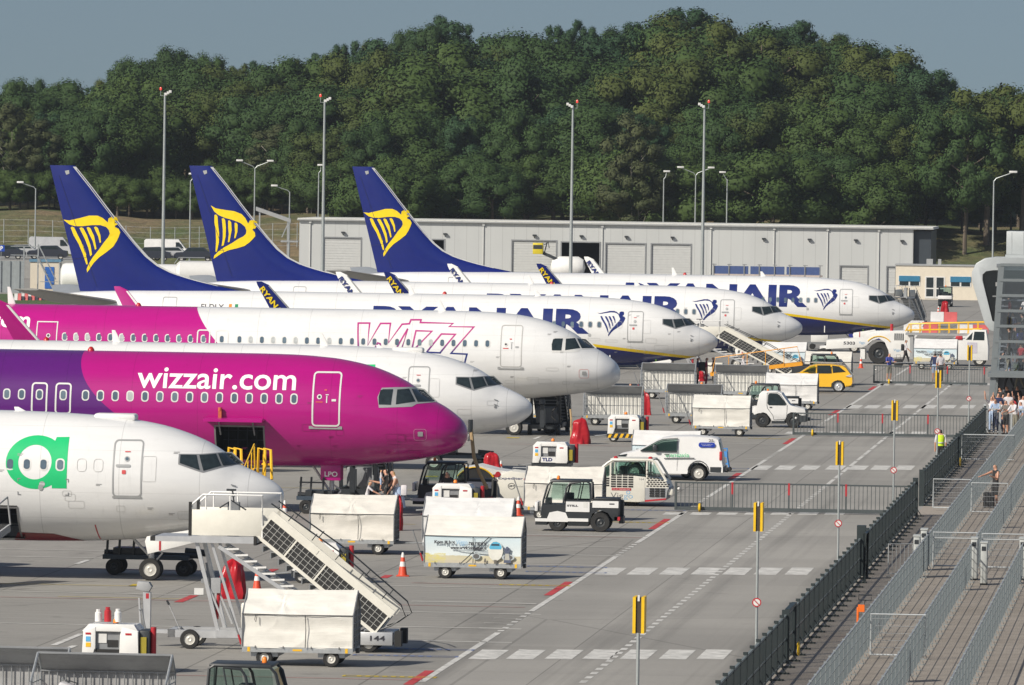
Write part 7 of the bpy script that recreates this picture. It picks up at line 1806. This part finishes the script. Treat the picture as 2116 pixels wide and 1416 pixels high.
for a_ in (1911, 1932):
    b = MB(); b.box(cx(a_), cx(a_ + 20), -.03, .02, .1, 2.2, m=0); b.box(cx(a_) + .12, cx(a_ + 20) - .12, -.04, -.03, .3, 1.0, m=1); b.box(cx(a_) + .12, cx(a_ + 20) - .12, -.04, -.03, 1.12, 2.1, m=1); b.build('door', [TRIMW, GLASS], cb_)
# blue storage rack before the warehouse
rk = empty('storage_rack', G(1473, 612), None, 'long blue storage rack in front of the warehouse wall', 'rack'); rs_ = S(1473, 612)
b = MB()
for k in range(3): b.box(k * 3.45 + .1, k * 3.45 + 3.35, 0, .1, 2.15, 2.9, m=0); b.box(k * 3.45, k * 3.45 + 3.45, -.05, 1.5, 1.95, 2.12, m=1)
b.build('blue_panel', [M('rack_blue', (.05, .085, .22), .5), M('rack_rail', (.50, .42, .38), .6)], rk)
b = MB()
for k in range(8): b.box(k * 1.45, k * 1.45 + .1, -.08, .02, 0, 3.1); b.box(k * 1.45 - .1, k * 1.45 + .3, -.1, .1, 3.0, 3.08)
b.build('frame', GREYP, rk)
# tall floodlight masts
def mast(label, px, py, Y, flip):
    t = AT(px, py, Y); rt = empty('floodlight_mast', (t.x, t.y, 0), 0, label, 'light mast', 'tall floodlight masts'); h = t.z
    b = MB(); b.tube((0, 0, 0), (0, 0, h), .19, 10, .10); b.build('pole', POLE, rt)
    b = MB()
    for k in range(3): b.box(flip * (.1 + .2 * k) - .12, flip * (.1 + .2 * k) + .12, -.25, .1, h - .25 + .12 * k, h + .0 + .12 * k, bev=.02)
    b.bar((0, 0, h - .2), (flip * .6, 0, h + .2), .06, .06); b.build('floodlight', TRIMW, rt)
    b = MB(); b.tube((-flip * .4, 0, h - .3), (-flip * .4, 0, h + .25), .025, 6); b.tube((-flip * .4, 0, h - .25), (0, 0, h - .3), .025, 6); q = b.build('bracket', POLE, rt); b = MB(); b.lathe([(.1, 0), (.1, .2), (.05, .28), (.001, .28)], 8, (-flip * .4, 0, h + .25)); b.build('obstacle_lamp', M('lamp_red', (.7, .04, .03), .3, emit=(.5, .02, .01)), q)
for a_ in (('tall floodlight mast standing left, above the first navy tail', 341, 192, 680, 1), ('tall floodlight mast between the second and third navy tails', 671, 206, 690, 1), ('tall floodlight mast before the open warehouse door', 1184, 218, 690, -1), ('tall floodlight mast right of the warehouse roller doors', 1456, 218, 695, -1)): mast(*a_)
def lampmast(label, px, py, Y, arms, z0=None, armlen=1.6):
    t = AT(px, py, Y); g = emb(t.x, t.y) if Y > 742 else 0
    rt = empty('street_lamp', (t.x, t.y, g), 0, label, 'street lamp', 'street lamps behind the apron'); h = t.z - g
    b = MB(); b.tube((0, 0, 0), (0, 0, h * .94), .10, 8, .06); b.build('pole', POLE, rt)
    for s_ in arms:
        b = MB(); b.path([(0, 0, h * .93), (s_ * .2, 0, h * .955), (s_ * armlen, 0, h)], .045, 6); ar = b.build('arm', POLE, rt)
        b = MB(); b.box(s_ * armlen - .35, s_ * armlen + .35, -.18, .18, h - .05, h + .14, bev=.04); b.build('lamp_head', TRIMW, ar)
for a_ in (('twin armed street lamp behind the second navy tail', 527, 333, 756, (-1, 1)), ('single arm street lamp left of the first navy tail', 74, 378, 752, (-1,)), ('single arm street lamp right of the second navy tail', 599, 385, 752, (-1,)), ('slim street lamp close to the second floodlight mast', 659, 342, 758, (1,), None, .2), ('plain slim lamp pole touching the second navy tail', 394, 360, 757, (1,), None, .15),
           ('slim street lamp over the warehouse left of the twin arms', 1372, 355, 760, (1,), None, .3), ('twin armed street lamp over the warehouse roof', 1438, 347, 758, (-1, 1)), ('slim street lamp over the warehouse right of the mast', 1503, 357, 760, (-1,), None, .5), ('single arm street lamp beside the glass tower roof', 2054, 356, 640, (1,), None, 1.7)): lampmast(*a_)
b = MB(); b.lathe([(.001, 0), (.35, 0), (.35, .3), (.001, .3)], 12, (0, -.2, 0), 'y'); 
# car park, cream hut, tank, walls at the left
cp0 = AT(-40, 540, 736); cpw = MB(); cpw.box(-90, -42, 736, 770, 0, 1.8); o = cpw.build('car_park', M('car_park_concrete', (.28, .28, .27), .85)); tag(o, kind='structure')
b = MB()
for k in range(16): b.box(-58 + k * .42 * 2, -57.6 + k * .42 * 2, 0, .1, .0, 2.9)
b.box(-60, -44.6, .1, .14, 0, 2.9)
wl_ = b.build('corrugated_wall', M('corrugated_grey', (.30, .33, .34), .5, .2, var=.1)); wl_.location = (0, 662, 0); wl_.scale = (1, 1, 1); tag(wl_, 'grey corrugated wall at the left picture edge', 'wall')
ht = empty('gate_hut', AT(62, 600, 668) * 1.0, 0, 'small cream hut with blue door beside the grey wall', 'hut'); ht.location.z = 0
b = MB(); b.box(0, 2.7, 0, 3, 0, 2.75); b.build('wall', _MATS['cabin_cream'], ht); b = MB(); b.box(-.1, 2.8, -.1, 3.1, 2.75, 2.95); b.build('roof', M('hut_roof', (.12, .25, .36), .5), ht); b = MB(); b.box(1.35, 2.2, -.05, 0, .3, 2.3); b.build('door', BLUE, ht)
st_ = empty('steel_staircase', AT(75, 600, 664), 0, 'zigzag steel staircase in front of the cream hut', 'staircase'); st_.location.z = 0
b = MB()
for k in range(9): b.bar((.1 + k * .16, 0, 3.3 - k * .33), (.1 + k * .16, .9, 3.3 - k * .33), .28, .04)
for y in (0, .9): b.bar((.0, y, 3.4), (1.6, y, .2), .05, .10); b.bar((.1, y, 4.4), (1.75, y, 1.2), .04, .05); b.bar((-2.4, y, 3.4), (.1, y, 3.4), .05, .06); b.bar((-2.4, y, 4.2), (.1, y, 4.2), .04, .05); b.bar((-1.2, y, 0), (-1.2, y, 4.2), .06, .06); b.bar((.1, y, 0), (.1, y, 4.4), .06, .06); b.bar((.3, y, 1.0), (1.9, y, 1.0), .04, .04)
b.build('frame', GALV, st_)
tk = empty('storage_tank', AT(122, 602, 655), 0, 'long white horizontal storage tank behind the first navy tail', 'tank'); tk.location.z = 0
b = MB(); b.lathe([(.02, .0), (.8, .06), (1.2, .25), (1.28, .5), (1.28, 13.0), (1.2, 13.2), (.8, 13.35), (.02, 13.4)], 32, (0, 1.3, 1.6), 'x'); b.build('shell', WHITE, tk); b = MB(); b.box(1, 1.4, .5, 2.1, 0, .6); b.box(11, 11.4, .5, 2.1, 0, .6); b.build('saddle', GREYP, tk)
b = MB(); b.box(-.1, 0, .9, 1.0, 0, 2.9); b.path([(-.05, .9, 2.9), (.6, .9, 3.1), (4, .9, 3.1)], .03, 5); b.build('ladder', GALV, tk)
tk2 = empty('tank_trailer', AT(380, 585, 640), 0, 'white rounded tank trailer end left of the second navy tail', 'tank'); tk2.location.z = 0
b = MB(); b.lathe([(.02, -.3), (.9, -.2), (1.15, .1), (1.15, 4), (.02, 4.2)], 24, (-.5, 1.3, 2.3), 'x'); b.build('shell', TRIMW, tk2); b = MB(); b.path([(-.9, .6, 3.2), (-.5, .6, 3.75), (1.8, .6, 3.75)], .03, 5); b.build('hoop', GALV, tk2); b = MB(); b.box(-.8, 4, .4, 2.2, .7, 1.2); b.build('chassis', DARK, tk2); make_wheels(tk2, [(0, .4, .5), (3, .4, .5)], .5, .3)
# parked cars on the terrace
def parked(label, px, Y, z, col, tall=1.0, van=False, rz=0):
    t = AT(px, 520, Y); rt = empty('parked_car', (t.x, t.y, z), rz, label, 'car', 'cars parked behind the apron')
    pr = [(-2.1, .3), (-2.15, .7), (-1.9, .9), (-1.2, .95), (-.7, 1.4), (.9, 1.45), (1.5, .98), (2.0, .9), (2.1, .5), (2.05, .3)] if not van else [(-2.4, .35), (-2.4, 2.0), (-2.2, 2.15), (1.2, 2.15), (1.9, 1.25), (2.4, 1.1), (2.45, .4)]
    b = MB(); car_shell(b, pr, 0, 1.75, .3, .9); b.build('body', M('car_' + col[0], col[1], .3, coat=.4), rt)
    b = MB(); b.prism([(-1.0, .98), (-.62, 1.35), (.82, 1.38), (1.25, .98)] if not van else [(.9, 1.25), (.9, 1.85), (1.25, 1.85), (1.7, 1.25)], .06, .10); b.build('side_window', GLASS, rt)
    make_wheels(rt, [(-1.35, .1, .31), (1.35, .1, .31)], .31, .2)
DK, SV, WH = ('black', (.02, .022, .03)), ('silver', (.42, .43, .44)), ('white', (.72, .72, .70))
for a_ in (('dark parked car at the left picture edge', 10, 742, 1.8, DK), ('silver parked car second from the left picture edge', 42, 748, 1.8, SV), ('dark parked car close to the first street lamp', 98, 744, 1.8, DK), ('dark parked car left of the white van behind the first tail', 312, 744, 1.8, DK), ('silver parked car behind the first floodlight mast', 352, 746, 1.8, SV), ('dark parked car right of the parked white van', 402, 745, 1.8, DK)): parked(*a_)
parked('white van parked beyond the first floodlight mast', 345, 752, 1.8, WH, van=True); parked('grey van parked behind the single arm street lamp', 106, 758, 1.8, SV, van=True)
sg = empty('parking_sign', AT(2, 540, 738), 0, 'blue parking sign with letter P at the left picture edge', 'sign'); sg.location.z = 1.8
b = MB(); b.box(-.25, .35, 0, .06, .85, 1.5); b.build('board', M('sign_blue', (.01, .06, .38), .4), sg); label_text('P', -.08, .18, .95, 1.4, -.01, LET_W, sg, .03); b = MB(); b.tube((0, .05, 0), (0, .05, 1.4), .03, 6); b.build('post', POLE, sg)
# chain link fence on the embankment
cf = empty('chain_link_fence', (0, 0, 0), 0, 'chain link fence with grey posts on the grass embankment', 'fence'); b = MB(); b2 = MB()
xs = [-62 + 2.6 * k for k in range(20)]
for x in xs: z = emb(x, 772); b.tube((x, 772, z), (x, 772, z + 2.6), .05, 6)
b.build('post', POLE, cf)
for k in range(5):
    for x0, x1 in zip(xs, xs[1:]): b2.tube((x0, 772, emb(x0, 772) + .2 + .58 * k), (x1, 772, emb(x1, 772) + .2 + .58 * k), .012, 3)
b2.build('wires', GALV, cf)
cw = empty('covered_walkway', (AT(528, 470, 745).x, 745, 0), 0, 'grey covered walkway roof left of the warehouse', 'walkway'); b = MB(); b.prism([(0, 7.1), (0, 7.5), (3.6, 6.3), (3.6, 5.9)], 0, 2); b.build('roof', TRIM, cw); b = MB()
for x, z in ((.4, 7), (3.3, 6)): b.bar((x, .2, 0), (x, .2, z), .15, .15)
b.bar((2.7, .2, 4.4), (3.4, .2, 6), .1, .1); b.box(2.6, 4.4, 0, 2, 3.9, 4.05); b.build('frame', GALV, cw)
# de-icing trucks with yellow baskets
for px, py, lab in ((655, 585, 'de-icing truck with yellow basket left of the third navy tail'), (1110, 596, 'de-icing truck with yellow basket before the closed roller door')):
    q = G(px, py); rt = empty('deicing_truck', q, None, lab, 'truck', 'de-icing trucks'); b = MB(); b.box(-.5, .5, 0, .9, 3.4, 4.5, bev=.04, m=0); b.box(-.45, .45, -.02, .0, 3.9, 4.3, m=1); b.build('basket', [M('basket_yellow', (.62, .50, .02), .5), DARK], rt)
    b = MB(); b.bar((.5, .5, 3.5), (2.6, .5, 2.6), .25, .3); b.tube((.6, .4, 3.4), (.9, .4, 4.6), .06, 6); b.path([(.6, .4, 4.3), (1.0, .4, 4.6), (1.1, .4, 4.0)], .05, 5); b.build('boom', DARK, rt)
    b = MB(); b.lathe([(.02, -1.8), (.8, -1.6), (1.1, -.9), (1.1, 1.0), (.8, 1.5), (.02, 1.7)], 20, (3.0, .9, 2.1), 'x', m=0); b.box(.8, 5.4, 0, 1.9, .6, 1.2, m=1); b.build('tank', [WHITE, GREYP], rt); make_wheels(rt, [(1.4, .1, .45), (4.7, .1, .45)], .45, .3)
# far left barriers on the grass
for k in range(6): barrier(36 + 14 * k, 621, .62, .60, 2, ('barrier block at the left picture edge on the grass', 'barrier block second from the left on the grass', 'barrier block third from the left on the grass', 'barrier block fourth from the left on the grass', 'barrier block fifth from the left on the grass', 'barrier block nearest the first tailplane tip')[k], 'barrier blocks on the grass')
c = dupat(ST, G(1893, 676), -TH + R(75), 'boarding stairs standing at the farthest airliner nose'); c.scale = (.8, .8, .8); c = dupat(TT, G(1968, 634), -TH + R(90), 'tow tractor parked before the cream cabin door')
